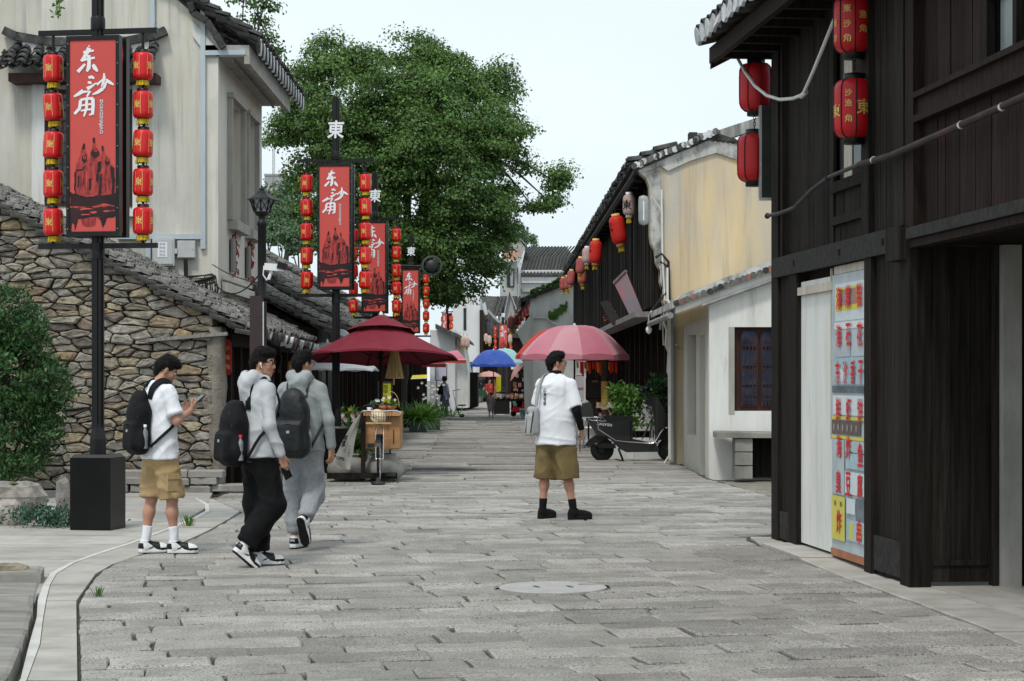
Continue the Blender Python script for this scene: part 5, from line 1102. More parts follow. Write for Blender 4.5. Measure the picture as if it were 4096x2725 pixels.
LB = [(735, 165, 70, 80, 0), (700, 270, 80, 70, -1), (655, 320, 42, 38, 0), (825, 150, 55, 60, 1), (960, 135, 80, 58, 0), (900, 230, 105, 85, -1.5), (1040, 200, 75, 70, 0), (1135, 230, 60, 75, 1), (1100, 330, 105, 90, -1.5), (1175, 310, 42, 62, 0), (1150, 520, 46, 60, 0), (1000, 250, 90, 80, -2), (790, 310, 110, 90, -1.5), (980, 340, 120, 100, -2.5), (850, 430, 130, 100, -2), (1050, 460, 120, 100, -2), (1140, 430, 45, 60, 0), (725, 410, 62, 56, 0), (735, 520, 56, 60, 0), (900, 550, 130, 95, -2), (1050, 580, 105, 90, -1.5), (1125, 610, 38, 60, 0), (960, 650, 105, 62, -1), (1045, 680, 58, 40, 0), (1215, 388, 24, 18, 0), (1282, 420, 34, 42, .5), (1262, 462, 28, 24, 0), (1228, 478, 18, 14, 0), (880, 330, 90, 70, 2)]
tree('camphor_tree', 'big dark green camphor tree with rounded crown towering over the left of the street', (-4.3, TY, 0), [lob(*l_) for l_ in LB], 26, 210, .56, .112, 'leaf', .42, 4, young=.008, shell=.40, fork=(.6, 0, 4.2))
tree('roof_tree', 'leafy tree showing above the roof edge of the plaster house at upper left', (-6.2, 41, 0), [lob(590, 30, 50, 42, 0, 41), (lob(620, 90, 24, 40, 0, 41)), lob(560, 5, 40, 30, 0, 41), lob(628, 130, 16, 26, 0, 41), lob(610, 5, 30, 25, 0, 41)], 30, 70, .26, .085, 'leaf', .2, 6, shell=.45)
tw = thing('overhanging_twig', 'small leafy twig hanging into the top left corner before the plaster house', 'twig', at(60, 0, 24))
C = np.array([at(58 + random.gauss(0, 2.4) - (v - 8) * .1, v + random.gauss(0, 1.5), 24 + random.gauss(0, .1)) for v in np.linspace(-8, 16, 60)]) - np.array(at(60, 0, 24)); V, F = leaf_cards(C, .06, -.4, seed=4)
link('leaves', fast_mesh('leaves', V, F, 'leaf'), tw); MB().tube([(.05, 0, .6), (.02, 0, .12), (-.06, 0, -.16)], [.014, .008, .003], 5).build('stem', 'bark', tw)
# clipped shrub by the stone wall
def shrub(name, label, base, lobes, nclump, nleaf, rc, size, mt, seed, cat='shrub', group=None, lw=.2, up=.9):
    t = thing(name, label, cat, base, group=group); C, tips, _ = crown_points(lobes, nclump, nleaf, rc, seed, .7); V, F = leaf_cards(C - np.array(base), size, up, lw, seed)
    link('foliage', fast_mesh('foliage', V, F, mt), t); q = MB()
    for l_ in lobes: q.tube([(random.gauss(0, .05), random.gauss(0, .05), -.05), tuple(Vector(np.array(l_[:3]) - np.array(base)))], [.03, .01], 6)
    q.build('stems', 'bark', t); return t
BY = 24.6
def l4(u, v, ru, rv, dy=0): x, y, z = at(u, v, BY + dy); s_ = BY / FPX; return (x, y, z, ru * s_, (ru + rv) / 2 * s_, rv * s_)
shrub('evergreen_shrub', 'tall dense evergreen shrub against the rubble stone wall at the left edge', (-6.5, BY, 0), [l4(5, 318, 30, 36), l4(28, 330, 16, 26, -.2), l4(8, 375, 46, 44, -.2), l4(42, 385, 22, 30), l4(5, 440, 44, 46, -.1), l4(40, 430, 22, 34), l4(56, 392, 16, 18), l4(-30, 380, 40, 90)], 230, 66, .075, .07, 'leaf_shrub', 8)
def tuft(name, label, base, n, size, spread, hgt, mt, seed, cat='weed', group=None):
    t = thing(name, label, cat, base, group=group); rg = random.Random(seed); q = MB()
    for i in range(n):
        a = rg.uniform(0, 6.28); r0 = abs(rg.gauss(0, spread * .5)); L = hgt * rg.uniform(.5, 1.1); b_ = Vector((r0 * math.cos(a), r0 * math.sin(a), 0)); tip = b_ + Vector((math.cos(a) * L * .6, math.sin(a) * L * .6, L)); md = b_.lerp(tip, .55) + Vector((0, 0, L * .18)); sd_ = Vector((-math.sin(a), math.cos(a), 0)) * size
        q.add([b_ - sd_, b_ + sd_, md + sd_ * .8, md - sd_ * .8, tip], [(0, 1, 2, 3), (3, 2, 4)])
    q.build('blades', mt, t); MB().lathe([(spread * .25, -.02), (.02, .02)], n=7).build('root', 'earth', t); return t
x, y = gnd(52, 529); C = np.concatenate([np.random.default_rng(5).normal(size=(900, 3)) * (.17, .16, .05) + (-.12, 0, .12), np.random.default_rng(6).normal(size=(500, 3)) * (.16, .12, .035) + (.16, -.05, .06)]); C[:, 2] = np.abs(C[:, 2])
t = thing('creeping_weed', 'blue-green bushy weed spreading beside the black post base', 'weed', (x - .05, y + .3, 0)); V, F = leaf_cards(C, .04, .3, .3, 9); link('foliage', fast_mesh('foliage', V, F, 'leaf_blue'), t); MB().tube([(0, 0, -.02), (-.1, 0, .12)], [.02, .006], 5).build('stem', 'bark', t)
x, y = gnd(189, 526); tuft('grass_tuft', 'dry grass tuft growing from the pavement joint behind the phone-holding man', (x, y, 0), 60, .004, .07, .13, 'leaf_fern', 3)
x, y = gnd(98, 596); tuft('joint_weed', 'tiny weed in the paving joint at the lower left', (x, y, 0), 14, .006, .03, .07, 'leaf_fern', 4)
# hill and wood in the distance, with mast and block
hl = MB(); n = 24; V = []
for i in range(n + 1):
    for j in range(13):
        a = i / n; b_ = j / 12; xx = -150 + 132 * a; yy = 190 + 160 * b_; V.append((xx, yy, -1 + max(0, 46 * math.sin(math.pi * min(1, a * .62 + .2)) * math.sin(math.pi * b_ * .5) * (1 - a ** 3.2) + 2 * math.sin(i * 1.7 + j))))
hl.add(V, [(i * 13 + j, (i + 1) * 13 + j, (i + 1) * 13 + j + 1, i * 13 + j + 1) for i in range(n) for j in range(12)], 0, True).build('hill', 'leaf_far', kind='structure')
random.seed(33)
FT = [(275, 193, 16, 14), (296, 190, 14, 12), (286, 212, 20, 15), (268, 222, 16, 16), (305, 215, 18, 18), (280, 236, 20, 14), (300, 244, 20, 16)]
for i, (u, v, ru, rv) in enumerate(FT):
    y_ = 205 - i * 5; x, _, z = at(u, v, y_); s_ = y_ / FPX
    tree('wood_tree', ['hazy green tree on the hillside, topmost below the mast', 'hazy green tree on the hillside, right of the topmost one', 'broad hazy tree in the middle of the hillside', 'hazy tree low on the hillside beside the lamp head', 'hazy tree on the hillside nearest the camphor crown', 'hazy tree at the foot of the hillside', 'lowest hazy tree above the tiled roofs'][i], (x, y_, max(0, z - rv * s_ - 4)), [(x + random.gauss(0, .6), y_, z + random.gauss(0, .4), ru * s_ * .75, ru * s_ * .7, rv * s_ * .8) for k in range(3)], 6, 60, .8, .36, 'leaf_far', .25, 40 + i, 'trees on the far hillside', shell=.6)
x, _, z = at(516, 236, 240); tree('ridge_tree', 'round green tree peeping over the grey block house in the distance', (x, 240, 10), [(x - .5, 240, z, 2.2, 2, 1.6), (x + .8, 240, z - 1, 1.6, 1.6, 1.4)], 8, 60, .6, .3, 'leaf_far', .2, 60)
bk = thing('rooftop_block', 'flat grey rooftop block on the hill beside the mast', 'building', at(275, 186, 215)); MB().b2((-1.15, 0, -6), (1.05, 4, 1.15)).build('wall', 'far_grey', bk); MB().b2((-1.2, -.1, 1.15), (1.1, 4.1, 1.35)).build('parapet', 'far_grey', bk)
ms = thing('radio_mast', 'slender lattice radio mast beside the rooftop block', 'mast', at(273.5, 186, 213)); q = MB()
for a in range(3): q.tube([(.16 * math.cos(a * 2.09), .16 * math.sin(a * 2.09), -6), (.13 * math.cos(a * 2.09), .13 * math.sin(a * 2.09), 4.0)], .035, 4)
q.build('legs', 'pipe_grey', ms); q = MB()
for i in range(14): q.bar((.15, 0, -2 + i * .45), (-.1, .1, -1.8 + i * .45), .03); q.bar((-.1, .1, -1.8 + i * .45), (.15, 0, -1.55 + i * .45), .03)
q.build('bracing', 'pipe_grey', ms)
# ------------------------------------------------------------------ banner posts with lantern strings
def stroke(mb, pts, ws, fn, m=0):                               # a brush stroke: polyline with a width at each point
    n = len(pts); L, Rr = [], []
    for i, (x, y) in enumerate(pts):
        a, b = pts[max(i - 1, 0)], pts[min(i + 1, n - 1)]; dx, dy = b[0] - a[0], b[1] - a[1]; k = math.hypot(dx, dy) or 1; nx, ny = -dy / k, dx / k; w = ws[i] / 2
        L.append((x + nx * w, y + ny * w)); Rr.append((x - nx * w, y - ny * w))
    V = [fn(*p) for p in L] + [fn(*p) for p in Rr]; mb.add(V, [(n + i, n + i + 1, i + 1, i) for i in range(n - 1)], m)
# brush characters 东 沙 角 in picture pixels of the nearest banner (x 45..400, y 40..1445)
DONG = [([(195, 78), (196, 88)], [8, 14]), ([(150, 130), (190, 120), (232, 118)], [16, 22, 12]), ([(196, 96), (180, 130), (150, 175), (130, 190)], [30, 30, 22, 10]), ([(135, 188), (180, 178), (240, 170)], [20, 20, 14]), ([(192, 150), (196, 200), (192, 245), (178, 270)], [26, 26, 30, 16]), ([(165, 215), (140, 240), (108, 272)], [16, 22, 26]), ([(225, 220), (240, 245), (262, 272)], [22, 30, 14])]
SHA = [([(190, 315), (215, 310), (235, 322)], [18, 22, 14]), ([(185, 350), (205, 352), (213, 362)], [16, 20, 8]), ([(180, 398), (215, 380), (252, 355)], [30, 18, 8]), ([(310, 285), (312, 320), (300, 365), (290, 385)], [10, 22, 18, 8]), ([(255, 370), (285, 345), (300, 330)], [18, 14, 8]), ([(325, 330), (350, 352), (384, 372)], [12, 24, 12]), ([(300, 400), (262, 425), (222, 440)], [26, 22, 10]), ([(330, 345), (312, 390), (300, 400)], [16, 20, 16])]
JIAO = [([(150, 410), (120, 430), (78, 452)], [28, 26, 12]), ([(128, 425), (165, 418), (200, 418), (178, 455)], [16, 16, 24, 14]), ([(130, 480), (122, 540), (82, 580)], [24, 24, 20]), ([(128, 478), (180, 468), (228, 470)], [16, 18, 22]), ([(225, 470), (226, 530), (222, 582), (196, 590)], [26, 26, 24, 10]), ([(135, 520), (180, 512), (222, 510)], [12, 14, 12]), ([(132, 558), (180, 550), (222, 548)], [12, 14, 12]), ([(178, 470), (176, 540), (156, 600)], [20, 22, 12])]
BX0, BX1, BY0, BY1 = 45., 400., 40., 1445.
FISH = [  # three fish-headed rocks as ink silhouettes: outlines and dark patches
    ('wash', [(150, 797), (163, 800), (166, 840), (178, 880), (176, 960), (165, 1040), (168, 1180), (85, 1180), (88, 1040), (92, 960), (118, 900), (135, 840)]),
    ('ink', [(150, 797), (163, 800), (163, 838), (140, 842)]), ('ink', [(140, 890), (176, 880), (176, 930), (158, 948), (140, 925)]), ('ink', [(90, 985), (140, 985), (172, 950), (165, 975), (140, 1000), (100, 1005)]), ('ink', [(84, 1000), (92, 1000), (90, 1180), (82, 1180)]), ('ink', [(108, 1040), (120, 1035), (116, 1120), (104, 1120)]), ('ink', [(150, 1045), (158, 1045), (152, 1110), (146, 1105)]),
    ('wash', [(225, 757), (240, 757), (248, 830), (272, 862), (282, 930), (276, 1020), (270, 1180), (168, 1180), (180, 1040), (175, 940), (205, 870), (218, 830)]),
    ('ink', [(222, 757), (238, 757), (240, 790), (226, 800)]), ('ink', [(204, 868), (250, 830), (274, 866), (270, 892), (240, 912), (212, 895)]), ('ink', [(262, 935), (290, 930), (282, 1010), (258, 1020)]), ('ink', [(196, 948), (214, 950), (208, 964)]), ('ink', [(248, 1020), (270, 1020), (266, 1110), (246, 1070)]), ('ink', [(190, 1060), (215, 1050), (210, 1140), (192, 1140)]),
    ('wash', [(290, 817), (304, 817), (312, 860), (340, 900), (360, 950), (392, 985), (392, 1180), (272, 1180), (284, 1040), (290, 960), (284, 880)]),
    ('ink', [(290, 817), (302, 817), (306, 862), (292, 850)]), ('ink', [(322, 905), (352, 915), (356, 945), (335, 972), (318, 950)]), ('ink', [(356, 960), (388, 985), (392, 1170), (372, 1180), (368, 1070)]), ('ink', [(276, 1030), (296, 1020), (290, 1110), (284, 1180), (266, 1180)]), ('ink', [(318, 1060), (326, 1060), (322, 1150), (316, 1150)]),
    ('ink', [(45, 1150), (120, 1178), (200, 1186), (300, 1182), (400, 1168), (400, 1260), (300, 1250), (200, 1262), (45, 1255)]), ('ink', [(45, 1270), (160, 1264), (260, 1268), (400, 1262), (400, 1335), (330, 1350), (230, 1338), (130, 1352), (45, 1345)]),
    ('ink', [(45, 1345), (110, 1352), (98, 1400), (84, 1440), (80, 1390), (62, 1380), (60, 1445), (45, 1445)]), ('ink', [(255, 1340), (330, 1345), (320, 1385), (300, 1420), (285, 1370)]), ('wash', [(130, 1352), (250, 1340), (240, 1400), (180, 1410), (140, 1395)]),
    ('red', [(250, 1248), (330, 1244), (365, 1252), (300, 1258)]), ('red', [(90, 1276), (180, 1272), (250, 1278), (160, 1284)]), ('red', [(200, 1300), (250, 1296), (255, 1306), (210, 1310)]), ('red', [(130, 1318), (210, 1316), (190, 1324), (140, 1326)]), ('red', [(300, 1296), (390, 1290), (392, 1296), (310, 1302)])]
EYES = [(160, 902), (246, 852), (337, 922)]
LANTERNS = {}
def lantern_parts(t, txt=True, front=True):
    """small ribbed plastic lantern: red drum, black caps, gold print, yellow fringe; origin at its centre"""
    MB().lathe([(.0, -.135), (.062, -.135), (.085, -.128), (.098, -.108), (.100, -.08), (.100, .08), (.098, .108), (.085, .128), (.062, .135), (0, .135)], n=24).build('drum', 'lantern_red', t)
    MB().lathe([(.058, .13), (.060, .165), (0, .165)], n=14).build('cap', 'metal_black', t); MB().lathe([(.0, -.150), (.055, -.150), (.055, -.13)], n=14).build('foot_ring', 'metal_black', t); MB().tube([(0, 0, .165), (0, 0, .192)], .014, 6).build('hanger', 'metal_black', t)
    fr = MB()
    for k in range(26):
        a = k / 26 * 6.283; r = .060 + random.uniform(-.004, .006); fr.add([(r * math.cos(a - .14), r * math.sin(a - .14), -.145), (r * math.cos(a + .14), r * math.sin(a + .14), -.145), (r * 1.12 * math.cos(a + .12), r * 1.12 * math.sin(a + .12), -.196 + random.uniform(-.010, .010)), (r * 1.12 * math.cos(a - .12), r * 1.12 * math.sin(a - .12), -.196 + random.uniform(-.010, .010))], [(0, 1, 2, 3)])
    fr.build('fringe', 'fringe', t)
    pr = MB()
    def on(a0): return lambda a, b, d=0.: ((.1012 + d) * math.sin(a0 + a / .1), -(.1012 + d) * math.cos(a0 + a / .1), b)
    for a0 in (-.12, 1.45, 3.02, 4.59):
        put_text(pr, '東', on(a0), w=.066, h=.074, bold=.002)
        for sx in (-.038, .038):
            f = on(a0); pr.add([f(sx - .0018, -.10), f(sx + .0018, -.10), f(sx + .0018, .10), f(sx - .0018, .10)], [(0, 1, 2, 3)])
    pr.build('gold_print', 'gold', t)
ORD = ['topmost', 'second', 'third', 'fourth', 'lowest']
lan0 = thing('red_lantern', '', 'lantern', (0, 0, -50), group='red lanterns on the banner posts'); lantern_parts(lan0); lan_used = [False]
def put_lantern(p, rz, label):
    if not lan_used[0]: o = lan0; lan_used[0] = True
    else: o = copy_tree(lan0)
    o.location = p; o.rotation_euler = (random.gauss(0, .035), random.gauss(0, .035), rz + random.gauss(0, .14)); o['label'] = label; return o
def banner_post(x, y, rz, nm, short):
    t = thing('banner_post', f'black banner post with red vertical banner, {nm}', 'banner post', (x, y, 0), rz, 'banner posts along the street')
    MB().box((0, 0, .36), (.42, .42, .72)).build('base', 'metal_box', t)
    MB().box((0, 0, .735), (.40, .40, .03), taper=.9).build('base_lid', 'metal_black', t)
    MB().lathe([(.085, .75), (.085, .90), (.062, 1.02), (.055, 1.06)], n=8, sm=False).build('foot', 'metal_black', t)
    q = MB()
    for a in range(8): q.bar((.046 * math.cos(a * .785), .046 * math.sin(a * .785), 1.0), (.046 * math.cos(a * .785), .046 * math.sin(a * .785), 5.95), .03)
    q.tube([(0, 0, 1.0), (0, 0, 5.98)], .046, 10); q.build('pole', 'metal_black', t)
    MB().lathe([(.07, 4.98), (.075, 5.0), (.075, 5.1), (.068, 5.12)], n=10).build('collar', 'metal_black', t); MB().lathe([(.07, 2.7), (.07, 2.86)], n=10).build('collar', 'metal_black', t)
    for z in (4.97, 2.83): MB().box((0, -.0, z), (1.24, .05, .05)).build('crossbar', 'metal_black', t)
    for sx in (-.47, .47):
        MB().tube([(sx, 0, 4.95), (sx, 0, 4.72)], .016, 6).build('hook', 'metal_black', t); MB().tube([(sx, 0, 2.85), (sx, 0, 2.98)], .016, 6).build('hook', 'metal_black', t)
        MB().tube([(sx, 0, 2.98), (sx, 0, 4.75)], .006, 5).build('cord', 'cable', t)
    for sg in (-1, 1):                                            # a light box on each side of the pole
        yc = sg * .105; fy_ = sg * .145
        fr = MB()
        for a, b in (((-.275, 2.92), (.275, 2.965)), ((-.275, 4.865), (.275, 4.91)), ((-.275, 2.965), (-.24, 4.865)), ((.24, 2.965), (.275, 4.865))): fr.b2((a[0], yc - .045, a[1]), (b[0], yc + .045, b[1]))
        bo = fr.build('banner_frame', 'metal_black', t)
        pn = MB().b2((-.24, yc - .035, 2.965), (.24, yc + .035, 4.865)).build('banner', 'banner_red', t)
        if sg > 0: continue
        f0 = -.142
        def fn(px_, py_, d=0.): return (-.24 + (px_ - BX0) / (BX1 - BX0) * .48, f0 - d, 4.865 - (py_ - BY0) / (BY1 - BY0) * 1.90)
        layers = {'wash': (MB(), .001, 'banner_wash'), 'ink': (MB(), .002, 'banner_ink'), 'red': (MB(), .003, 'banner_red')}
        rg_ = random.Random(4)
        for k, P in FISH:
            Q = []
            for i in range(len(P)):
                a, b = P[i], P[(i + 1) % len(P)]; Q.append(a); L = math.dist(a, b); n_ = int(L / 28)
                for j in range(1, n_ + 1): s_ = j / (n_ + 1); Q.append((a[0] + (b[0] - a[0]) * s_ + rg_.gauss(0, 2.6), a[1] + (b[1] - a[1]) * s_ + rg_.gauss(0, 2.6)))
            mb, d, _ = layers[k]; Q = [(min(max(p[0], 46), 399), p[1]) for p in Q]; V = [fn(px_, py_, d) for px_, py_ in Q]; mb.add(V, [tuple(range(len(V)))[::-1]])
        for ex_, ey in EYES:
            layers['red'][0].add([fn(ex_ + 11 * math.cos(a), ey + 11 * math.sin(a), .003) for a in np.linspace(0, 6.28, 10)[:-1]], [tuple(range(9))]); layers['ink'][0].add([fn(ex_ + 6 * math.cos(a), ey + 6 * math.sin(a), .004) for a in np.linspace(0, 6.28, 9)[:-1]], [tuple(range(8))])
        for k, (mb, d, mt) in layers.items(): mb.build({'wash': 'ink_wash_print', 'ink': 'ink_print', 'red': 'ripple_print'}[k], mt, pn)
        for ch in (DONG, SHA, JIAO):
            mb = MB()
            for i, (P, w) in enumerate(ch): stroke(mb, P, [a * 1.05 for a in w], lambda a, b: fn(a, b, .003 + .0004 * i))
            mb.build('brush_character', 'paint_white', pn)
        mb = MB(); put_text(mb, 'DONGSHAJIAO', lambda a, b, d: fn(286 + b / .48 * 355, 605 + a / 1.9 * 1405, .003), w=.335, h=.042, bold=.0022); mb.build('lettering', 'paint_white', pn)
        sc = MB()
        for i in range(10):
            for sx in (-.258, .258): sc.lathe([(.005, 0), (.0, .004)], (sx, yc - .046, 2.99 + i * .205), 6, mtx=Matrix.Rotation(R(90), 4, 'X'))
        sc.build('screws', 'steel', bo)
    MB().add([], [])
    e = MB(); put_text(e, '東', lambda a, b, d: (.01 + a + b * .06, -.075 - d, 5.46 + b), w=.25, h=.27, bold=.006); V0 = list(e.v); put_text(e, '東', lambda a, b, d: (.01 + a + b * .06, -.055 - d, 5.46 + b), w=.25, h=.27, bold=.006); e.build('emblem', 'paint_white', t)
    m_ = Matrix.Translation((x, y, 0)) @ Matrix.Rotation(rz, 4, 'Z')
    for side, sx in (('left', -.47), ('right', .47)):
        for k in range(5): put_lantern(m_ @ Vector((sx, 0, 4.615 - k * .385)), rz, f'red lantern, {ORD[k]} on the {side} string of the {short} banner post')
    return t
banner_post((98 - 512) * 19.5 / FPX, 19.5, R(-9), 'nearest the camera', 'nearest')
banner_post((336 - 512) * 31 / FPX, 31, R(-5), 'second from the camera', 'second')
banner_post((375 - 512) * 42.2 / FPX, 42.2, R(-4), 'third from the camera', 'third')
banner_post((411 - 512) * 60.5 / FPX, 60.5, R(-3), 'fourth, under the big tree', 'fourth')
banner_post((447 - 512) * 101 / FPX, 101, R(-60), 'fifth, edge on under the tree', 'fifth')
banner_post((503 - 512) * 121 / FPX, 121, R(4), 'farthest, at the street end', 'farthest')
# ------------------------------------------------------------------ larger lanterns on the shops
def drum_lantern(name, label, p, w, h, mt, group, ribs=8, tassel=None, caps='metal_black', txt=None, soft=False, tilt=0., ribmat='metal_black'):
    t = thing(name, label, 'lantern', p, group=group); t.rotation_euler = (0, tilt, random.uniform(-.2, .2)); r = w / 2; H = h / 2
    if soft: pr = [(r * .42, -H), (r * .75, -H * .93), (r * .95, -H * .75), (r, -H * .4), (r, H * .4), (r * .95, H * .75), (r * .75, H * .93), (r * .42, H)]
    else: pr = [(r * .55, -H), (r * .80, -H * .93), (r, -H * .72), (r, H * .72), (r * .80, H * .93), (r * .55, H)]
    n = ribs if not soft else 20
    if not soft: pr = [(r * .55, -H), (r * .74, -H * .96), (r * .9, -H * .86), (r * .985, -H * .7), (r, -H * .4), (r, H * .4), (r * .985, H * .7), (r * .9, H * .86), (r * .74, H * .96), (r * .55, H)]
    MB().lathe(pr, n=n if soft else n * 3, sm=True).build('shade', mt, t)
    MB().lathe([(r * .54, H), (r * .54, H + .045), (0, H + .045)], n=14).build('cap', caps, t); MB().lathe([(0, -H - .045), (r * .54, -H - .045), (r * .54, -H)], n=14).build('foot_ring', caps, t)
    if not soft and ribs:
        for k in range(n):
            a = 2 * math.pi * k / n; MB().tube([(q[0] * 1.012 * math.cos(a), q[0] * 1.012 * math.sin(a), q[1]) for q in pr], .0055, 5).build('rib', ribmat, t)
    if tassel:
        q = MB()
        for k in range(14): a = k / 14 * 6.283; q.tube([(r * .3 * math.cos(a), r * .3 * math.sin(a), -H - .04), (r * .36 * math.cos(a), r * .36 * math.sin(a), -H - .04 - tassel * random.uniform(.8, 1.1))], .008, 4)
        q.build('tassel', 'fringe', t)
    if txt:
        for (ch, a0, zz, sz) in txt:
            rr = r * 1.004
            def on(a, b, d=0.): 
                if soft: aa = a0 + a / rr; return ((rr + d + .004) * math.cos(aa), (rr + d + .004) * math.sin(aa), zz + b)
                kk = round((a0 / (2 * math.pi / n)) - .5) ; am = (kk + .5) * 2 * math.pi / n + a / r; ap = r + .003 + d; return (ap * math.cos(am), ap * math.sin(am), zz + b)
            put_text(MB(), ch, on, w=sz, h=sz, bold=sz * .02).build('character', 'gold' if not soft else 'ink_black', t)
    q = MB()
    for k in range(5): q.tube([(.012 * math.cos(a) * (k % 2), .012 * math.cos(a) * (1 - k % 2), H + .07 + k * .03 + .02 * math.sin(a)) for a in np.linspace(0, 6.28, 7)], .004, 4)
    q.build('chain', 'metal_black', t); return t
D = math.pi
GT = 'big red lanterns on the timber shop'
drum_lantern('drum_lantern', 'red ribbed drum lantern hanging lowest at the end of the timber shop', at(754.5, 158, 18.75), .325, .455, 'lantern_deep', GT)
drum_lantern('drum_lantern', 'red ribbed drum lantern just under the eave corner of the timber shop', at(756, 87.5, 18.75), .325, .455, 'lantern_deep', GT)
A1 = -1.75
drum_lantern('drum_lantern', 'lower red drum lantern with gold seal characters on the timber shop front', at(854, 109, 15.3), .315, .46, 'lantern_deep', GT, txt=[('東', -1.3, 0., .115), ('東', -2.7, -.02, .10), ('沙', -2.0, .11, .055), ('渔', -2.3, .03, .055), ('角', -1.9, -.09, .055)])
drum_lantern('drum_lantern', 'upper red drum lantern with gold characters cut by the top edge of the view', at(854, 24, 15.3), .315, .46, 'lantern_deep', GT, txt=[('沙', -2.0, -.02, .06), ('角', -2.0, -.13, .06), ('東', -2.0, .1, .06), ('渔', -1.3, .05, .06), ('角', -1.3, -.06, .06), ('東', -2.7, .0, .06), ('沙', -2.7, -.12, .06), ('沙', -.6, -.02, .06)])
GR = 'paper lanterns under the eave of the timber row'
for lab, u, v, y, w, h, mt, tx in (
    ('faded lantern with black seal writing nearest the yellow house corner', 629, 205, 36.0, .23, .38, 'lantern_pale', True), ('large scarlet paper lantern, second along the timber row eave', 618, 230, 38.5, .31, .56, 'lantern_scarlet', False),
    ('scarlet paper lantern with dark writing, third along the timber row eave', 595.5, 252, 44.5, .29, .52, 'lantern_scarlet', False), ('pale washed-out lantern tucked behind the third scarlet one', 587, 255.5, 47, .24, .36, 'lantern_pale', False),
    ('dull red lantern after the pale one on the timber row', 580.5, 266, 50.5, .25, .40, 'lantern_faded', False), ('dull red lantern peeping low behind its neighbour on the timber row', 582, 277, 52, .24, .36, 'lantern_faded', False),
    ('faded red lantern, third from the far end of the timber row', 571, 278, 57, .24, .42, 'lantern_faded', False), ('faded red lantern, second from the far end of the timber row', 567.5, 283, 61, .24, .40, 'lantern_faded', False), ('faded lantern at the far end of the timber row', 563, 284, 66, .24, .40, 'lantern_faded', False)):
    drum_lantern('paper_lantern', lab, at(u, v, y), w, h, mt, GR, tassel=.11, caps='gold' if mt != 'lantern_pale' else 'plastic_white', soft=True, tilt=random.gauss(0, .04) - (.08 if 'large' in lab else 0), txt=[('東', -1.9, .0, .17)] if tx else ([('沙', -2.6, .12, .07), ('角', -2.6, .02, .07)] if mt == 'lantern_scarlet' else None))
for lab, u, v, y, mt in (('pinkish lantern at the pent eave corner of the ivy house', 511, 323, 73, 'lantern_faded'), ('pale lantern beside the pent eave corner of the ivy house', 514, 324, 74, 'lantern_pale'), ('lone pale lantern right of the farthest banner', 510, 339, 118, 'lantern_pale'), ('grey-pink lantern leftmost below the whitewashed shop eave', 460, 341, 92, 'lantern_pale'), ('grey-pink lantern middle below the whitewashed shop eave', 463.5, 342, 91, 'lantern_pale'), ('grey-pink lantern rightmost below the whitewashed shop eave', 467, 342.5, 90, 'lantern_pale'), ('faded lantern in front of the dark end shop, left of a pair', 486, 338, 116, 'lantern_pale'), ('faded lantern in front of the dark end shop, right of a pair', 489.5, 340, 115, 'lantern_pale')):
    drum_lantern('paper_lantern', lab, at(u, v, y), .26, .44, mt, 'far paper lanterns', tassel=.1, caps='gold', soft=True)
for k_, (u, v, y) in enumerate([(517, 320, 73.2), (520, 316, 74.5), (523, 312, 76), (526, 309, 77.5), (528.5, 321, 73.5)]):
    drum_lantern('paper_lantern', f'red lantern, {ORD[k_]} in the cluster beneath the ivy house pent roof', at(u, v, y), .25, .40, 'lantern_deep', 'red lanterns of the ivy house', tassel=.1, caps='gold', soft=True)
# ------------------------------------------------------------------ street lamp with camera
lp = thing('street_lamp', 'black lantern-headed street lamp on a brown square plinth post', 'street lamp', ((262 - 512) * 25.5 / FPX, 25.5, 0))
LZ = lambda v: CAMH - (v - VH) * 25.5 / FPX
MB().b2((-.15, -.08, 0), (.01, .08, LZ(296))).build('plinth', 'post_umber', lp); MB().b2((.012, -.05, .9), (.030, .03, LZ(302))).build('light_strip', 'plastic_white', lp); MB().b2((.031, -.05, .5), (.055, .05, LZ(301))).build('rail', 'metal_black', lp)
MB().lathe([(.075, LZ(297)), (.058, LZ(290)), (.055, LZ(226)), (.068, LZ(225)), (.068, LZ(222)), (.045, LZ(220)), (.045, LZ(216.5)), (.085, LZ(215))], n=10).build('pole', 'metal_black', lp)
hd = MB().lathe([(.065, LZ(215)), (.075, LZ(213)), (.085, LZ(212))], n=8, sm=False).lathe([(.16, LZ(200)), (.145, LZ(198.5)), (.07, LZ(194)), (.045, LZ(191)), (.028, LZ(190.5)), (.03, LZ(189)), (.012, LZ(187)), (0, LZ(184.5))], n=8, sm=False).build('head', 'metal_black', lp)
MB().lathe([(.075, LZ(212)), (.12, LZ(200))], n=8, sm=False).build('glass', 'glass_frost', hd); q = MB()
for k in range(8):
    a = k * math.pi / 4; q.tube([(.08 * math.cos(a), .08 * math.sin(a), LZ(212)), (.125 * math.cos(a), .125 * math.sin(a), LZ(200))], .008, 5)
    for d in (-1, 1): q.tube([((.08 + .045 * t_) * math.cos(a + d * .39 * (1 - abs(2 * t_ - 1))), (.08 + .045 * t_) * math.sin(a + d * .39 * (1 - abs(2 * t_ - 1))), LZ(212) + (LZ(200) - LZ(212)) * t_) for t_ in np.linspace(0, 1, 7)], .005, 4)
q.build('cage', 'metal_black', hd); hd.scale = (1.25, 1.25, 1)
cc = thing('security_camera', 'white security camera with dark hood on the street lamp pole', 'camera', at(267, 275, 25.4))
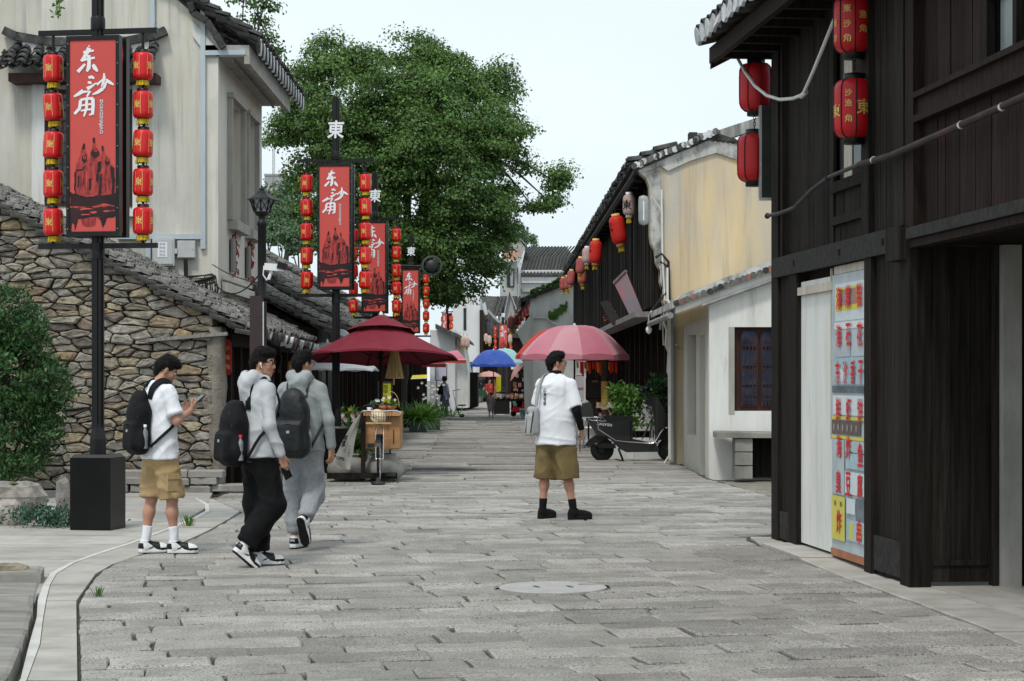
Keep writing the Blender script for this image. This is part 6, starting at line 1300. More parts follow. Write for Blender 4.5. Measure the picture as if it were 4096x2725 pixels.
MB().box((.10, 0, .10), (.26, .09, .09), ry=.08).build('body', 'plastic_white', cc); MB().box((.2, -.01, .115), (.12, .11, .085), ry=.25).build('hood', 'plastic_black', cc); MB().tube([(.02, 0, -.06), (.06, 0, .06)], .022, 8).tube([(.0, 0, -.07), (-.05, 0, .0), (-.04, 0, .12)], .01, 6).build('bracket', 'plastic_white', cc)
fc = thing('floodlight', 'round black floodlight with translucent ring above the fourth banner post', 'lamp', at(432, 266, 58)); MB().lathe([(.0, -.12), (.17, -.10), (.20, 0), (.17, .02), (0, .02)], n=20, mtx=Matrix.Rotation(R(80), 4, 'X')).build('housing', 'metal_black', fc); MB().lathe([(.26, -.02), (.31, .0), (.32, .02), (.31, .03), (.26, .03)], n=24, mtx=Matrix.Rotation(R(80), 4, 'X'), cap=False).build('ring', 'pipe_dark', fc); MB().tube([(-1.2, .2, 0.03), (-.3, .1, .0)], .03, 6).build('arm', 'metal_black', fc)
# ------------------------------------------------------------------ parasols
def parasol(label, c, rad, ze, zt, n, mats, group, val=.0, rz=.0, pole='metal_black', tier=False, tilt=(0, 0), sag=.03, cat='parasol', name='parasol', base=True, bulge=.18, ex=1.25):
    t = thing(name, label, cat, (c[0], c[1], 0), rz, group); t.rotation_euler = (0, 0, rz); H = zt - ze
    hv = link('canopy_pivot', None, t, (0, 0, 0)) if False else None
    def P(r, a, dz=0.):                                           # dome profile
        k = r / rad; z = ze + H * (1 - k ** ex) + bulge * H * math.sin(math.pi * k) ; x, y = r * math.cos(a), r * math.sin(a)
        return (x, y, z + dz + tilt[0] * x + tilt[1] * y)
    r0 = rad * (.32 if tier else .02); ks = 6
    for i in range(n):
        a0, a1 = 2 * math.pi * i / n, 2 * math.pi * (i + 1) / n; q = MB(); V = []
        for j in range(ks + 1):
            r = r0 + (rad - r0) * j / ks
            for m_ in range(5):
                f = m_ / 4; a = a0 + (a1 - a0) * f; rr = r * (math.cos(math.pi / n) / math.cos((f - .5) * 2 * math.pi / n)); V.append(P(rr, a, -sag * 4 * f * (1 - f) * (j / ks)))
        q.add(V, [(j * 5 + m_, (j + 1) * 5 + m_, (j + 1) * 5 + m_ + 1, j * 5 + m_ + 1) for j in range(ks) for m_ in range(4)], 0, True); q.build('canopy_panel', mats[i % len(mats)], t)
        if val:
            q = MB(); E_ = V[-5:]; L = []
            for m_, p in enumerate(E_): f = m_ / 4; L.append((p[0] * 1.004, p[1] * 1.004, p[2] - val * (.75 + .5 * math.sin(math.pi * f))))
            q.add(E_ + L, [(m_, 5 + m_, 6 + m_, m_ + 1) for m_ in range(4)]); q.build('valance', mats[i % len(mats)], t)
        a = a0; q = MB().tube([P(rad * .99, a, -.02), P(rad * .5, a, -.035), P(rad * .06, a, -.05)], .009, 5); q.build('rib', pole, t); MB().tube([P(rad * .55, a, -.04), (0, 0, ze - .05 * H)], .008, 5).build('strut', pole, t)
    if tier:
        for i in range(n):
            a0, a1 = 2 * math.pi * i / n, 2 * math.pi * (i + 1) / n; V = []
            for j in range(4):
                r = .02 + (rad * .45 - .02) * j / 3
                for m_ in range(3): f = m_ / 2; a = a0 + (a1 - a0) * f; rr = r * math.cos(math.pi / n) / math.cos((f - .5) * 2 * math.pi / n); p = P(rr, a); V.append((p[0], p[1], zt + .02 - (zt - P(rad * .45, a)[2] - .05) * (j / 3) ** 1.1 + tilt[0] * p[0] + tilt[1] * p[1]))
            MB().add(V, [(j * 3 + m_, (j + 1) * 3 + m_, (j + 1) * 3 + m_ + 1, j * 3 + m_ + 1) for j in range(3) for m_ in range(2)], 0, True).build('vent_panel', mats[i % len(mats)], t)
    MB().tube([(0, 0, .0), (0, 0, zt - .02)], .022 if not tier else .032, 8).build('pole', pole, t); MB().lathe([(.03, zt - .02), (.03, zt + .05), (.0, zt + .08)], n=8).build('finial', 'plastic_white', t)
    if base: MB().lathe([(.22, 0), (.22, .06), (.05, .09), (.04, .25)], n=14).build('base', 'clay_grey', t)
    return t
GP = 'parasols along the street'
mar = parasol('big maroon two-tier market parasol over the coffee cart', ((381 - 512) * 31 / FPX, 31.0), 1.25, 1.84, 2.50, 8, ['canvas_maroon'], GP, .03, R(14), 'wood_umber', True, (-.02, -.085), .01, bulge=-.04, ex=1.)
parasol('white parasol behind the maroon one', ((327 - 512) * 36.5 / FPX, 36.5), 1.0, 1.66, 2.18, 8, ['canvas_white'], GP, .03, .3, bulge=.2)
parasol('large pink parasol behind the standing man in shorts', ((574.5 - 512) * 42 / FPX, 42.0), 1.19, 2.0, 2.63, 10, ['canvas_pink_pale', 'canvas_pink'], GP, .11, .42, bulge=.3)
parasol('red parasol half hidden behind the large pink one', ((561 - 512) * 49 / FPX, 49.0), 1.15, 2.08, 2.75, 10, ['canvas_red', 'canvas_pink', 'canvas_red'], GP, .10, .1, bulge=.3)
parasol('blue parasol over the far street stall', ((493.5 - 512) * 86 / FPX, 86.0), 1.05, 2.12, 2.76, 10, ['canvas_blue'], GP, .1, .2, bulge=.3)
parasol('pale teal parasol behind the blue one', ((505 - 512) * 98 / FPX, 98.0), .95, 2.3, 3.0, 10, ['canvas_teal'], GP, .08, .2, bulge=.3)
for lab, u, v, y in (('small red awning left of the lilac notice board', 434, 364, 74), ('slanted pale red awning right of the lilac notice board', 453, 360, 80)):
    t = thing('shop_awning', lab, 'awning', at(u, v, y), group='small awnings on the left'); q = MB(); w_ = .45 if 'small' in lab else .55
    MB().add([(-w_, 0, 0), (w_, 0, 0), (w_ * .3, .7, .42), (-w_, .7, .30)], [(0, 1, 2, 3)]).build('sheet', 'canvas_red' if 'small' in lab else 'canvas_pink', t); MB().add([(-w_, -.005, 0), (w_, -.005, 0), (w_, -.005, -.13), (-w_, -.005, -.11)], [(0, 1, 2, 3)]).build('valance', 'canvas_red', t); MB().tube([(-w_, 0, 0), (w_, 0, 0)], .02, 5).build('front_bar', 'steel', t)
t = thing('yellow_awning', 'small yellow awning in the shade behind the maroon parasol', 'awning', at(419, 379, 52)); MB().add([(-.22, 0, 0), (.22, 0, .02), (.2, .5, .12), (-.2, .5, .10)], [(0, 1, 2, 3)]).build('sheet', 'canvas_yellow', t); MB().tube([(-.22, 0, 0), (.22, 0, .02)], .012, 5).build('front_bar', 'steel', t)

# ------------------------------------------------------------------ coffee cart built on a bicycle
CY = 28.2
ct_ = thing('coffee_cart', 'wooden coffee cart on a bicycle with wire basket facing the camera', 'cart', ((380 - 512) * CY / FPX, CY, 0))
CX = lambda u: (u - 380) * CY / FPX
CZ = lambda v: CAMH - (v - VH) * CY / FPX
wr, wz = .335, .345
MB().lathe([(wr - .03, -.016), (wr, -.012), (wr + .006, 0), (wr, .012), (wr - .03, .016)], (0, -.15, wz), 32, mtx=Matrix.Rotation(R(90), 4, 'Y') @ Matrix.Rotation(0, 4, 'Z'), cap=False).build('tyre', 'rubber', ct_)
for o in ct_.children: pass
rm = MB().lathe([(wr - .055, -.010), (wr - .03, -.013), (wr - .03, .013), (wr - .055, .010)], (0, -.15, wz), 32, mtx=Matrix.Rotation(R(90), 4, 'Y'), cap=False).build('rim', 'steel', ct_)
sp = MB()
for k in range(28):
    a = k / 28 * 6.283; sp.tube([(.02 if k % 2 else -.02, -.15 + .02 * math.cos(a), wz + .02 * math.sin(a)), (0, -.15 + (wr - .05) * math.cos(a), wz + (wr - .05) * math.sin(a))], .0022, 3, cap=False)
sp.build('spokes', 'chrome', rm, kind='stuff'); MB().tube([(-.045, -.15, wz), (.045, -.15, wz)], .022, 8).build('hub', 'chrome', rm)
for sx in (-.055, .055): MB().tube([(sx, -.15, wz), (sx, -.10, .74), (sx * .6, -.06, .86)], .011, 6).build('fork_blade', 'chrome', ct_)
MB().tube([(0, -.06, .84), (0, 0, 1.02)], .017, 8).build('steerer', 'metal_black', ct_)
MB().tube([(-.3, .05, 1.0), (-.24, .02, 1.04), (0, 0, 1.03), (.24, .02, 1.04), (.3, .05, 1.0)], .012, 8).build('handlebar', 'chrome', ct_)
MB().add([(.035 * math.cos(a) * 1.1, -.15 + (wr + .028) * math.cos(b), wz + (wr + .028) * math.sin(b)) for b in np.linspace(.2, 2.6, 14) for a in (0, math.pi)], [(2 * i, 2 * i + 1, 2 * i + 3, 2 * i + 2) for i in range(13)]).build('mudguard', 'metal_black', ct_)
bk_ = MB(); z0, z1 = CZ(421.5), CZ(411.5)
for z in (z0, (z0 + z1) / 2, z1):
    kk = .17 + .02 * (z - z0) / (z1 - z0)
    for a, b in (((-kk, -.3), (kk, -.3)), ((kk, -.3), (kk, -.04)), ((kk, -.04), (-kk, -.04)), ((-kk, -.04), (-kk, -.3))): bk_.tube([(a[0], a[1], z), (b[0], b[1], z)], .005, 4)
for i in range(11): x = -.17 + i * .034; bk_.tube([(x, -.3, z0), (x * 1.12, -.3, z1)], .0035, 4)
bk_.build('basket', 'metal_black', ct_); MB().b2((-.18, -.32, z0 - .03), (.17, -.02, z0 - .004)).build('basket_board', 'bamboo', ct_)
MB().lathe([(.0, 0), (.115, 0), (.12, .008), (0, .012)], (-.01, -.25, (z0 + z1) / 2), 20, mtx=Matrix.Rotation(R(62), 4, 'X') @ Matrix.Rotation(R(20), 4, 'Y')).build('bamboo_tray', 'bamboo_pale', ct_)
bx = MB().b2((CX(363.5), .30, CZ(450)), (CX(399), .92, CZ(416))).build('box', 'wood_cart', ct_)
for i, (u0, u1) in enumerate(((364, 375.5), (388, 398.6))): MB().b2((CX(u0), .285, CZ(449)), (CX(u1), .299, CZ(417))).build('door', 'wood_cart', bx)
MB().tube([(CX(392.5), .27, CZ(444.5)), (CX(392.5), .27, CZ(430))], .006, 5).build('latch_rod', 'metal_black', bx); MB().b2((CX(366), .275, CZ(448)), (CX(373), .284, CZ(444))).build('vent', 'sign_dark', bx)
MB().b2((CX(362.5), .18, CZ(416)), (CX(399.6), .98, CZ(412))).build('counter', 'wood_cart', ct_)
MB().b2((CX(359.8), .2, .02), (CX(364), .28, CZ(413))).build('post', 'wood_umber', ct_); MB().b2((CX(326), .12, .05), (CX(396), .32, .13)).build('base_beam', 'wood_row', ct_); MB().b2((CX(386), -.1, .10), (CX(395.5), .05, .15)).build('pedal', 'sign_dark', ct_)
MB().lathe([(.10, 0), (.10, .03), (.03, .05), (.02, .1)], (0, -.42, 0), 10).build('front_stand', 'sign_dark', ct_)
for u_, lab in ((383, 'grey pottery jar lying behind the coffee cart wheel'), (346, 'grey mossy pottery jar beside the coffee banner')):
    t = thing('pottery_jar', lab, 'jar', ((u_ - 512) * (CY + .35) / FPX, CY + .35 + .25, 0), group='pottery jars by the cart'); MB().lathe([(.16, 0), (.24, .06), (.28, .16), (.25, .27), (.17, .34), (.15, .36), (.16, .38), (.13, .38), (.12, .33)], n=20, sx=1.1).build('body', 'clay_grey', t); MB().lathe([(.155, .37), (.175, .385), (.155, .40)], n=20, cap=False, sx=1.1).build('rim', 'clay_grey', t)
# coffee banner: grey cloth hung from the post
cbn = thing('coffee_banner', 'grey cloth banner reading COFFEE draped beside the cart', 'banner', ((350 - 512) * CY / FPX, CY, 0))
L_ = [(361.5, 410), (352, 424), (343, 440), (336, 455), (334.5, 464)]; Rr_ = [(362, 412), (357.5, 428), (354, 446), (351.5, 462), (349.5, 470)]
q = MB(); V = []
for (a, b) in zip(L_, Rr_):
    for f in np.linspace(0, 1, 6): u = a[0] + (b[0] - a[0]) * f; v = a[1] + (b[1] - a[1]) * f; V.append(at(u, v, CY + .08 + .04 * math.sin(f * 6 + a[1] * .2)))
bw(q.add(V, [(j * 6 + m_, j * 6 + m_ + 1, (j + 1) * 6 + m_ + 1, (j + 1) * 6 + m_) for j in range(4) for m_ in range(5)], 0, True), 'cloth', 'cloth_grey_sign', cbn)
q = MB(); put_text(q, 'COFFEE', lambda a, b, d: at(340.5 + a + b * .0, 458.5 + a * .25 - b, CY + .02), w=8, h=3.2, bold=.12); bw(q, 'lettering', 'ink_black', cbn)
q = MB(); put_text(q, '茶', lambda a, b, d: at(345.5 + a + b * .25, 438 - b, CY + .02), w=4.2, h=5.5, bold=.15); put_text(q, '事', lambda a, b, d: at(343.6 + a + b * .25, 444 - b, CY + .02), w=4.2, h=6.5, bold=.15); bw(q, 'brush_characters', 'ink_black', cbn)
q = MB()
for k, ch in enumerate('手冲咖啡'): put_text(q, ch, lambda a, b, d: at(349.6 - k * .25 + a, 446.5 + k * 3.1 - b, CY + .02), w=2.0, h=2.2)
bw(q, 'small_characters', 'ink_black', cbn); bw(MB().tube([at(362, 409, CY + .05), at(362, 414, CY + .1)], .008, 5), 'peg', 'cable', cbn)
for u_ in (350.5, 352.5): pass
st = thing('easel_legs', 'pale wooden easel frame beside the coffee banner', 'easel', ((351 - 512) * (CY + .5) / FPX, CY + .5, 0)); MB().b2((-.03, 0, 0), (.02, .03, .62)).build('leg', 'wood_pale', st); MB().tube([(.0, .03, .6), (.08, .35, 0)], .015, 6).build('back_leg', 'wood_pale', st)
# bamboo lamp under the parasol
bl = thing('bamboo_lamp', 'conical slatted bamboo lampshade hanging under the maroon parasol', 'lamp', at(394.5, 378.5, 30.6)); q = MB()
for k in range(34): a = k / 34 * 6.283; MB().tube([(.145 * math.cos(a), .145 * math.sin(a), 0), (.10 * math.cos(a), .10 * math.sin(a), .22), (.045 * math.cos(a), .045 * math.sin(a), .50)], .0062, 4).build('slat', 'bamboo', bl)
MB().lathe([(.148, 0), (.148, .012)], n=24, cap=False).lathe([(.048, .48), (.045, .52), (0, .53)], n=12).build('hoop', 'bamboo', bl); MB().tube([(0, 0, .5), (0, 0, .68)], .004, 4).build('cord', 'cable', bl); MB().tube([(-.01, 0, .0), (-.01, 0, -.1)], .012, 5).build('tassel', 'canvas_peach', bl)
# ------------------------------------------------------------------ plants in pots
def fern(name, label, base, n, L, spread, mt, seed, pot=None, flowers=None, group='potted plants', cat='plant', wdt=.016, up=.9):
    t = thing(name, label, cat, base, group=group); rg = random.Random(seed); z0 = pot[3] if pot else 0
    if pot:
        kind, w_, d_, h_, mt2 = pot
        if kind == 'box':
            MB().box((0, 0, h_ / 2), (w_, d_, h_), taper=1.08).build('planter', mt2, t); MB().box((0, 0, h_ - .01), (w_ * 1.12, d_ * 1.12, .04)).build('planter_rim', mt2, t)
        else: MB().lathe([(w_ * .34, 0), (w_ * .5, h_), (w_ * .54, h_), (w_ * .54, h_ - .03)], n=16).build('pot', mt2, t)
        MB().box((0, 0, h_ + .012), (w_ * .8, d_ * .8, .01)).build('soil', 'earth', t)
    q = MB()
    for i in range(n):
        a = rg.uniform(0, 6.283); l_ = L * rg.uniform(.5, 1.15); e = rg.uniform(.25, 1.3) * up; b_ = Vector((rg.gauss(0, spread), rg.gauss(0, spread), z0)); dr = Vector((math.cos(a), math.sin(a), 0)); P_ = []
        for s_ in np.linspace(0, 1, 5): P_.append(b_ + dr * (l_ * s_ * math.cos(e) * 1.1) + Vector((0, 0, l_ * (s_ * math.sin(e) - .55 * s_ * s_ * (1.1 - e * .5)))))
        sd_ = Vector((-math.sin(a), math.cos(a), rg.uniform(-.4, .4))) * wdt * rg.uniform(.7, 1.3); V = []
        for k, p in enumerate(P_): w_ = [.5, 1, 1, .7, .1][k]; V += [p - sd_ * w_, p + sd_ * w_]
        q.add(V, [(2 * k, 2 * k + 1, 2 * k + 3, 2 * k + 2) for k in range(4)], 0, True)
    q.build('foliage', mt, t)
    if flowers:
        k_, r_, mts, zr, sp_ = flowers
        for i in range(k_):
            a = rg.uniform(0, 6.283); p = Vector((rg.gauss(0, sp_), rg.gauss(0, sp_), z0 + rg.uniform(*zr))); f = MB()
            for m_ in range(5): b_ = a + m_ * 1.2566; f.add([p, p + Vector((r_ * math.cos(b_ - .5), -r_ * .4, r_ * math.sin(b_ - .5))), p + Vector((r_ * 1.3 * math.cos(b_), -r_ * .5, r_ * 1.3 * math.sin(b_))), p + Vector((r_ * math.cos(b_ + .5), -r_ * .4, r_ * math.sin(b_ + .5)))], [(0, 1, 2, 3)])
            f.build('flower', rg.choice(mts), t)
    return t
x, y = gnd(417.5, 432.5); fern('fern_planter', 'lush fern in a slate blue square planter on the left of the street', (x, y + .3, 0), 520, .95, .13, 'leaf_fern', 1, ('box', .46, .46, .30, 'planter_slate'), wdt=.014)
fern('rose_bush', 'tall white rose bush behind the slate fern planter', ((431 - 512) * 57 / FPX, 57, 0), 260, .5, .28, 'leaf_shrub', 2, ('box', .5, .5, .4, 'planter_slate'), (26, .035, ['petal_white'], (.3, 1.0), .22), wdt=.025, up=1.6)
fern('potted_fern', 'fern between the coffee banner and the dark planters', ((354 - 512) * 31.5 / FPX, 31.5, 0), 240, .75, .08, 'leaf_fern', 3, ('pot', .34, .34, .34, 'sign_dark'))
fern('flower_trough', 'dark trough of white and pink flowers left of the coffee cart', ((338 - 512) * 33 / FPX, 33, .0), 160, .42, .26, 'leaf_shrub', 4, ('box', .95, .4, .62, 'sign_dark'), (34, .03, ['petal_white', 'petal_white', 'petal_pink'], (.05, .30), .26), wdt=.014)
fern('hanging_greens', 'leafy plant on the dark rack behind the gray-hooded man', ((346 - 512) * 35 / FPX, 35, 0), 110, .4, .1, 'leaf_fern', 5, ('pot', .3, .3, .82, 'sign_dark'), (5, .03, ['petal_yellow', 'petal_white'], (.0, .2), .12))
for i, (u, v, lab, fl) in enumerate([(391, 411.5, 'flower basket with looped handle on the cart counter', True), (383, 411.8, 'small terracotta pot plant on the cart counter', False), (374, 412, 'small dark leafy pot plant at the left of the cart counter', False)]):
    p = at(u, v, CY + .5 + .02); t = fern('counter_plant', lab, (p[0], p[1], CZ(412) + .002), 46, .15, .035, ['leaf_fern', 'leaf_shrub', 'leaf_blue'][i], 8 + i, ('pot', .15, .15, .085, 'terracotta' if i < 2 else 'sign_dark'), (9, .018, ['petal_yellow', 'petal_white'], (.03, .14), .05) if fl else (2, .02, ['petal_white'], (.05, .1), .04), group='plants on the cart counter', wdt=.012)
    if fl: MB().tube([(.12 * math.cos(a), 0, .07 + .22 * math.sin(a)) for a in np.linspace(0, 3.14, 12)], .005, 4).build('handle', 'bamboo', t)
t = thing('counter_cup', 'white cup standing at the left end of the cart counter', 'cup', (at(369, 0, CY + .4)[0], CY + .4, CZ(412) + .002)); MB().lathe([(.022, 0), (.035, .06), (.033, .06), (.021, .006)], n=14).build('bowl', 'porcelain', t); MB().tube([(.034, 0, .05), (.055, 0, .035), (.03, 0, .018)], .005, 5).build('handle', 'porcelain', t)
# ------------------------------------------------------------------ boards and signs on the left
def board(name, label, u0, u1, v0, v1, y, mt, cat='sign', frame=None, texts=(), post=True, tm='ink_black'):
    x0, _, z1 = at(u0, v0, y); x1, _, z0 = at(u1, v1, y); t = thing(name, label, cat, ((x0 + x1) / 2, y, 0))
    w_ = (x1 - x0) / 2; MB().b2((-w_, -.02, z0), (w_, .02, z1)).build('panel', mt, t)
    if frame:
        for a, b in (((-w_ - .03, z0 - .03), (w_ + .03, z0)), ((-w_ - .03, z1), (w_ + .03, z1 + .03)), ((-w_ - .03, z0), (-w_, z1)), ((w_, z0), (w_ + .03, z1))): MB().b2((a[0], -.03, a[1]), (b[0], .03, b[1])).build('frame', frame, t)
    if post:
        for sx in (-w_ * .8, w_ * .8): MB().b2((sx - .02, .0, 0), (sx + .02, .03, z0 - .0)).build('leg', frame or 'metal_black', t)
    for (tx, fx_, fz, w2, h2) in texts: put_text(MB(), tx, lambda a, b, d: (-w_ + fx_ * 2 * w_ + a, -.025 - d, z1 - fz * (z1 - z0) + b), w=w2, h=h2).build('lettering', tm, t)
    return t
board('yellow_sign', 'yellow board with black characters in the shade behind the cart', 379.5, 391, 383, 405, 36, 'sign_yellow', texts=[('咖', .5, .16, .10, .085), ('啡', .5, .38, .10, .085), ('茶', .5, .62, .08, .07), ('饮', .5, .84, .08, .07)], frame='sign_dark')
board('notice_board', 'lilac lit notice board with price list on the left of the street', 435.5, 446.5, 365, 380, 88, 'sign_lilac', frame='sign_dark', texts=[('今日价目', .5, .1, .26, .05), ('一二', .2, .35, .06, .04), ('三四', .2, .55, .06, .04), ('五六', .2, .75, .06, .04)])
for lab, u0, u1, v0, v1, y, ch in (('long red hanging signboard with gold characters under the stone house eave', 222.3, 231, 339, 375, 26.66, '沙海角'), ('red hanging signboard partly hidden behind the hooded man', 269, 274.5, 348, 374, 30.5, '東沙')):
    x0, _, z1 = at(u0, v0, y); x1, _, z0 = at(u1, v1, y); t = thing('hanging_sign', lab, 'sign', ((x0 + x1) / 2, y, z0), group='red hanging signs'); w_ = (x1 - x0) / 2; h_ = z1 - z0
    pl = [(-w_, .05), (-w_ + .03, 0), (w_ - .03, 0), (w_, .05), (w_, h_ - .05), (w_ - .03, h_), (-w_ + .03, h_), (-w_, h_ - .05)]
    MB().prism(pl, lambda a, b, d: (a, d, b), .05).build('panel', 'sign_red', t)
    for k, c_ in enumerate(ch): put_text(MB(), c_, lambda a, b, d: (.01 + a, -.004 - d, h_ * (.75 - k * .26) + b), w=w_ * 1.1, h=w_ * 1.1).build('character', 'gold', t)
    MB().tube([(0, .02, h_), (0, .02, h_ + .12)], .006, 4).build('hook', 'cable', t)
tag_ = thing('wooden_tag', 'small brown wooden tube hanging beside the white parasol', 'tag', at(289.5, 371, 33)); MB().lathe([(.055, 0), (.055, .16)], n=10).build('tube', 'wood_cart', tag_); MB().tube([(0, 0, .16), (0, 0, .9)], .003, 3).build('cord', 'cable', tag_)
hk = thing('hanging_rope', 'short knotted black rope hanging from the stone house eave', 'rope', at(278, 372, 31)); MB().tube([(0, 0, 0), (.03, 0, .12), (.05, 0, .2), (.02, 0, .34), (.0, 0, .4)], [.025, .02, .02, .02, .012], 6).build('rope', 'cable', hk); MB().lathe([(.04, -.02), (.03, .05)], n=8).build('knot', 'cable', hk)
# ------------------------------------------------------------------ scooter parked across the right side
SYD = 35.6
sc_ = thing('electric_scooter', 'black electric scooter with chrome guard rails parked on the right', 'scooter', ((602 - 512) * SYD / FPX, SYD, 0))
def sx(px): return (2300 + px * .319) / 4
def sp_(px, py, dy=0.): x, y, z = at((2300 + px * .319) / 4, (1400 + py * .319) / 4, SYD); return (x - sc_.location.x, dy, z)
def wheel(px, py, r, nm):
    c_ = Vector(sp_(px, py)); c_.z = r; o = MB().lathe([(r * .62, -.045), (r * .9, -.055), (r, -.02), (r, .02), (r * .9, .055), (r * .62, .045)], c_, 28, mtx=Matrix.Rotation(R(90), 4, 'X')).build(nm, 'rubber', sc_)
    MB().lathe([(.03, -.06), (r * .25, -.05), (r * .6, -.035), (r * .62, .035), (.03, .05)], c_, 20, mtx=Matrix.Rotation(R(90), 4, 'X')).build('hub', 'plastic_black', o); return c_
wc = wheel(340, 1250, .215, 'wheel'); wheel(1180, 1250, .215, 'wheel')
def prof(poly, hw, nm, mt, dy=0.): return MB().prism([(sp_(*p)[0], sp_(*p)[2]) for p in poly], lambda a, b, d: (a, dy - hw + d, b), 2 * hw).build(nm, mt, sc_)
prof([(285, 905), (700, 880), (700, 1120), (520, 1120), (300, 990)], .13, 'body_panel', 'scooter_black'); prof([(330, 840), (380, 812), (560, 828), (715, 828), (735, 870), (720, 905), (300, 905)], .125, 'seat', 'plastic_black')
prof([(500, 1130), (1000, 1170), (1050, 1230), (1050, 1275), (640, 1275), (560, 1230)], .12, 'floor_board', 'scooter_black'); prof([(300, 990), (520, 1100), (700, 1110), (1000, 1165), (1050, 1230), (1045, 1275), (640, 1280), (560, 1240), (470, 1150)], .10, 'lower_body', 'scooter_black'); prof([(150, 880), (300, 850), (330, 1000), (420, 1080), (270, 1075), (215, 980)], .11, 'tail_panel', 'scooter_black'); prof([(960, 700), (1000, 640), (1060, 650), (1130, 800), (1120, 980), (1010, 1000)], .19, 'front_fairing', 'scooter_black'); prof([(1040, 1000), (1200, 1010), (1290, 1130), (1230, 1160), (1060, 1120)], .07, 'front_mudguard', 'plastic_black'); prof([(690, 880), (720, 900), (720, 1130), (690, 1130)], .13, 'seat_front', 'scooter_black'); prof([(1000, 1150), (985, 900), (960, 720), (1000, 640), (1060, 640), (1190, 900), (1200, 960), (1100, 1000), (1030, 1160)], .15, 'leg_shield', 'scooter_black')
prof([(890, 620), (960, 585), (1040, 600), (1060, 660), (990, 720), (900, 690), (860, 665)], .16, 'handlebar_cowl', 'scooter_black'); prof([(270, 1060), (480, 1060), (500, 1130), (380, 1110), (250, 1190), (120, 1200), (175, 1120)], .06, 'rear_mudguard', 'plastic_black')
prof([(0, 720), (20, 690), (160, 640), (190, 650), (215, 730), (235, 840), (0, 840)], .16, 'top_box', 'scooter_black'); prof([(10, 690), (20, 660), (155, 632), (170, 650)], .162, 'top_box_trim', 'steel')
prof([(250, 1170), (500, 1170), (510, 1230), (290, 1225)], .05, 'swing_arm', 'plastic_black', -.08)
for dy in (-.15, .15):
    MB().tube([sp_(285, 900, dy), sp_(288, 990, dy), sp_(505, 1130, dy), sp_(660, 1148, dy), sp_(960, 1170, dy), sp_(1000, 1150, dy), sp_(1060, 1040, dy), sp_(1115, 970, dy), sp_(1170, 975, dy)], .012, 8).build('guard_rail', 'chrome', sc_)
    MB().tube([sp_(60, 842, dy), sp_(270, 842, dy), sp_(335, 842, dy), sp_(385, 888, dy), sp_(200, 880, dy), sp_(165, 850, dy)], .011, 6).tube([sp_(270, 842, dy), sp_(280, 910, dy)], .016, 6).build('rack_rail', 'chrome', sc_)
    MB().tube([sp_(960, 640, dy), sp_(880, 560, dy * 1.2)], .008, 5).build('mirror_stem', 'plastic_black', sc_); q = MB().lathe([(0, -.02), (.05, -.01), (.055, 0), (0, .012)], sp_(830 if dy < 0 else 905, 505 if dy < 0 else 480, dy * 1.2), 12, mtx=Matrix.Rotation(R(75), 4, 'X'), sx=1.3, sy=.9); q.build('mirror', 'plastic_black', sc_)
MB().tube([sp_(1060, 980), sp_(1180, 1250)], .03, 8).build('fork', 'metal_black', sc_); MB().tube([sp_(540, 1230, -.1), sp_(600, 1390, -.14)], .02, 6).tube([sp_(600, 1385, -.14), sp_(500, 1365, -.16)], .012, 5).build('kick_stand', 'metal_black', sc_)
MB().lathe([(.022, -.02), (.02, .02), (0, .025)], sp_(265, 1178, -.09), 12, mtx=Matrix.Rotation(R(90), 4, 'X')).build('reflector', 'lamp_orange', sc_)
q = MB(); put_text(q, 'AIKEYOU', lambda a, b, d: (sp_(365, 930)[0] + a, -.134 - d, sp_(365, 930)[2] + b - a * .12), w=.27, h=.045, bold=.001); q.build('lettering', 'plastic_white', sc_)
# ------------------------------------------------------------------ things behind the scooter
def bush_planter(name, label, u, y, w_, h, lobes, seed, mt, pot, z0, white=0):
    t = thing(name, label, 'plant', ((u - 512) * y / FPX, y, 0), group='planters behind the scooter'); B = np.array(t.location)
    MB().box((0, 0, z0 / 2), (w_, .4, z0)).build('planter', pot, t); MB().box((0, 0, z0 - .02), (w_ * 1.04, .43, .05)).build('planter_rim', pot, t)
    C, _, _ = crown_points(lobes, 190, 44, .08, seed, .45); V, F = leaf_cards(C - B, .11, .3, .2, seed); link('foliage', fast_mesh('foliage', V, F, mt), t)
    q = MB()
    for l_ in lobes: q.tube([(random.gauss(0, .1), 0, z0), tuple(Vector(np.array(l_[:3]) - B))], [.02, .006], 5)
    q.build('stems', 'bark', t); return t
def l6(u, v, ru, rv, y): x, y, z = at(u, v, y); s_ = y / FPX; return (x, y, z, ru * s_, (ru + rv) / 2 * s_, rv * s_)
bush_planter('bamboo_planter', 'bushy green plant in a white trough behind the scooter seat', 628, 37.0, .9, .5, [l6(626, 392, 10, 9, 37), l6(619, 388, 7, 4, 37), l6(633, 405, 9, 12, 37), l6(623, 410, 7, 14, 37), l6(636, 418, 8, 10, 37)], 3, 'leaf_fern', 'planter_white', .38)
bush_planter('leafy_planter', 'green bush in a trough by the corner pipe behind the scooter handlebar', 652, 36.8, .7, .5, [l6(656, 386, 10, 9, 36.8), l6(662, 398, 8, 10, 36.8), l6(650, 396, 7, 7, 36.8), l6(660, 415, 8, 12, 36.8)], 4, 'leaf_shrub', 'planter_white', .34)
t = thing('white_lattice', 'white patterned screen standing behind the bushes by the scooter', 'screen', (at(638, 0, 37.6)[0], 37.6, 0)); MB().b2((-.22, 0, .5), (.28, .03, 1.32)).build('panel', 'plastic_white', t); q = MB()
for k in range(34): q.box((random.uniform(-.2, .26), -.006, random.uniform(.52, 1.3)), (random.uniform(.03, .09), .006, .02), ry=random.uniform(0, 3))
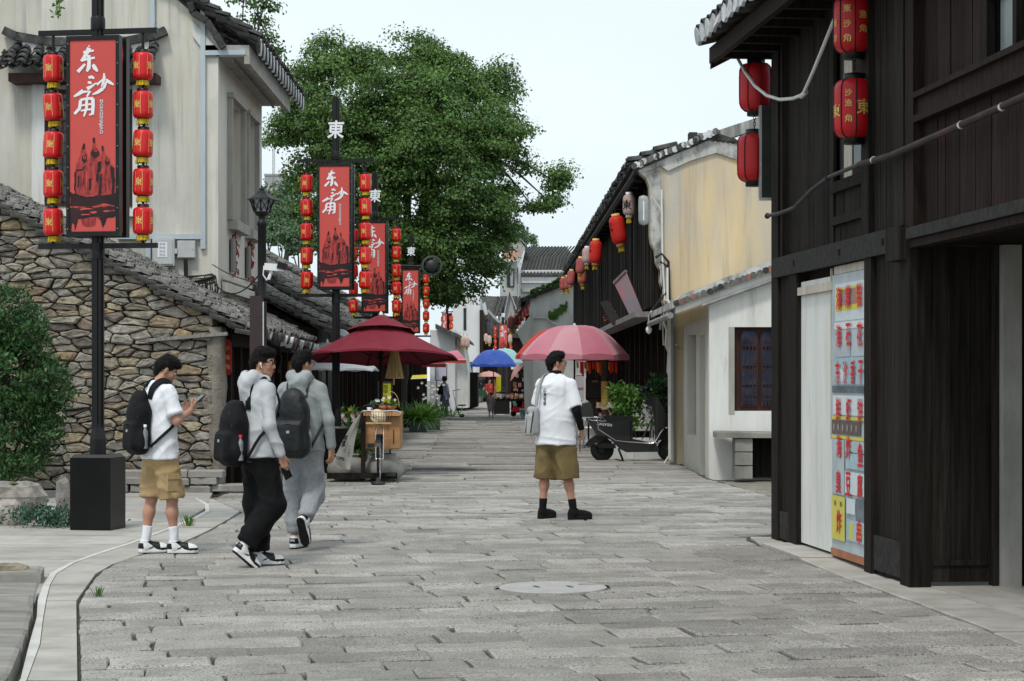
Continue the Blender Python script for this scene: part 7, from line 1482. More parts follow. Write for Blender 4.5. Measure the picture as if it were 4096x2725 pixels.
q.build('pattern', 'sign_dark', t, kind='stuff'); MB().b2((-.22, 0, 0), (-.18, .03, .5)).build('leg', 'plastic_white', t); MB().b2((.24, 0, 0), (.28, .03, .5)).build('leg', 'plastic_white', t)
board('poster_stand', 'grey poster in a white frame under the pink parasol', 576, 584.5, 375, 400, 44, 'box_grey', frame='plastic_white', texts=[('海', .3, .55, .07, .07), ('鲜', .7, .55, .07, .07)], tm='sign_red')
board('menu_board', 'black menu board beside the orange wrapped post', 587, 602.5, 379.5, 398, 43, 'sign_dark', frame='wood_umber', texts=[('菜单', .5, .1, .12, .05)], tm='wood_pale')
t = thing('wrapped_post', 'tree trunk wrapped in orange cloth with flowers under the parasol', 'post', (at(605, 0, 41.5)[0], 41.5, 0)); MB().lathe([(.10, 0), (.075, .5), (.07, 1.5), (.08, 2.3)], n=12).build('trunk', 'bark', t); MB().lathe([(.085, .85), (.082, 1.45)], n=12, cap=False).build('wrap', 'cloth_ochre', t); q = MB()
for k in range(40): a = random.uniform(0, 6.28); p = Vector((.12 * math.cos(a), .12 * math.sin(a), random.uniform(.35, .8))); r_ = random.uniform(.02, .05); q.add([p + Vector((r_ * math.cos(b), -.03, r_ * math.sin(b))) for b in (0, 1.25, 2.5, 3.77, 5.0)], [(0, 1, 2, 3, 4)])
q.build('flowers', 'petal_pink', t, kind='stuff')
t = thing('red_streamers', 'red and yellow festive streamers hanging under the pink parasol', 'garland', at(592, 362, 42.4)); random.seed(8)
MB().tube([(-.35, 0, .02), (0, 0, -.03), (.55, 0, .02)], .006, 4).build('cord', 'cable', t)
for k in range(16): xx = -.32 + k * .055 + random.gauss(0, .01); l_ = random.uniform(.12, .36) * (1.1 if 4 < k < 9 else .9); MB().add([(xx - .022, -.01 * (k % 2), 0), (xx + .022, -.01 * (k % 2), 0), (xx + .03, -.02, -l_ * .9), (xx + .004, -.02, -l_), (xx - .018, -.02, -l_ * .9)], [(0, 4, 3, 2, 1)]).build('ribbon', 'lantern_scarlet' if k % 4 else 'canvas_yellow', t)
t = thing('bucket', 'white plastic bucket behind the scooter tail', 'bucket', (at(591, 0, 46.5)[0], 46.5, 0)); MB().lathe([(.12, 0), (.155, .36), (.16, .36), (.16, .33)], n=18).build('body', 'plastic_white', t); MB().tube([(.155 * math.cos(a), -.04, .34 + .08 * math.sin(a) * -1) for a in np.linspace(0, 3.14, 9)], .004, 4).build('handle', 'steel', t)
t = thing('red_balloon_stand', 'round red plastic ball on a stick beside the man in shorts', 'toy', (at(580, 0, 40)[0], 40, 0)); MB().lathe([(0, .86), (.08, .89), (.115, .97), (.08, 1.05), (0, 1.08)], n=16).build('ball', 'lantern_deep', t); MB().tube([(0, 0, 0), (0, 0, .87)], .01, 5).build('stick', 'cable', t)
t = thing('goods_shelf', 'low shelf crowded with small goods under the timber row', 'shelf', (at(613, 0, 40.5)[0], 40.5, 0)); MB().b2((-.35, -.15, .9), (.3, .15, .93)).build('shelf', 'wood_grey', t); MB().b2((-.35, -.12, 0), (-.3, .12, .9)).build('leg', 'wood_row', t); MB().b2((.25, -.12, 0), (.3, .12, .9)).build('leg', 'wood_row', t); q = MB()
for k in range(22): q.box((random.uniform(-.32, .27), random.uniform(-.12, .1), .93 + .03), (random.uniform(.03, .08), .05, random.uniform(.05, .12)), random.random())
q.build('goods', 'goods_mix', t, kind='stuff')
# rubble, stacked slabs and stones at the foot of the left wall
SLB = [(118, 490, .46, .12), (146, 489, .50, .12), (170, 489.5, .52, .12), (196, 490, .5, .13), (215, 490, .3, .12)]
stk = thing('slab_stack', 'long stack of loose stone slabs along the foot of the stone wall', 'stone stack', (-4.6, SY - .55, 0)); random.seed(5)
for r_ in range(3):
    xx = -5.45 + .1 * r_
    while xx < -3.72 - .12 * r_:
        L = random.uniform(.26, .5); V, F = slab([(xx, -.16 + SY - .45 + random.gauss(0, .035)), (xx + L - .015, -.16 + SY - .45 + random.gauss(0, .035)), (xx + L - .015, .16 + SY - .45), (xx, .16 + SY - .45)], .1 * (r_ + 1) + random.gauss(0, .006), .092, .014, .016, .1); bw(MB().add(V, F), 'slab', 'dark_slab', stk); xx += L + random.choice([0, 0, .02, .15 * (r_ > 0)])
for i, (u, v, w_, h_, lab) in enumerate([(14, 505, .75, .30, 'low flat boulder under the evergreen shrub'), (8, 522, .34, .26, 'tilted rock slab at the left edge below the shrub'), (22, 520, .30, .24, 'angular rock beside the blue-green weed'), (64, 512, .18, .42, 'upright stone stub beside the black post base'), (8, 578, .34, .07, 'broken stone piece on the raised pavement corner')]):
    x, y = gnd(u, v + 3); t = thing('boulder', lab, 'rock', (x, y, .0 if i < 4 else .06), group='loose rocks on the left'); rg = np.random.default_rng(i); n = 9; V = []
    for zf, k in ((0, 1.), (.45, 1.02), (.85, .82), (1., .45)):
        for j in range(n): a = 2 * math.pi * j / n; rr = k * (1 + rg.normal() * .10); V.append((w_ / 2 * math.cos(a) * rr, w_ * .36 * math.sin(a) * rr, zf * h_ * (1 + rg.normal() * .06)))
    V.append((0, 0, h_ * 1.02)); F = [(r_ * n + j, r_ * n + (j + 1) % n, (r_ + 1) * n + (j + 1) % n, (r_ + 1) * n + j) for r_ in range(3) for j in range(n)] + [(3 * n + j, 3 * n + (j + 1) % n, 4 * n) for j in range(n)]
    o = MB().add(V, F).build('rock', 'rubble', t); MB().lathe([(w_ * .3, h_ * .96), (0, h_ * 1.03)], n=7, sy=.6).build('lichen', 'moss', t) if i == 0 else None
    if i: t2 = MB().lathe([(w_ * .2, .0), (w_ * .15, .03)], (w_ * .4, -.05, 0), 6).build('chip', 'rubble', t)
# ------------------------------------------------------------------ far stall goods, bench, trolley
STY = 81
t = thing('street_stall', 'dark street stall table heaped with goods under the blue parasol', 'stall', (at(511, 0, STY)[0], STY, 0)); MB().b2((-.75, -.3, .62), (.62, .3, .68)).build('table_top', 'wood_row', t); MB().b2((-.72, -.29, .05), (-.05, .29, .62)).build('skirt', 'canvas_black', t)
for a in (-.7, .55): MB().b2((a, -.28, 0), (a + .06, .28, .62)).build('leg', 'metal_black', t)
random.seed(12); q = MB()
for k in range(90): q.box((random.uniform(-.72, .6), random.uniform(-.28, .2), .68 + random.uniform(.02, .14)), (random.uniform(.04, .12), .08, random.uniform(.05, .2)), random.random())
for k in range(60): q.box((random.uniform(.1, 1.0), random.uniform(.3, .5), random.uniform(.9, 1.7)), (random.uniform(.05, .14), .05, random.uniform(.06, .2)), random.random())
q.build('goods', 'goods_mix', t, kind='stuff'); MB().b2((.0, .35, .1), (1.1, .42, 1.9)).build('rack', 'wood_row', t)
t = thing('red_scooter', 'small red and mint toy scooter leaning by the stall', 'scooter', (at(518.5, 0, 78)[0], 78, 0)); MB().lathe([(.09, -.03), (.12, 0), (.09, .03)], (-.2, 0, .12), 14, mtx=Matrix.Rotation(R(90), 4, 'X')).build('wheel', 'rubber', t); MB().lathe([(.09, -.03), (.12, 0), (.09, .03)], (.25, 0, .12), 14, mtx=Matrix.Rotation(R(90), 4, 'X')).build('wheel', 'rubber', t)
MB().prism([(-.28, .2), (.1, .18), (.3, .25), (.32, .55), (.18, .62), (.1, .35), (-.2, .42)], lambda a, b, d: (a, -.1 + d, b), .2).build('body', 'lantern_red', t); MB().prism([(-.2, .42), (-.05, .44), (-.12, .62), (-.25, .6)], lambda a, b, d: (a, -.08 + d, b), .16).build('seat', 'canvas_teal', t); MB().tube([(.25, -.2, .72), (.22, 0, .68), (.25, .2, .72)], .015, 6).build('handlebar', 'chrome', t)
t = thing('paint_bucket', 'greenish white bucket by the gutter near the stall', 'bucket', (at(523.5, 0, 76.5)[0], 76.5, 0)); MB().lathe([(.12, 0), (.15, .34), (.155, .34), (.155, .31)], n=14).build('body', 'canvas_teal', t); MB().lathe([(.158, .3), (.158, .33)], n=14, cap=False).build('rim', 'plastic_white', t)
t = thing('paper_umbrella', 'peach coloured paper umbrella displayed above the stall', 'umbrella', at(519, 371, 79)); mtx = Matrix.Rotation(R(-50), 4, 'Y'); MB().lathe([(.55, 0), (.3, .14), (0, .24)], n=12, mtx=mtx, sm=False).build('canopy', 'canvas_peach', t); MB().tube([mtx @ Vector((0, 0, -.35)), mtx @ Vector((0, 0, .26))], .012, 5).build('stick', 'bamboo', t)
t = thing('folding_bench', 'small dark green folding bench far up the street', 'bench', (at(483, 0, 114)[0], 114, 0)); MB().b2((-.5, -.2, .42), (.5, .2, .47)).build('seat', 'cable_green', t)
for a in (-.45, .4): MB().tube([(a, -.18, 0), (a + .06, .18, .42)], .02, 5).build('leg', 'metal_black', t)
MB().b2((-.5, .2, .5), (.5, .24, .85)).build('backrest', 'cable_green', t)
t = thing('push_trolley', 'folding child trolley with black wheels beside the woman in the hat', 'stroller', (at(456.5, 0, 76)[0], 76, 0)); K = 76 / FPX * .1913
def q3(px, py, dy=0): return ((px - 440) * K / 1., dy, CAMH - ((1450 + py * .1913) / 4 - VH) * 76 / FPX)
def q4(px, py, dy=0): x = ((1750 + px * .1913) / 4 - 512) * 76 / FPX - t.location.x; return (x, dy, CAMH - ((1450 + py * .1913) / 4 - VH) * 76 / FPX)
MB().tube([q4(320, 590), q4(380, 860), q4(430, 990), q4(350, 1110)], .012, 6).tube([q4(480, 560), q4(380, 575), q4(320, 590)], .02, 6).build('push_bar', 'steel', t); MB().tube([q4(420, 960), q4(470, 1110)], .014, 6).tube([q4(490, 990), q4(530, 900)], .012, 6).build('frame', 'steel', t); MB().tube([q4(430, 895), q4(595, 890)], .03, 6).build('grip', 'plastic_black', t); MB().b2((q4(400, 0)[0], -.12, q4(0, 1000)[2]), (q4(500, 0)[0], .12, q4(0, 965)[2])).build('seat', 'plastic_black', t)
for (px_, py_, r_) in ((268, 1145, .07), (500, 1140, .07), (525, 1150, .07)): MB().lathe([(r_ * .5, -.03), (r_, -.02), (r_, .02), (r_ * .5, .03)], (q4(px_, 0)[0], .0 if px_ < 510 else .15, r_), 14, mtx=Matrix.Rotation(R(90), 4, 'X')).build('wheel', 'rubber', t)
# ------------------------------------------------------------------ people (local frame: x forward, y to the person's left, z up)
v3 = lambda *a: np.array(a, float)
def rotm(yaw=0., pitch=0., roll=0.): return np.array(Matrix.Rotation(yaw, 3, 'Z') @ Matrix.Rotation(pitch, 3, 'Y') @ Matrix.Rotation(roll, 3, 'X'))
def hand(s, W_, d, nrm, thumb, curl=.5, size=1.):
    """palm and five fingers: W_ wrist, d towards the fingertips, nrm out of the back of the hand, thumb = side the thumb leaves"""
    d = d / np.linalg.norm(d); nrm = nrm - d * (nrm @ d); nrm /= np.linalg.norm(nrm); th_ = np.cross(d, nrm); th_ = th_ * (1 if th_ @ thumb > 0 else -1)
    k = size; s.cone(W_ - d * .02, W_ + d * .03 * k, .025 * k, .026 * k, .02, sq=(nrm, .7))
    for i, (off, L) in enumerate(((.030, .070), (.011, .078), (-.010, .072), (-.029, .058))):
        kn = W_ + d * (.088 - .004 * abs(i - 1)) * k + th_ * off * k; s.cone(W_ + d * .02 * k + th_ * off * .6 * k, kn, .014 * k, .0115 * k, .012)
        a1 = curl * (.6 + .12 * i); d1 = d * math.cos(a1) - nrm * math.sin(a1); m1 = kn + d1 * L * .52 * k; a2 = a1 + curl * 1.1; d2 = d * math.cos(a2) - nrm * math.sin(a2)
        s.cone(kn, m1, .0105 * k, .0095 * k, .004); s.cone(m1, m1 + d2 * L * .5 * k, .0095 * k, .0078 * k, .004)
    b = W_ + d * .025 * k + th_ * .026 * k; dt = d * .72 + th_ * .62 - nrm * .25 * (1 + curl); dt /= np.linalg.norm(dt); m1 = b + dt * .045 * k; dt2 = d * .95 + th_ * .1 - nrm * .3 * curl; dt2 /= np.linalg.norm(dt2)
    s.cone(W_ + d * .005, b, .018 * k, .015 * k, .012); s.cone(b, m1, .0145 * k, .0115 * k, .01); s.cone(m1, m1 + dt2 * .034 * k, .0115 * k, .009 * k, .005)
def head_parts(t, s, C, Rm, neck, style, glasses=False, h=.0075):
    """adds head and neck to the body surface s; hair, eyes and glasses become parts of t"""
    k_ = .92; H = lambda x, y, z: C + Rm @ (v3(x, y, z) * k_); e_ = lambda *r: tuple(q * k_ for q in r)
    M4 = Matrix(Rm.tolist()).to_4x4()
    s.ell(H(-.015, 0, .03), e_(.094, .074, .09), .02, M4); s.ell(H(.028, 0, -.04), e_(.066, .056, .078), .03, M4); s.ell(H(.068, 0, -.098), e_(.022, .028, .020), .025, M4)
    s.ell(H(.07, 0, .034), e_(.026, .05, .016), .02, M4); s.cone(H(.086, 0, .022), H(.110, 0, -.026), .009, .0135, .012); s.ell(H(.100, .012, -.030), e_(.012, .008, .009), .008, M4); s.ell(H(.100, -.012, -.030), e_(.012, .008, .009), .008, M4)
    s.ell(H(.091, 0, -.056), e_(.012, .024, .007), .006, M4); s.ell(H(.089, 0, -.071), e_(.012, .021, .007), .006, M4)
    for sy in (-1, 1):
        s.ell(H(.062, sy * .036, -.022), e_(.024, .022, .024), .02, M4); s.ell(H(.094, sy * .032, .010), e_(.012, .016, .010), .0, M4, sub=True)
        s.ell(H(-.012, sy * .078, -.012), e_(.020, .010, .033), .008, M4); s.ell(H(-.004, sy * .086, -.008), e_(.009, .006, .016), .0, M4, sub=True)
        MB().lathe([(0, -.011), (.0105, -.004), (.0115, .004), (0, .011)], H(.083, sy * .032, .010), 8).build('eye', 'eye_white', t); MB().lathe([(0, -.006), (.0055, 0), (0, .006)], H(.0915, sy * .032, .010), 7).build('pupil', 'hair', t)
        MB().tube([H(.090, sy * .014, .030), H(.092, sy * .032, .036), H(.080, sy * .052, .030)], [.004, .005, .003], 5).build('eyebrow', 'hair', t)
    MB().tube([H(.100, -.022, -.064), H(.104, 0, -.063), H(.100, .022, -.064)], [.003, .006, .003], 5).build('lips', 'lip', t)
    s.cone(H(-.022, 0, -.07), neck, .054, .060, .03)
    g = SDF(C - .19, C + .19, .0065)
    g.ell(H(-.022, 0, .040), e_(.102, .082, .094), .02, M4); g.ell(H(.035, 0, .10), e_(.055, .064, .034), .03, M4); g.cone(H(-.085, 0, .0), H(-.075, 0, -.062), .055, .042, .03, sq=(tuple(Rm @ v3(0, 1, 0)), 1.25))
    if style == 'long': g.ell(H(.062, 0, .088), e_(.045, .06, .022), .03, M4); g.ell(H(.0, 0, .118), e_(.07, .068, .03), .03, M4)
    g.ell(H(.105, 0, -.03), e_(.075, .13, .094), 0, M4, sub=True); g.rbox(H(.02, 0, -.095), (.075, .2, .078), .01, 0, M4, sub=True)
    for sy in (-1, 1): g.ell(H(-.005, sy * .09, -.02), e_(.034, .03, .042), 0, M4, sub=True)
    hm = g.mesh('hair', 'hair', .003, 90, 3, smooth=1, jit=.0014); ho = link('hair', hm, t); rg_ = np.random.default_rng(2); q = MB(); nv = len(hm.vertices)
    for i in rg_.integers(0, nv, 1300):                         # loose strands lying over the cap
        p, nn = np.array(hm.vertices[int(i)].co), np.array(hm.vertices[int(i)].normal); d = Rm @ v3(.5, 0, -.25) + rg_.normal(size=3) * .45 + nn * .55; d /= np.linalg.norm(d); sd_ = np.cross(d, nn); sd_ /= max(np.linalg.norm(sd_), 1e-6); L = rg_.uniform(.012, .026)
        q.add([p - sd_ * .0018, p + sd_ * .0018, p + d * L], [(0, 1, 2)])
    q.build('strands', 'hair', ho, kind='stuff')
    if glasses:
        q = MB()
        for sy in (-1, 1):
            q.tube([H(.106, sy * (.034 + .021 * math.cos(a)), .008 + .017 * math.sin(a)) for a in np.linspace(0, 6.28, 14)], .0022, 5); q.tube([H(.104, sy * .055, .012), H(.05, sy * .079, .012), H(-.01, sy * .084, .008)], .0022, 4)
        q.tube([H(.108, -.013, .01), H(.112, 0, .013), H(.108, .013, .01)], .0022, 4); q.build('glasses', 'metal_black', t)
    return H
_SH = {}
def shoe(t, A, yaw, pitch=0., roll=0., kind='dunk', heel_text=None):
    """trainer: A is where the heel meets the ground, yaw its heading in the person's frame"""
    def up(infl, cuts=(), keep=None):
        g = SDF((-.12, -.09, -.03), (.24, .09, .16), .0065)
        g.ell((-.035, 0, .052), (.052 + infl, .037 + infl, .05 + infl), .03).ell((.04, 0, .046), (.10 + infl, .041 + infl, .046 + infl), .03).ell((.135, 0, .034), (.066 + infl, .046 + infl, .034 + infl), .04).cone((-.02, 0, .05), (-.022, 0, .105), .044 + infl, .041 + infl, .03, cut=(False, True))
        g.plane((0, 0, .012), (0, 0, -1))
        for c, n_ in cuts: g.plane(c, n_)
        return g
    if kind not in _SH:
        dk = kind == 'dunk'; a = up(0).mesh('upper', 'plastic_white' if dk else 'knit_black'); L = [('upper', a)]
        pts = [(-.082, -.028), (-.06, -.04), (.03, -.042), (.1, -.05), (.16, -.045), (.195, -.022), (.203, 0), (.195, .022), (.16, .045), (.1, .048), (.03, .04), (-.06, .04), (-.082, .028), (-.09, 0)]
        q = MB(); n = len(pts)
        V = [(x * .985, y * .97, 0) for x, y in pts] + [(x * 1.01, y * 1.03, .014) for x, y in pts] + [(x, y, .032) for x, y in pts]; q.add(V, [(r * n + i, r * n + (i + 1) % n, (r + 1) * n + (i + 1) % n, (r + 1) * n + i) for r in range(2) for i in range(n)] + [tuple(range(2 * n, 3 * n))], 0, False); L.append(('midsole', q.mesh('midsole', 'plastic_white' if dk else 'rubber')))
        q = MB(); V = [(x, y, -.009) for x, y in pts] + [(x * 1.0, y * 1.01, .001) for x, y in pts]; q.add(V, [(i, (i + 1) % n, n + (i + 1) % n, n + i) for i in range(n)] + [tuple(range(n))[::-1], tuple(range(n, 2 * n))]); L.append(('outsole', q.mesh('outsole', 'rubber')))
        if dk:
            L.append(('heel_counter', up(.0035, [((-.034, 0, 0), (1, 0, .15)), ((0, 0, .085), (0, 0, 1)), ((0, 0, .034), (0, 0, -1))]).mesh('heel_counter', 'plastic_black'))); L.append(('toe_overlay', up(.003, [((.095, 0, 0), (-1, 0, .5)), ((0, 0, .044), (0, 0, 1))]).mesh('toe_overlay', 'plastic_black')))
            L.append(('eyestay', up(.0036, [((.02, 0, .07), (-.6, 0, -.8)), ((.125, 0, 0), (1, 0, .2)), ((.0, 0, .105), (0, 0, 1))]).mesh('eyestay', 'plastic_black'))); L.append(('collar', up(.003, [((0, 0, .088), (0, 0, -1)), ((.02, 0, .0), (1, 0, 0))]).mesh('collar', 'plastic_white')))
            q = MB()
            for sy in (-1, 1):
                cv = [(-.045, .066), (-.02, .05), (.0, .042), (.02, .044), (.05, .058), (.085, .078)]; lo_ = [(-.045, .066), (-.015, .040), (.004, .032), (.028, .036), (.055, .052), (.085, .078)]
                V = [(a[0], sy * (.0455 - .12 * max(0, a[1] - .05) ** 1.3), a[1]) for a in cv] + [(a[0], sy * (.0462 - .12 * max(0, a[1] - .05) ** 1.3), a[1]) for a in lo_]; q.add(V, [(i, i + 1, 7 + i, 6 + i) for i in range(5)])
            L.append(('side_mark', q.mesh('side_mark', 'plastic_black')))
            q = MB()
            for i in range(5): q.tube([(.035 + i * .018, -.028, .088 - i * .008), (.04 + i * .018, 0, .096 - i * .009), (.035 + i * .018, .028, .088 - i * .008)], .0035, 4)
            q.tube([(.03, 0, .1), (.0, -.03, .115), (.02, -.05, .1)], .003, 4).tube([(.03, 0, .1), (.01, .03, .118), (.03, .05, .098)], .003, 4); L.append(('laces', q.mesh('laces', 'plastic_black')))
            q = MB(); put_text(q, 'NIKE', lambda a, b, d: (-.0925 - d, -a, .064 + b), w=.046, h=.017, bold=.0006); L.append(('heel_lettering', q.mesh('heel_lettering', 'paint_white')))
        else:
            q = MB()
            for i in range(4): q.tube([(.03 + i * .02, -.03, .088 - i * .009), (.035 + i * .02, 0, .097 - i * .01), (.03 + i * .02, .03, .088 - i * .009)], .004, 4)
            L.append(('laces', q.mesh('laces', 'cable'))); L.append(('toe_bumper', up(.003, [((.13, 0, 0), (-1, 0, 0)), ((0, 0, .034), (0, 0, 1))]).mesh('toe_bumper', 'rubber')))
        _SH[kind] = L
    mtx = Matrix.Translation(A) @ Matrix.Rotation(yaw, 4, 'Z') @ Matrix.Rotation(pitch, 4, 'Y') @ Matrix.Rotation(roll, 4, 'X') @ Matrix.Translation((.085 * 0, 0, .009))
    root = link('shoe', _SH[kind][0][1], t, mtx=mtx)
    for nm, me in _SH[kind][1:]: link(nm, me, root)
    return root
def strap(t, pts, w, th_, mt, nm='strap', ax=(0, 0)):                 # flat webbing along a smoothed path, its flat side turned to the body's axis
    P0 = [Vector(p) for p in pts]; P = []; n0 = len(P0)
    for i in range(n0 - 1):
        a, b, c, d = P0[max(i - 1, 0)], P0[i], P0[i + 1], P0[min(i + 2, n0 - 1)]
        for f in (0, .34, .67): P.append(.5 * ((2 * b) + (c - a) * f + (2 * a - 5 * b + 4 * c - d) * f * f + (3 * b - a - 3 * c + d) * f ** 3))
    P.append(P0[-1]); q = MB(); V = []; n = len(P)
    for i, p in enumerate(P):
        tg = (P[min(i + 1, n - 1)] - P[max(i - 1, 0)]).normalized(); out = Vector((p.x - ax[0], (p.y - ax[1]) * .5, 0)); out = out.normalized() + Vector((0, 0, 1.5 * max(0, 1 - abs(tg.z) * 1.3))); out = (out - tg * out.dot(tg)).normalized(); sd = tg.cross(out).normalized()
        V += [p - sd * w / 2, p + sd * w / 2, p + sd * w / 2 + out * th_, p - sd * w / 2 + out * th_]
    q.add(V, [(4 * i + j, 4 * i + (j + 1) % 4, 4 * i + 4 + (j + 1) % 4, 4 * i + 4 + j) for i in range(n - 1) for j in range(4)], 0, False); return q.build(nm, mt, t)
def person(label, loc, hd, sc, J, wear):
    t = thing('person', label, 'person', (loc[0], loc[1], 0), hd); t.scale = (sc * .90, sc * .92, sc); g = {k: v3(*p) for k, p in J.items() if isinstance(p, tuple)}
    Rh = rotm(J['yaw'], J['pitch'], J.get('roll', 0)); C = g['head']; nk = g['neck']
    body = SDF((-.62, -.5, 0), (.62, .5, 1.86), .0078)
    head_parts(t, body, C, Rh, nk, wear.get('hair', 'short'), wear.get('glasses'))
    body.ell(g['neck'] + v3(-.005, 0, -.08), (.06, .08, .08), .04); ka = 1. if wear['top']['sleeve'] == 'short' else .66
    for sd in 'RL':
        sh_, el, wr_ = g['sh' + sd], g['el' + sd], g['wr' + sd]; body.cone(sh_ + (el - sh_) * .3, el, .042 * ka, .041 * ka, .03); body.cone(el, wr_, .041 * ka, .028, .03); body.cone(sh_ + (el - sh_) * .3, nk + v3(0, 0, -.12), .03, .03, .04)
        d = wr_ - el; d /= np.linalg.norm(d); hdir = g.get('hd' + sd, d); hand(body, wr_, hdir, g.get('hn' + sd, v3(0, -1 if sd == 'R' else 1, 0)), g.get('ht' + sd, v3(1, 0, 0)), J.get('curl' + sd, .55), 1.)
        hp, kn, an = g['hip' + sd], g['kn' + sd], g['an' + sd]; body.cone(hp, kn, .075, .050, .03); m_ = kn + (an - kn) * .32 + v3(-.008, 0, 0); body.cone(kn, m_, .048, .050, .04); body.cone(m_, an, .050, .033, .05); body.cone(an, an + v3(0, 0, -.03), .033, .034, .02)
    pel = (g['hipR'] + g['hipL']) / 2; body.cone(pel, nk + v3(-.01, 0, -.2), .10, .09, .06)
    link('body', body.mesh('body', wear.get('skin', 'skin')), t)
    top = wear['top']; tm = top['mat']; hem = top['hem']; hh = .0105
    s = SDF((-.5, -.45, hem - .1), (.55, .45, 1.62), hh); lo_ = (g['hipR'] + g['hipL']) / 2; lo_ = v3(lo_[0], lo_[1], hem - .05); ch = nk + v3(-.015, 0, -.19); mid = lo_ * .45 + ch * .55; bl_ = top.get('bulk', 1.)
    fl = (v3(1, 0, 0), .76); s.cone(lo_, mid, .236 * bl_, .204 * bl_, .05, sq=fl); s.cone(mid, ch, .204 * bl_, .178, .05, sq=fl); s.ell(ch + v3(-.015, 0, .05), (.118, .16, .125), .05)
    for sd in 'RL':
        sh_, el, wr_ = g['sh' + sd], g['el' + sd], g['wr' + sd]; s.cone(nk + v3(-.02, 0, -.025), sh_ + v3(0, 0, -.012), .058, .060, .05)
        if top['sleeve'] == 'short': s.cone(sh_ + v3(0, 0, -.012), sh_ + (el - sh_) * top.get('slen', .80), .064, .076, .03, cut=(False, True))
        else:
            s.cone(sh_ + v3(0, 0, -.01), el, .061, .052, .03); s.cone(el, el + (wr_ - el) * .9, .053, .045, .03); s.cone(el + (wr_ - el) * .84, el + (wr_ - el) * .98, .043, .038, .008, cut=(False, True))
    s.plane((0, 0, hem), (0, 0, -1)); s.ell(nk + v3(.01, 0, .035), (.068, .066, .055), 0, sub=True)
    if 'hood' in top:
        b_ = top['hood']; s.cone(nk + v3(-.09, .07, .02), nk + v3(-.09, -.07, .02), .052, .052, .03); s.ell(nk + v3(-.125, b_, -.02), (.058, .105, .062), .03); s.ell(nk + v3(-.135, b_, -.085), (.045, .075, .055), .04)
        for sy in (-1, 1): s.cone(nk + v3(-.085, sy * .075, .02), nk + v3(.035, sy * .075, -.005), .042, .032, .03); s.cone(nk + v3(.035, sy * .075, -.005), nk + v3(.085, sy * .03, -.07), .032, .026, .03)
        s.ell(nk + v3(-.045, 0, .055), (.07, .062, .05), 0, sub=True)
    g['_top'] = s
    link('top', s.mesh('top', tm, top.get('wr', .012), top.get('ws', 24), top.get('seed', 1)), t)
    if top.get('under'): q = SDF((-.4, -.35, hem - .06), (.4, .35, hem + .1), hh); q.cone(lo_ + v3(0, 0, -.1), lo_ + v3(0, 0, .1), .188 * bl_, .188 * bl_, .02, sq=fl); q.plane((0, 0, hem - .045), (0, 0, -1)); q.plane((0, 0, hem + .02), (0, 0, 1)); link('undershirt', q.mesh('undershirt', top['under'], .003), t)
    bt = wear['bottom']; b = SDF((-.5, -.4, .0), (.55, .4, 1.12), hh); pv = (g['hipR'] + g['hipL']) / 2; b.cone(pv + v3(0, 0, .12), pv + v3(-.015, 0, -.02), .165, .178, .05, sq=(v3(1, 0, 0), .74))
    for sd in 'RL':
        hp, kn, an = g['hip' + sd], g['kn' + sd], g['an' + sd]; r = bt['r']
        if bt['len'] == 'short': b.cone(hp, hp + (kn - hp) * bt.get('frac', .96), r[0], r[1], .035, cut=(False, True))
        else: b.cone(hp, kn, r[0], r[1], .035); b.cone(kn, an + v3(0, 0, bt.get('up', .0)), r[1], r[2], .04, cut=(False, True)); b.ell(an + v3(0, 0, .05), (r[2] * 1.05, r[2] * 1.02, .04), .02) if bt.get('cuff') else None
    b.plane((0, 0, min(pv[2] + .14, hem + .05)), (0, 0, 1)); link('bottoms', b.mesh('bottoms', bt['mat'], bt.get('wr', .006), bt.get('ws', 22), bt.get('seed', 2)), t)
    for sd in 'RL':
        an = g['an' + sd]; y_, p_ = J['foot' + sd]
        if wear.get('sock'):
            k_ = SDF(an - .12, an + .16, .007); dn = (g['kn' + sd] - an); dn /= np.linalg.norm(dn); k_.cone(an + v3(0, 0, -.02), an + dn * wear['sock'][1], .041, .047, .02, cut=(False, True)); link('sock', k_.mesh('sock', wear['sock'][0], .002, 60), t)
        fw = v3(math.cos(y_), math.sin(y_), 0); A = an + v3(0, 0, -.115) if abs(p_) < .05 else an + rotm(y_, p_) @ v3(.022, 0, -.115); A = A + (fw * .022 if abs(p_) < .05 else 0); A[2] = max(A[2], 0) if abs(p_) < .05 else A[2]; shoe(t, tuple(A), y_, p_, 0, wear['shoe'])
    return t, g
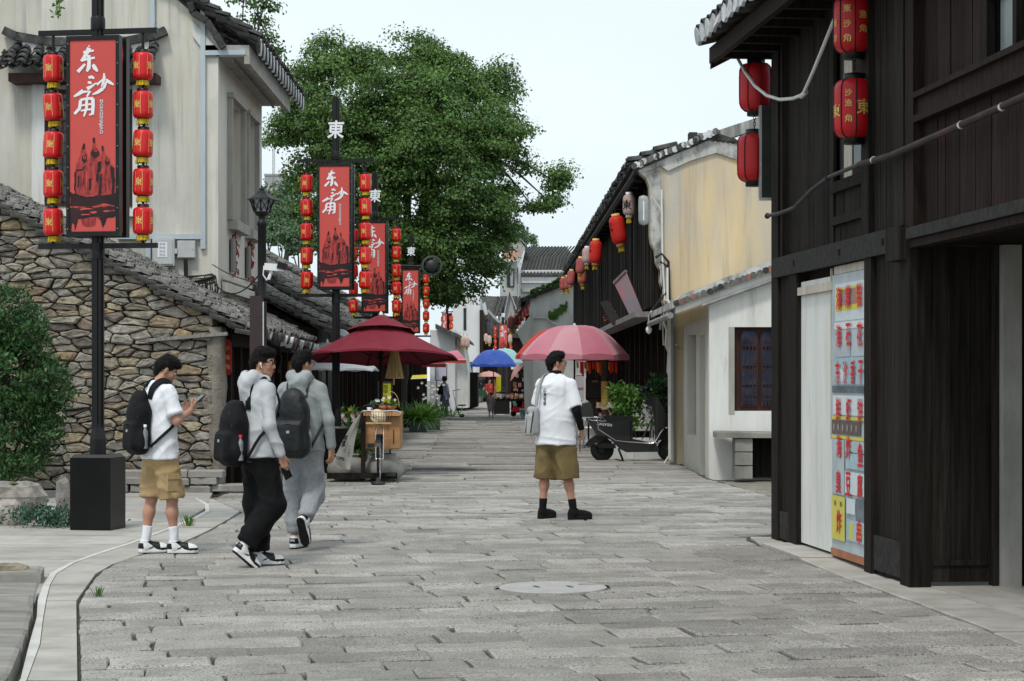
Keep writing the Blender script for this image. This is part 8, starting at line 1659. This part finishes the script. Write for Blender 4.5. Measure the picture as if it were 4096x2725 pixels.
def backpack(t, c, w, d, h, mt, strap_mt, g, lean=0., sheen=None, bottle=None, bseat=None, face=None):
    Rb = Matrix.Rotation(lean, 4, 'Y'); C = np.array(c, float); f = lambda x, y, z: tuple(C + np.array(Rb.to_3x3() @ Vector((x, y, z))))
    s = SDF(C - .42, C + .42, .0105); s.rbox(f(0, 0, -h * .08), (d / 2, w / 2, h * .42), min(d, w) * .46, .02, Rb); s.ell(f(-d * .05, 0, h * .30), (d * .48, w * .40, h * .26), .05, Rb); s.rbox(f(-d * .42, 0, -h * .2), (d * .22, w * .40, h * .24), .04, .015, Rb); s.ell(f(0, w * .46, -h * .26), (d * .34, .035, h * .17), .03, Rb); s.ell(f(0, -w * .46, -h * .26), (d * .34, .035, h * .17), .03, Rb)
    pk = link('backpack', s.mesh('backpack', mt, .004, 26, 5), t)
    MB().tube([f(-d * .40, -w * .42, h * .1), f(-d * .46, -w * .2, h * .36), f(-d * .46, w * .2, h * .36), f(-d * .40, w * .42, h * .1)], .005, 5).build('zip', 'strap_slate', pk); MB().tube([f(d * .3, -.035, h * .47), f(d * .2, -.025, h * .54), f(d * .2, .025, h * .54), f(d * .3, .035, h * .47)], .008, 5).build('grab_loop', strap_mt, pk); MB().tube([f(-d * .62, -w * .3, -h * .02), f(-d * .66, 0, .0), f(-d * .62, w * .3, -h * .02)], .004, 5).build('pocket_zip', 'strap_slate', pk); MB().box(f(-d * .66, 0, -h * .12), (.01, .03, .022)).build('badge', 'steel', pk)
    for sd, sy in (('R', -1), ('L', 1)):
        sh_ = g['sh' + sd]; nk = g['neck']; top = (sh_ * .45 + nk * .55); a = top + v3(0, 0, .032)
        strap(t, [f(d * .42, sy * w * .24, h * .42), tuple(a + v3(-.115, 0, -.045)), tuple(a + v3(-.045, sy * .012, .012)), tuple(a + v3(.03, sy * .015, .012)), tuple(a + v3(.10, sy * .02, -.07)), tuple(a + v3(.135, sy * .04, -.18)), tuple(a + v3(.10, sy * .085, -.28))], .06, .016, strap_mt); strap(t, [tuple(a + v3(.10, sy * .085, -.28)), tuple(a + v3(.02, sy * .14, -.36)), tuple(a + v3(-.09, sy * .125, -.45)), f(d * .40, sy * w * .46, -h * .36)], .026, .008, strap_mt)
    if bottle:
        sy = -1; p = f(-.0, sy * (w * .46 + .012), -h * .2); b_ = MB().lathe([(.026, -.1), (.028, .02), (.026, .045), (.012, .07), (.012, .08)], p, 12).build('bottle', 'water_bottle', t); MB().lathe([(.016, .08), (.016, .103), (0, .104)], p, 10).build('bottle_cap', bottle, b_)
    return pk
# --- the man looking at his phone
P1 = dict(head=(.075, 0, 1.575), neck=(-.005, 0, 1.455), yaw=R(-24), pitch=R(30), shR=(.0, -.172, 1.395), shL=(.0, .172, 1.395), elR=(.04, -.255, 1.145), wrR=(.262, -.115, 1.225), hdR=(.75, .25, .55), hnR=(.5, -.8, -.3), htR=(.1, .5, .9), curlR=.75, elL=(.07, .225, 1.145), wrL=(.27, .06, 1.225), hdL=(.8, -.3, .45), hnL=(.3, .9, -.3), htL=(.1, -.3, .9), curlL=.75,
          hipR=(.0, -.092, .90), hipL=(.0, .092, .90), knR=(.075, -.10, .475), anR=(.095, -.105, .115), knL=(-.035, .10, .475), anL=(-.095, .105, .115), footR=(R(-30), 0), footL=(R(-25), 0))
W1 = dict(top=dict(mat='tee_white', hem=.815, sleeve='short', bulk=.97, wr=.006, ws=34, seed=4), bottom=dict(mat='khaki', len='short', r=(.112, .118), frac=.98, wr=.009, ws=32, seed=6), sock=('tee_white', .125), shoe='dunk', hair='long')
x1 = (160 - 512) * 16.75 / FPX
t, g = person('man in white tee and khaki shorts looking at a phone, black backpack', (x1, 16.75), R(38), 1.0, P1, W1)
backpack(t, (-.225, .0, 1.115), .28, .18, .52, 'pack_black', 'pack_black', g, R(4), bottle='plastic_white')
MB().tube([(.06 * math.cos(a) - .012, .064 * math.sin(a), 1.485 + .012 * math.cos(a)) for a in np.linspace(0, 6.28, 16)], .008, 5).build('neck_strap', 'strap_slate', t)
MB().box((.02, -.205, .615), (.11, .03, .14), rx=.05).box((.02, -.222, .672), (.12, .012, .05)).build('cargo_pocket', 'khaki', t)
ph = thing('phone', 'dark phone held up by the man in khaki shorts', 'phone', (0, 0, 0)); mtx = Matrix.Translation((x1, 16.75, 0)) @ Matrix.Rotation(R(38), 4, 'Z') @ Matrix.Translation((.345, -.03, 1.315)) @ Matrix.Rotation(R(-38), 4, 'Y'); ph.matrix_local = mtx
MB().box((0, 0, 0), (.15, .072, .008)).build('body', 'plastic_black', ph); MB().box((0, 0, .0045), (.142, .066, .001)).build('screen', 'glass_sky', ph)
# --- the man in black trousers, head turned to the right
P2 = dict(head=(.045, 0, 1.625), neck=(-.005, 0, 1.495), yaw=R(-44), pitch=R(4), shR=(.0, -.175, 1.42), shL=(.0, .175, 1.42), elR=(-.025, -.25, 1.13), wrR=(.085, -.27, .885), hdR=(.25, -.03, -1), hnR=(-.3, -1, 0), htR=(1, -.2, 0), curlR=.8, elL=(.0, .25, 1.13), wrL=(.12, .25, .90), curlL=.7,
          hipR=(.0, -.092, .925), hipL=(.0, .092, .925), knR=(.10, -.085, .50), anR=(-.16, -.06, .185), knL=(.015, .085, .49), anL=(.03, .05, .115), footR=(R(-10), R(38)), footL=(R(-22), 0))
W2 = dict(top=dict(mat='hood_grey', hem=.875, sleeve='long', bulk=.95, hood=.0, wr=.0065, ws=44, seed=9, under='cable_green'), bottom=dict(mat='trouser_black', len='long', r=(.112, .112, .092), up=.0, wr=.013, ws=34, seed=5), shoe='dunk', glasses=True, hair='long')
x2 = (259 - 512) * 15.65 / FPX
t, g = person('man in pale grey hooded jacket and black trousers glancing right while walking', (x2, 15.65), R(34), 1.0, P2, W2)
backpack(t, (-.25, .0, 1.055), .31, .21, .50, 'pack_black', 'pack_black', g, R(6), bottle='cap_red')
MB().lathe([(0, -.012), (.009, -.006), (.009, .006), (0, .012)], tuple(v3(*P2['head']) + rotm(P2['yaw'], P2['pitch']) @ v3(.004, -.092, -.006)), 8).tube([tuple(v3(*P2['head']) + rotm(P2['yaw'], P2['pitch']) @ v3(.006, -.094, -.01)), tuple(v3(*P2['head']) + rotm(P2['yaw'], P2['pitch']) @ v3(.014, -.094, -.036))], .004, 5).build('earbud', 'plastic_white', t)
ph = thing('phone', 'black phone in the lowered hand of the man in black trousers', 'phone', (0, 0, 0)); ph.matrix_local = Matrix.Translation((x2, 15.65, 0)) @ Matrix.Rotation(R(34), 4, 'Z') @ Matrix.Translation((.113, -.243, .775)) @ Matrix.Rotation(R(65), 4, 'Y') @ Matrix.Rotation(R(80), 4, 'X')
MB().box((0, 0, 0), (.145, .07, .009)).build('body', 'plastic_black', ph); MB().box((0, 0, -.005), (.138, .064, .001)).build('screen', 'glass_dark', ph)
# --- the man in sage hooded top and joggers, seen from behind
P3 = dict(head=(.03, 0, 1.635), neck=(-.01, 0, 1.50), yaw=R(-34), pitch=R(5), shR=(.0, -.18, 1.42), shL=(.0, .18, 1.42), elR=(-.03, -.275, 1.14), wrR=(.02, -.285, .89), hdR=(.05, .0, -1), hnR=(-.4, -1, 0), htR=(1, 0, 0), curlR=.6, elL=(-.03, .26, 1.14), wrL=(.07, .25, .90), curlL=.6,
          hipR=(.0, -.095, .93), hipL=(.0, .095, .93), knR=(.05, -.105, .49), anR=(-.235, -.12, .285), knL=(.03, .10, .49), anL=(.02, .085, .115), footR=(R(-8), R(64)), footL=(R(0), 0))
W3 = dict(top=dict(mat='hood_sage', hem=.87, sleeve='long', bulk=.95, hood=.0, wr=.0065, ws=44, seed=12, under='trouser_black'), bottom=dict(mat='jog_grey', len='long', r=(.112, .10, .074), up=.02, cuff=True, wr=.013, ws=36, seed=7), shoe='dunk', glasses=True)
x3 = (302.5 - 512) * 17.25 / FPX
t, g = person('man in sage hooded top and grey joggers walking away with a big backpack', (x3, 17.25), R(76), 1.0, P3, W3)
backpack(t, (-.245, .01, 1.10), .33, .20, .58, 'pack_sheen', 'strap_slate', g, R(4), bottle='strap_slate')
# --- the man in white tee and olive shorts, standing
P4 = dict(head=(.03, 0, 1.625), neck=(-.01, 0, 1.495), yaw=R(-50), pitch=R(3), shR=(.0, -.185, 1.41), shL=(.0, .185, 1.41), elR=(-.035, -.275, 1.14), wrR=(.10, -.275, .925), hdR=(.35, .1, -.9), hnR=(.2, -1, .1), htR=(1, .1, .1), curlR=1.0, elL=(.03, .26, 1.16), wrL=(.20, .16, 1.02), curlL=.9,
          hipR=(.0, -.10, .90), hipL=(.0, .10, .90), knR=(.02, -.135, .47), anR=(.04, -.20, .115), knL=(.0, .135, .47), anL=(-.02, .16, .115), footR=(R(-46), 0), footL=(R(-14), 0))
W4 = dict(top=dict(mat='tee_white', hem=.775, sleeve='short', slen=.92, bulk=1.06, wr=.0065, ws=30, seed=17), bottom=dict(mat='olive', len='short', r=(.125, .132), frac=1.12, wr=.009, ws=30, seed=9), sock=('knit_black', .10), shoe='runner', glasses=True)
x4 = (556 - 512) * 20.9 / FPX
t, g = person('man in oversized white tee and olive shorts standing mid-street, grey sling bag', (x4, 20.9), R(62), 1.03, P4, W4)
q = SDF((-.3, -.45, .85), (.4, .0, 1.3), .0085); q.cone(g['elR'] + v3(.0, 0, .05), g['elR'], .05, .048, .02); q.cone(g['elR'], g['wrR'] + v3(.0, 0, .01), .048, .036, .02, cut=(False, True)); link('arm_sleeve', q.mesh('arm_sleeve', 'knit_black', .003, 50), t)
q = SDF(g['neck'] - .16, g['neck'] + .16, .0075); q.cone(g['neck'] + v3(-.01, 0, -.05), g['neck'] + v3(-.004, 0, .05), .074, .066, .01, cut=(False, True)); link('turtleneck', q.mesh('turtleneck', 'knit_black', .002, 60), t)
s = SDF((-.45, -.1, .75), (.1, .45, 1.35), .0095); s.rbox((-.17, .205, 1.02), (.045, .08, .15), .04, .02, Matrix.Rotation(R(-22), 4, 'Z')); s.rbox((-.22, .225, .98), (.022, .068, .11), .02, .02, Matrix.Rotation(R(-22), 4, 'Z')); sb_ = link('sling_bag', s.mesh('sling_bag', 'sling_grey', .003, 30), t)
strap(sb_, [(-.15, .17, 1.18), (-.155, .15, 1.32), (-.11, .135, 1.44), (-.01, .13, 1.495), (.08, .10, 1.43), (.13, .0, 1.25), (.12, -.12, 1.05)], .05, .012, 'sling_grey'); MB().tube([(-.255, .16, 1.12), (-.265, .19, .9)], .008, 5).tube([(-.225, .245, 1.12), (-.235, .27, .9)], .006, 5).build('dark_piping', 'strap_slate', sb_)
def back_x(s_, y, z):                                           # where the back of the shirt lies
    j, k = int(round((y - s_.lo[1]) / s_.h)), int(round((z - s_.lo[2]) / s_.h)); col_ = np.nonzero(s_.g[:, j, k] < 0)[0]; return s_.lo[0] + col_[0] * s_.h
q = MB(); bx_ = [back_x(g['_top'], .06, 1.34 - .045 * k) for k in range(4)]
for k, ch in enumerate('山海有信'): put_text(q, ch, lambda a, b, d: (bx_[k] - .016 - d, .06 - a, 1.34 - k * .045 + b), w=.036, h=.042, bold=.001)
q.build('back_print', 'ink_black', t)
# --- small figures further up the street
def small_person(label, u, vf, hd, hgt, tops, bots, skirt=False, hat=None, pack=False, arms=((.12, .95), (.1, .95)), hair='hair', nm=''):
    y = FPX * CAMH / (vf - VH); t = thing('person', label, 'person', ((u - 512) * y / FPX, y, 0), hd); k = hgt / 1.7; t.scale = (k, k, k); h = .02
    b = SDF((-.45, -.45, 0), (.55, .45, 1.8), .016)
    b.ell((.0, 0, 1.60), (.09, .075, .11), .02).cone((0, 0, 1.5), (0, 0, 1.38), .05, .06, .02).cone((.09, 0, 1.6), (.105, 0, 1.575), .012, .014, .01)
    for sy, (ax, az), lx in ((-1, arms[0], .12), (1, arms[1], -.10)):
        b.cone((0, sy * .18, 1.36), (ax * .3, sy * .24, 1.10), .05, .04).cone((ax * .3, sy * .24, 1.10), (ax, sy * .2, az), .04, .028).cone((ax, sy * .2, az), (ax * 1.1, sy * .19, az - .11 if az < 1.1 else az + .08), .035, .02, .02)
        b.cone((0, sy * .09, .88), (lx * .4, sy * .09, .47), .08, .055).cone((lx * .4, sy * .09, .47), (lx, sy * .09, .08), .055, .036).cone((lx - .03, sy * .09, .035), (lx + .14, sy * .09, .03), .035, .03)
    b.cone((0, 0, .9), (0, 0, 1.3), .12, .12); link('body', b.mesh('body', 'skin'), t)
    s = SDF((-.3, -.4, .6), (.3, .4, 1.5), .018); s.cone((0, 0, .78), (0, 0, 1.28), .19, .165, .05, sq=(v3(1, 0, 0), .7)).cone((0, -.18, 1.36), (.03, -.24, 1.12), .075, .07).cone((0, .18, 1.36), (.03, .24, 1.12), .075, .07).cone((0, -.17, 1.38), (0, .17, 1.38), .065, .065); s.plane((0, 0, .78), (0, 0, -1)); link('top', s.mesh('top', tops, .006, 24, 3), t)
    s = SDF((-.4, -.4, .0), (.4, .4, 1.), .018)
    if skirt: s.cone((0, 0, .9), (0, 0, .50), .17, .23, .03, cut=(False, True))
    else: [s.cone((0, sy * .09, .9), ((.12 if sy < 0 else -.1) * .4, sy * .09, .47), .11, .10).cone(((.12 if sy < 0 else -.1) * .4, sy * .09, .47), (.12 if sy < 0 else -.1, sy * .09, .1), .10, .07) for sy in (-1, 1)]
    link('bottoms', s.mesh('bottoms', bots, .006, 22, 4), t)
    s = SDF((-.2, -.2, 1.4), (.2, .2, 1.8), .014); s.ell((-.015, 0, 1.635), (.10, .088, .10), .02); s.ell((.09, 0, 1.56), (.07, .12, .09), 0, sub=True); link('hair', s.mesh('hair', hair), t)
    for sy, lx in ((-1, .12), (1, -.10)): s = SDF((lx - .15, sy * .09 - .1, -.02), (lx + .25, sy * .09 + .1, .16), .014); s.ell((lx + .04, sy * .09, .04), (.13, .045, .05), .02); s.plane((0, 0, 0), (0, 0, -1)); link('shoe', s.mesh('shoe', 'plastic_white' if skirt else 'knit_black'), t)
    if hat: MB().lathe([(.16, 1.645), (.165, 1.655), (.095, 1.665), (.09, 1.74), (.06, 1.76), (0, 1.765)], n=18, sx=1.1).build('hat', hat, t)
    if pack: s = SDF((-.4, -.25, .9), (0, .25, 1.5), .018); s.rbox((-.2, 0, 1.18), (.08, .14, .2), .06); link('backpack', s.mesh('backpack', 'pack_black'), t); [strap(t, [(-.12, sy * .1, 1.36), (-.02, sy * .1, 1.46), (.09, sy * .1, 1.38), (.1, sy * .12, 1.15)], .05, .012, 'pack_black') for sy in (-1, 1)]
    return t
small_person('woman in black hat and pale blue smock pushing the trolley', 444.5, 418.5, R(30), 1.56, 'dress_blue', 'skirt_blue', True, 'canvas_black', True)
t = small_person('person in dark jacket sheltering under a black umbrella far up the street', 480.5, 402.8, R(-75), 1.60, 'cloth_dark', 'cloth_taupe', arms=((.22, 1.22), (.1, .92)))
um = thing('black_umbrella', 'open black umbrella tilted behind the person far up the street', 'umbrella', tuple(Vector(t.location) + Vector((-.15, .1, 1.55)))); mtx = Matrix.Rotation(R(38), 4, 'X') @ Matrix.Rotation(R(-14), 4, 'Y'); MB().lathe([(.52, -.02), (.45, .10), (.28, .2), (.0, .27)], n=10, mtx=mtx, sm=False, cap=False).build('canopy', 'canvas_black', um); MB().tube([mtx @ Vector((0, 0, -.6)), mtx @ Vector((0, 0, .32))], .01, 5).build('shaft', 'steel', um)
small_person('small child in a grey dress standing at the stall', 491, 418.8, R(70), .98, 'cloth_plum', 'cloth_plum', True)
small_person('stall keeper in red shirt behind the child', 489.5, 411, R(-60), 1.5, 'cloth_red', 'cloth_dark')
t = small_person('person in ochre top under the blue parasol', 494, 409, R(200), 1.58, 'cloth_ochre', 'cloth_taupe')
um = thing('peach_umbrella', 'peach umbrella held open beneath the blue parasol', 'umbrella', tuple(Vector(t.location) + Vector((-.25, -.3, 1.62)))); MB().lathe([(.62, 0), (.5, .12), (.3, .22), (0, .28)], n=12, sm=False, cap=False).build('canopy', 'canvas_peach', um); MB().tube([(0, 0, -.5), (0, 0, .32)], .012, 5).build('shaft', 'steel', um)
# wooden stick easel leg between the walkers
t = thing('wooden_prop', 'slim reddish wooden leg standing behind the man in joggers', 'prop', (at(303, 0, 22.5)[0], 22.5, 0)); MB().tube([(.03, 0, 0), (-.04, .02, .4)], .022, 8).build('leg', 'wood_cart', t); MB().tube([(-.14, .02, .3), (.0, .02, .31)], .014, 6).build('rail', 'wood_cart', t)
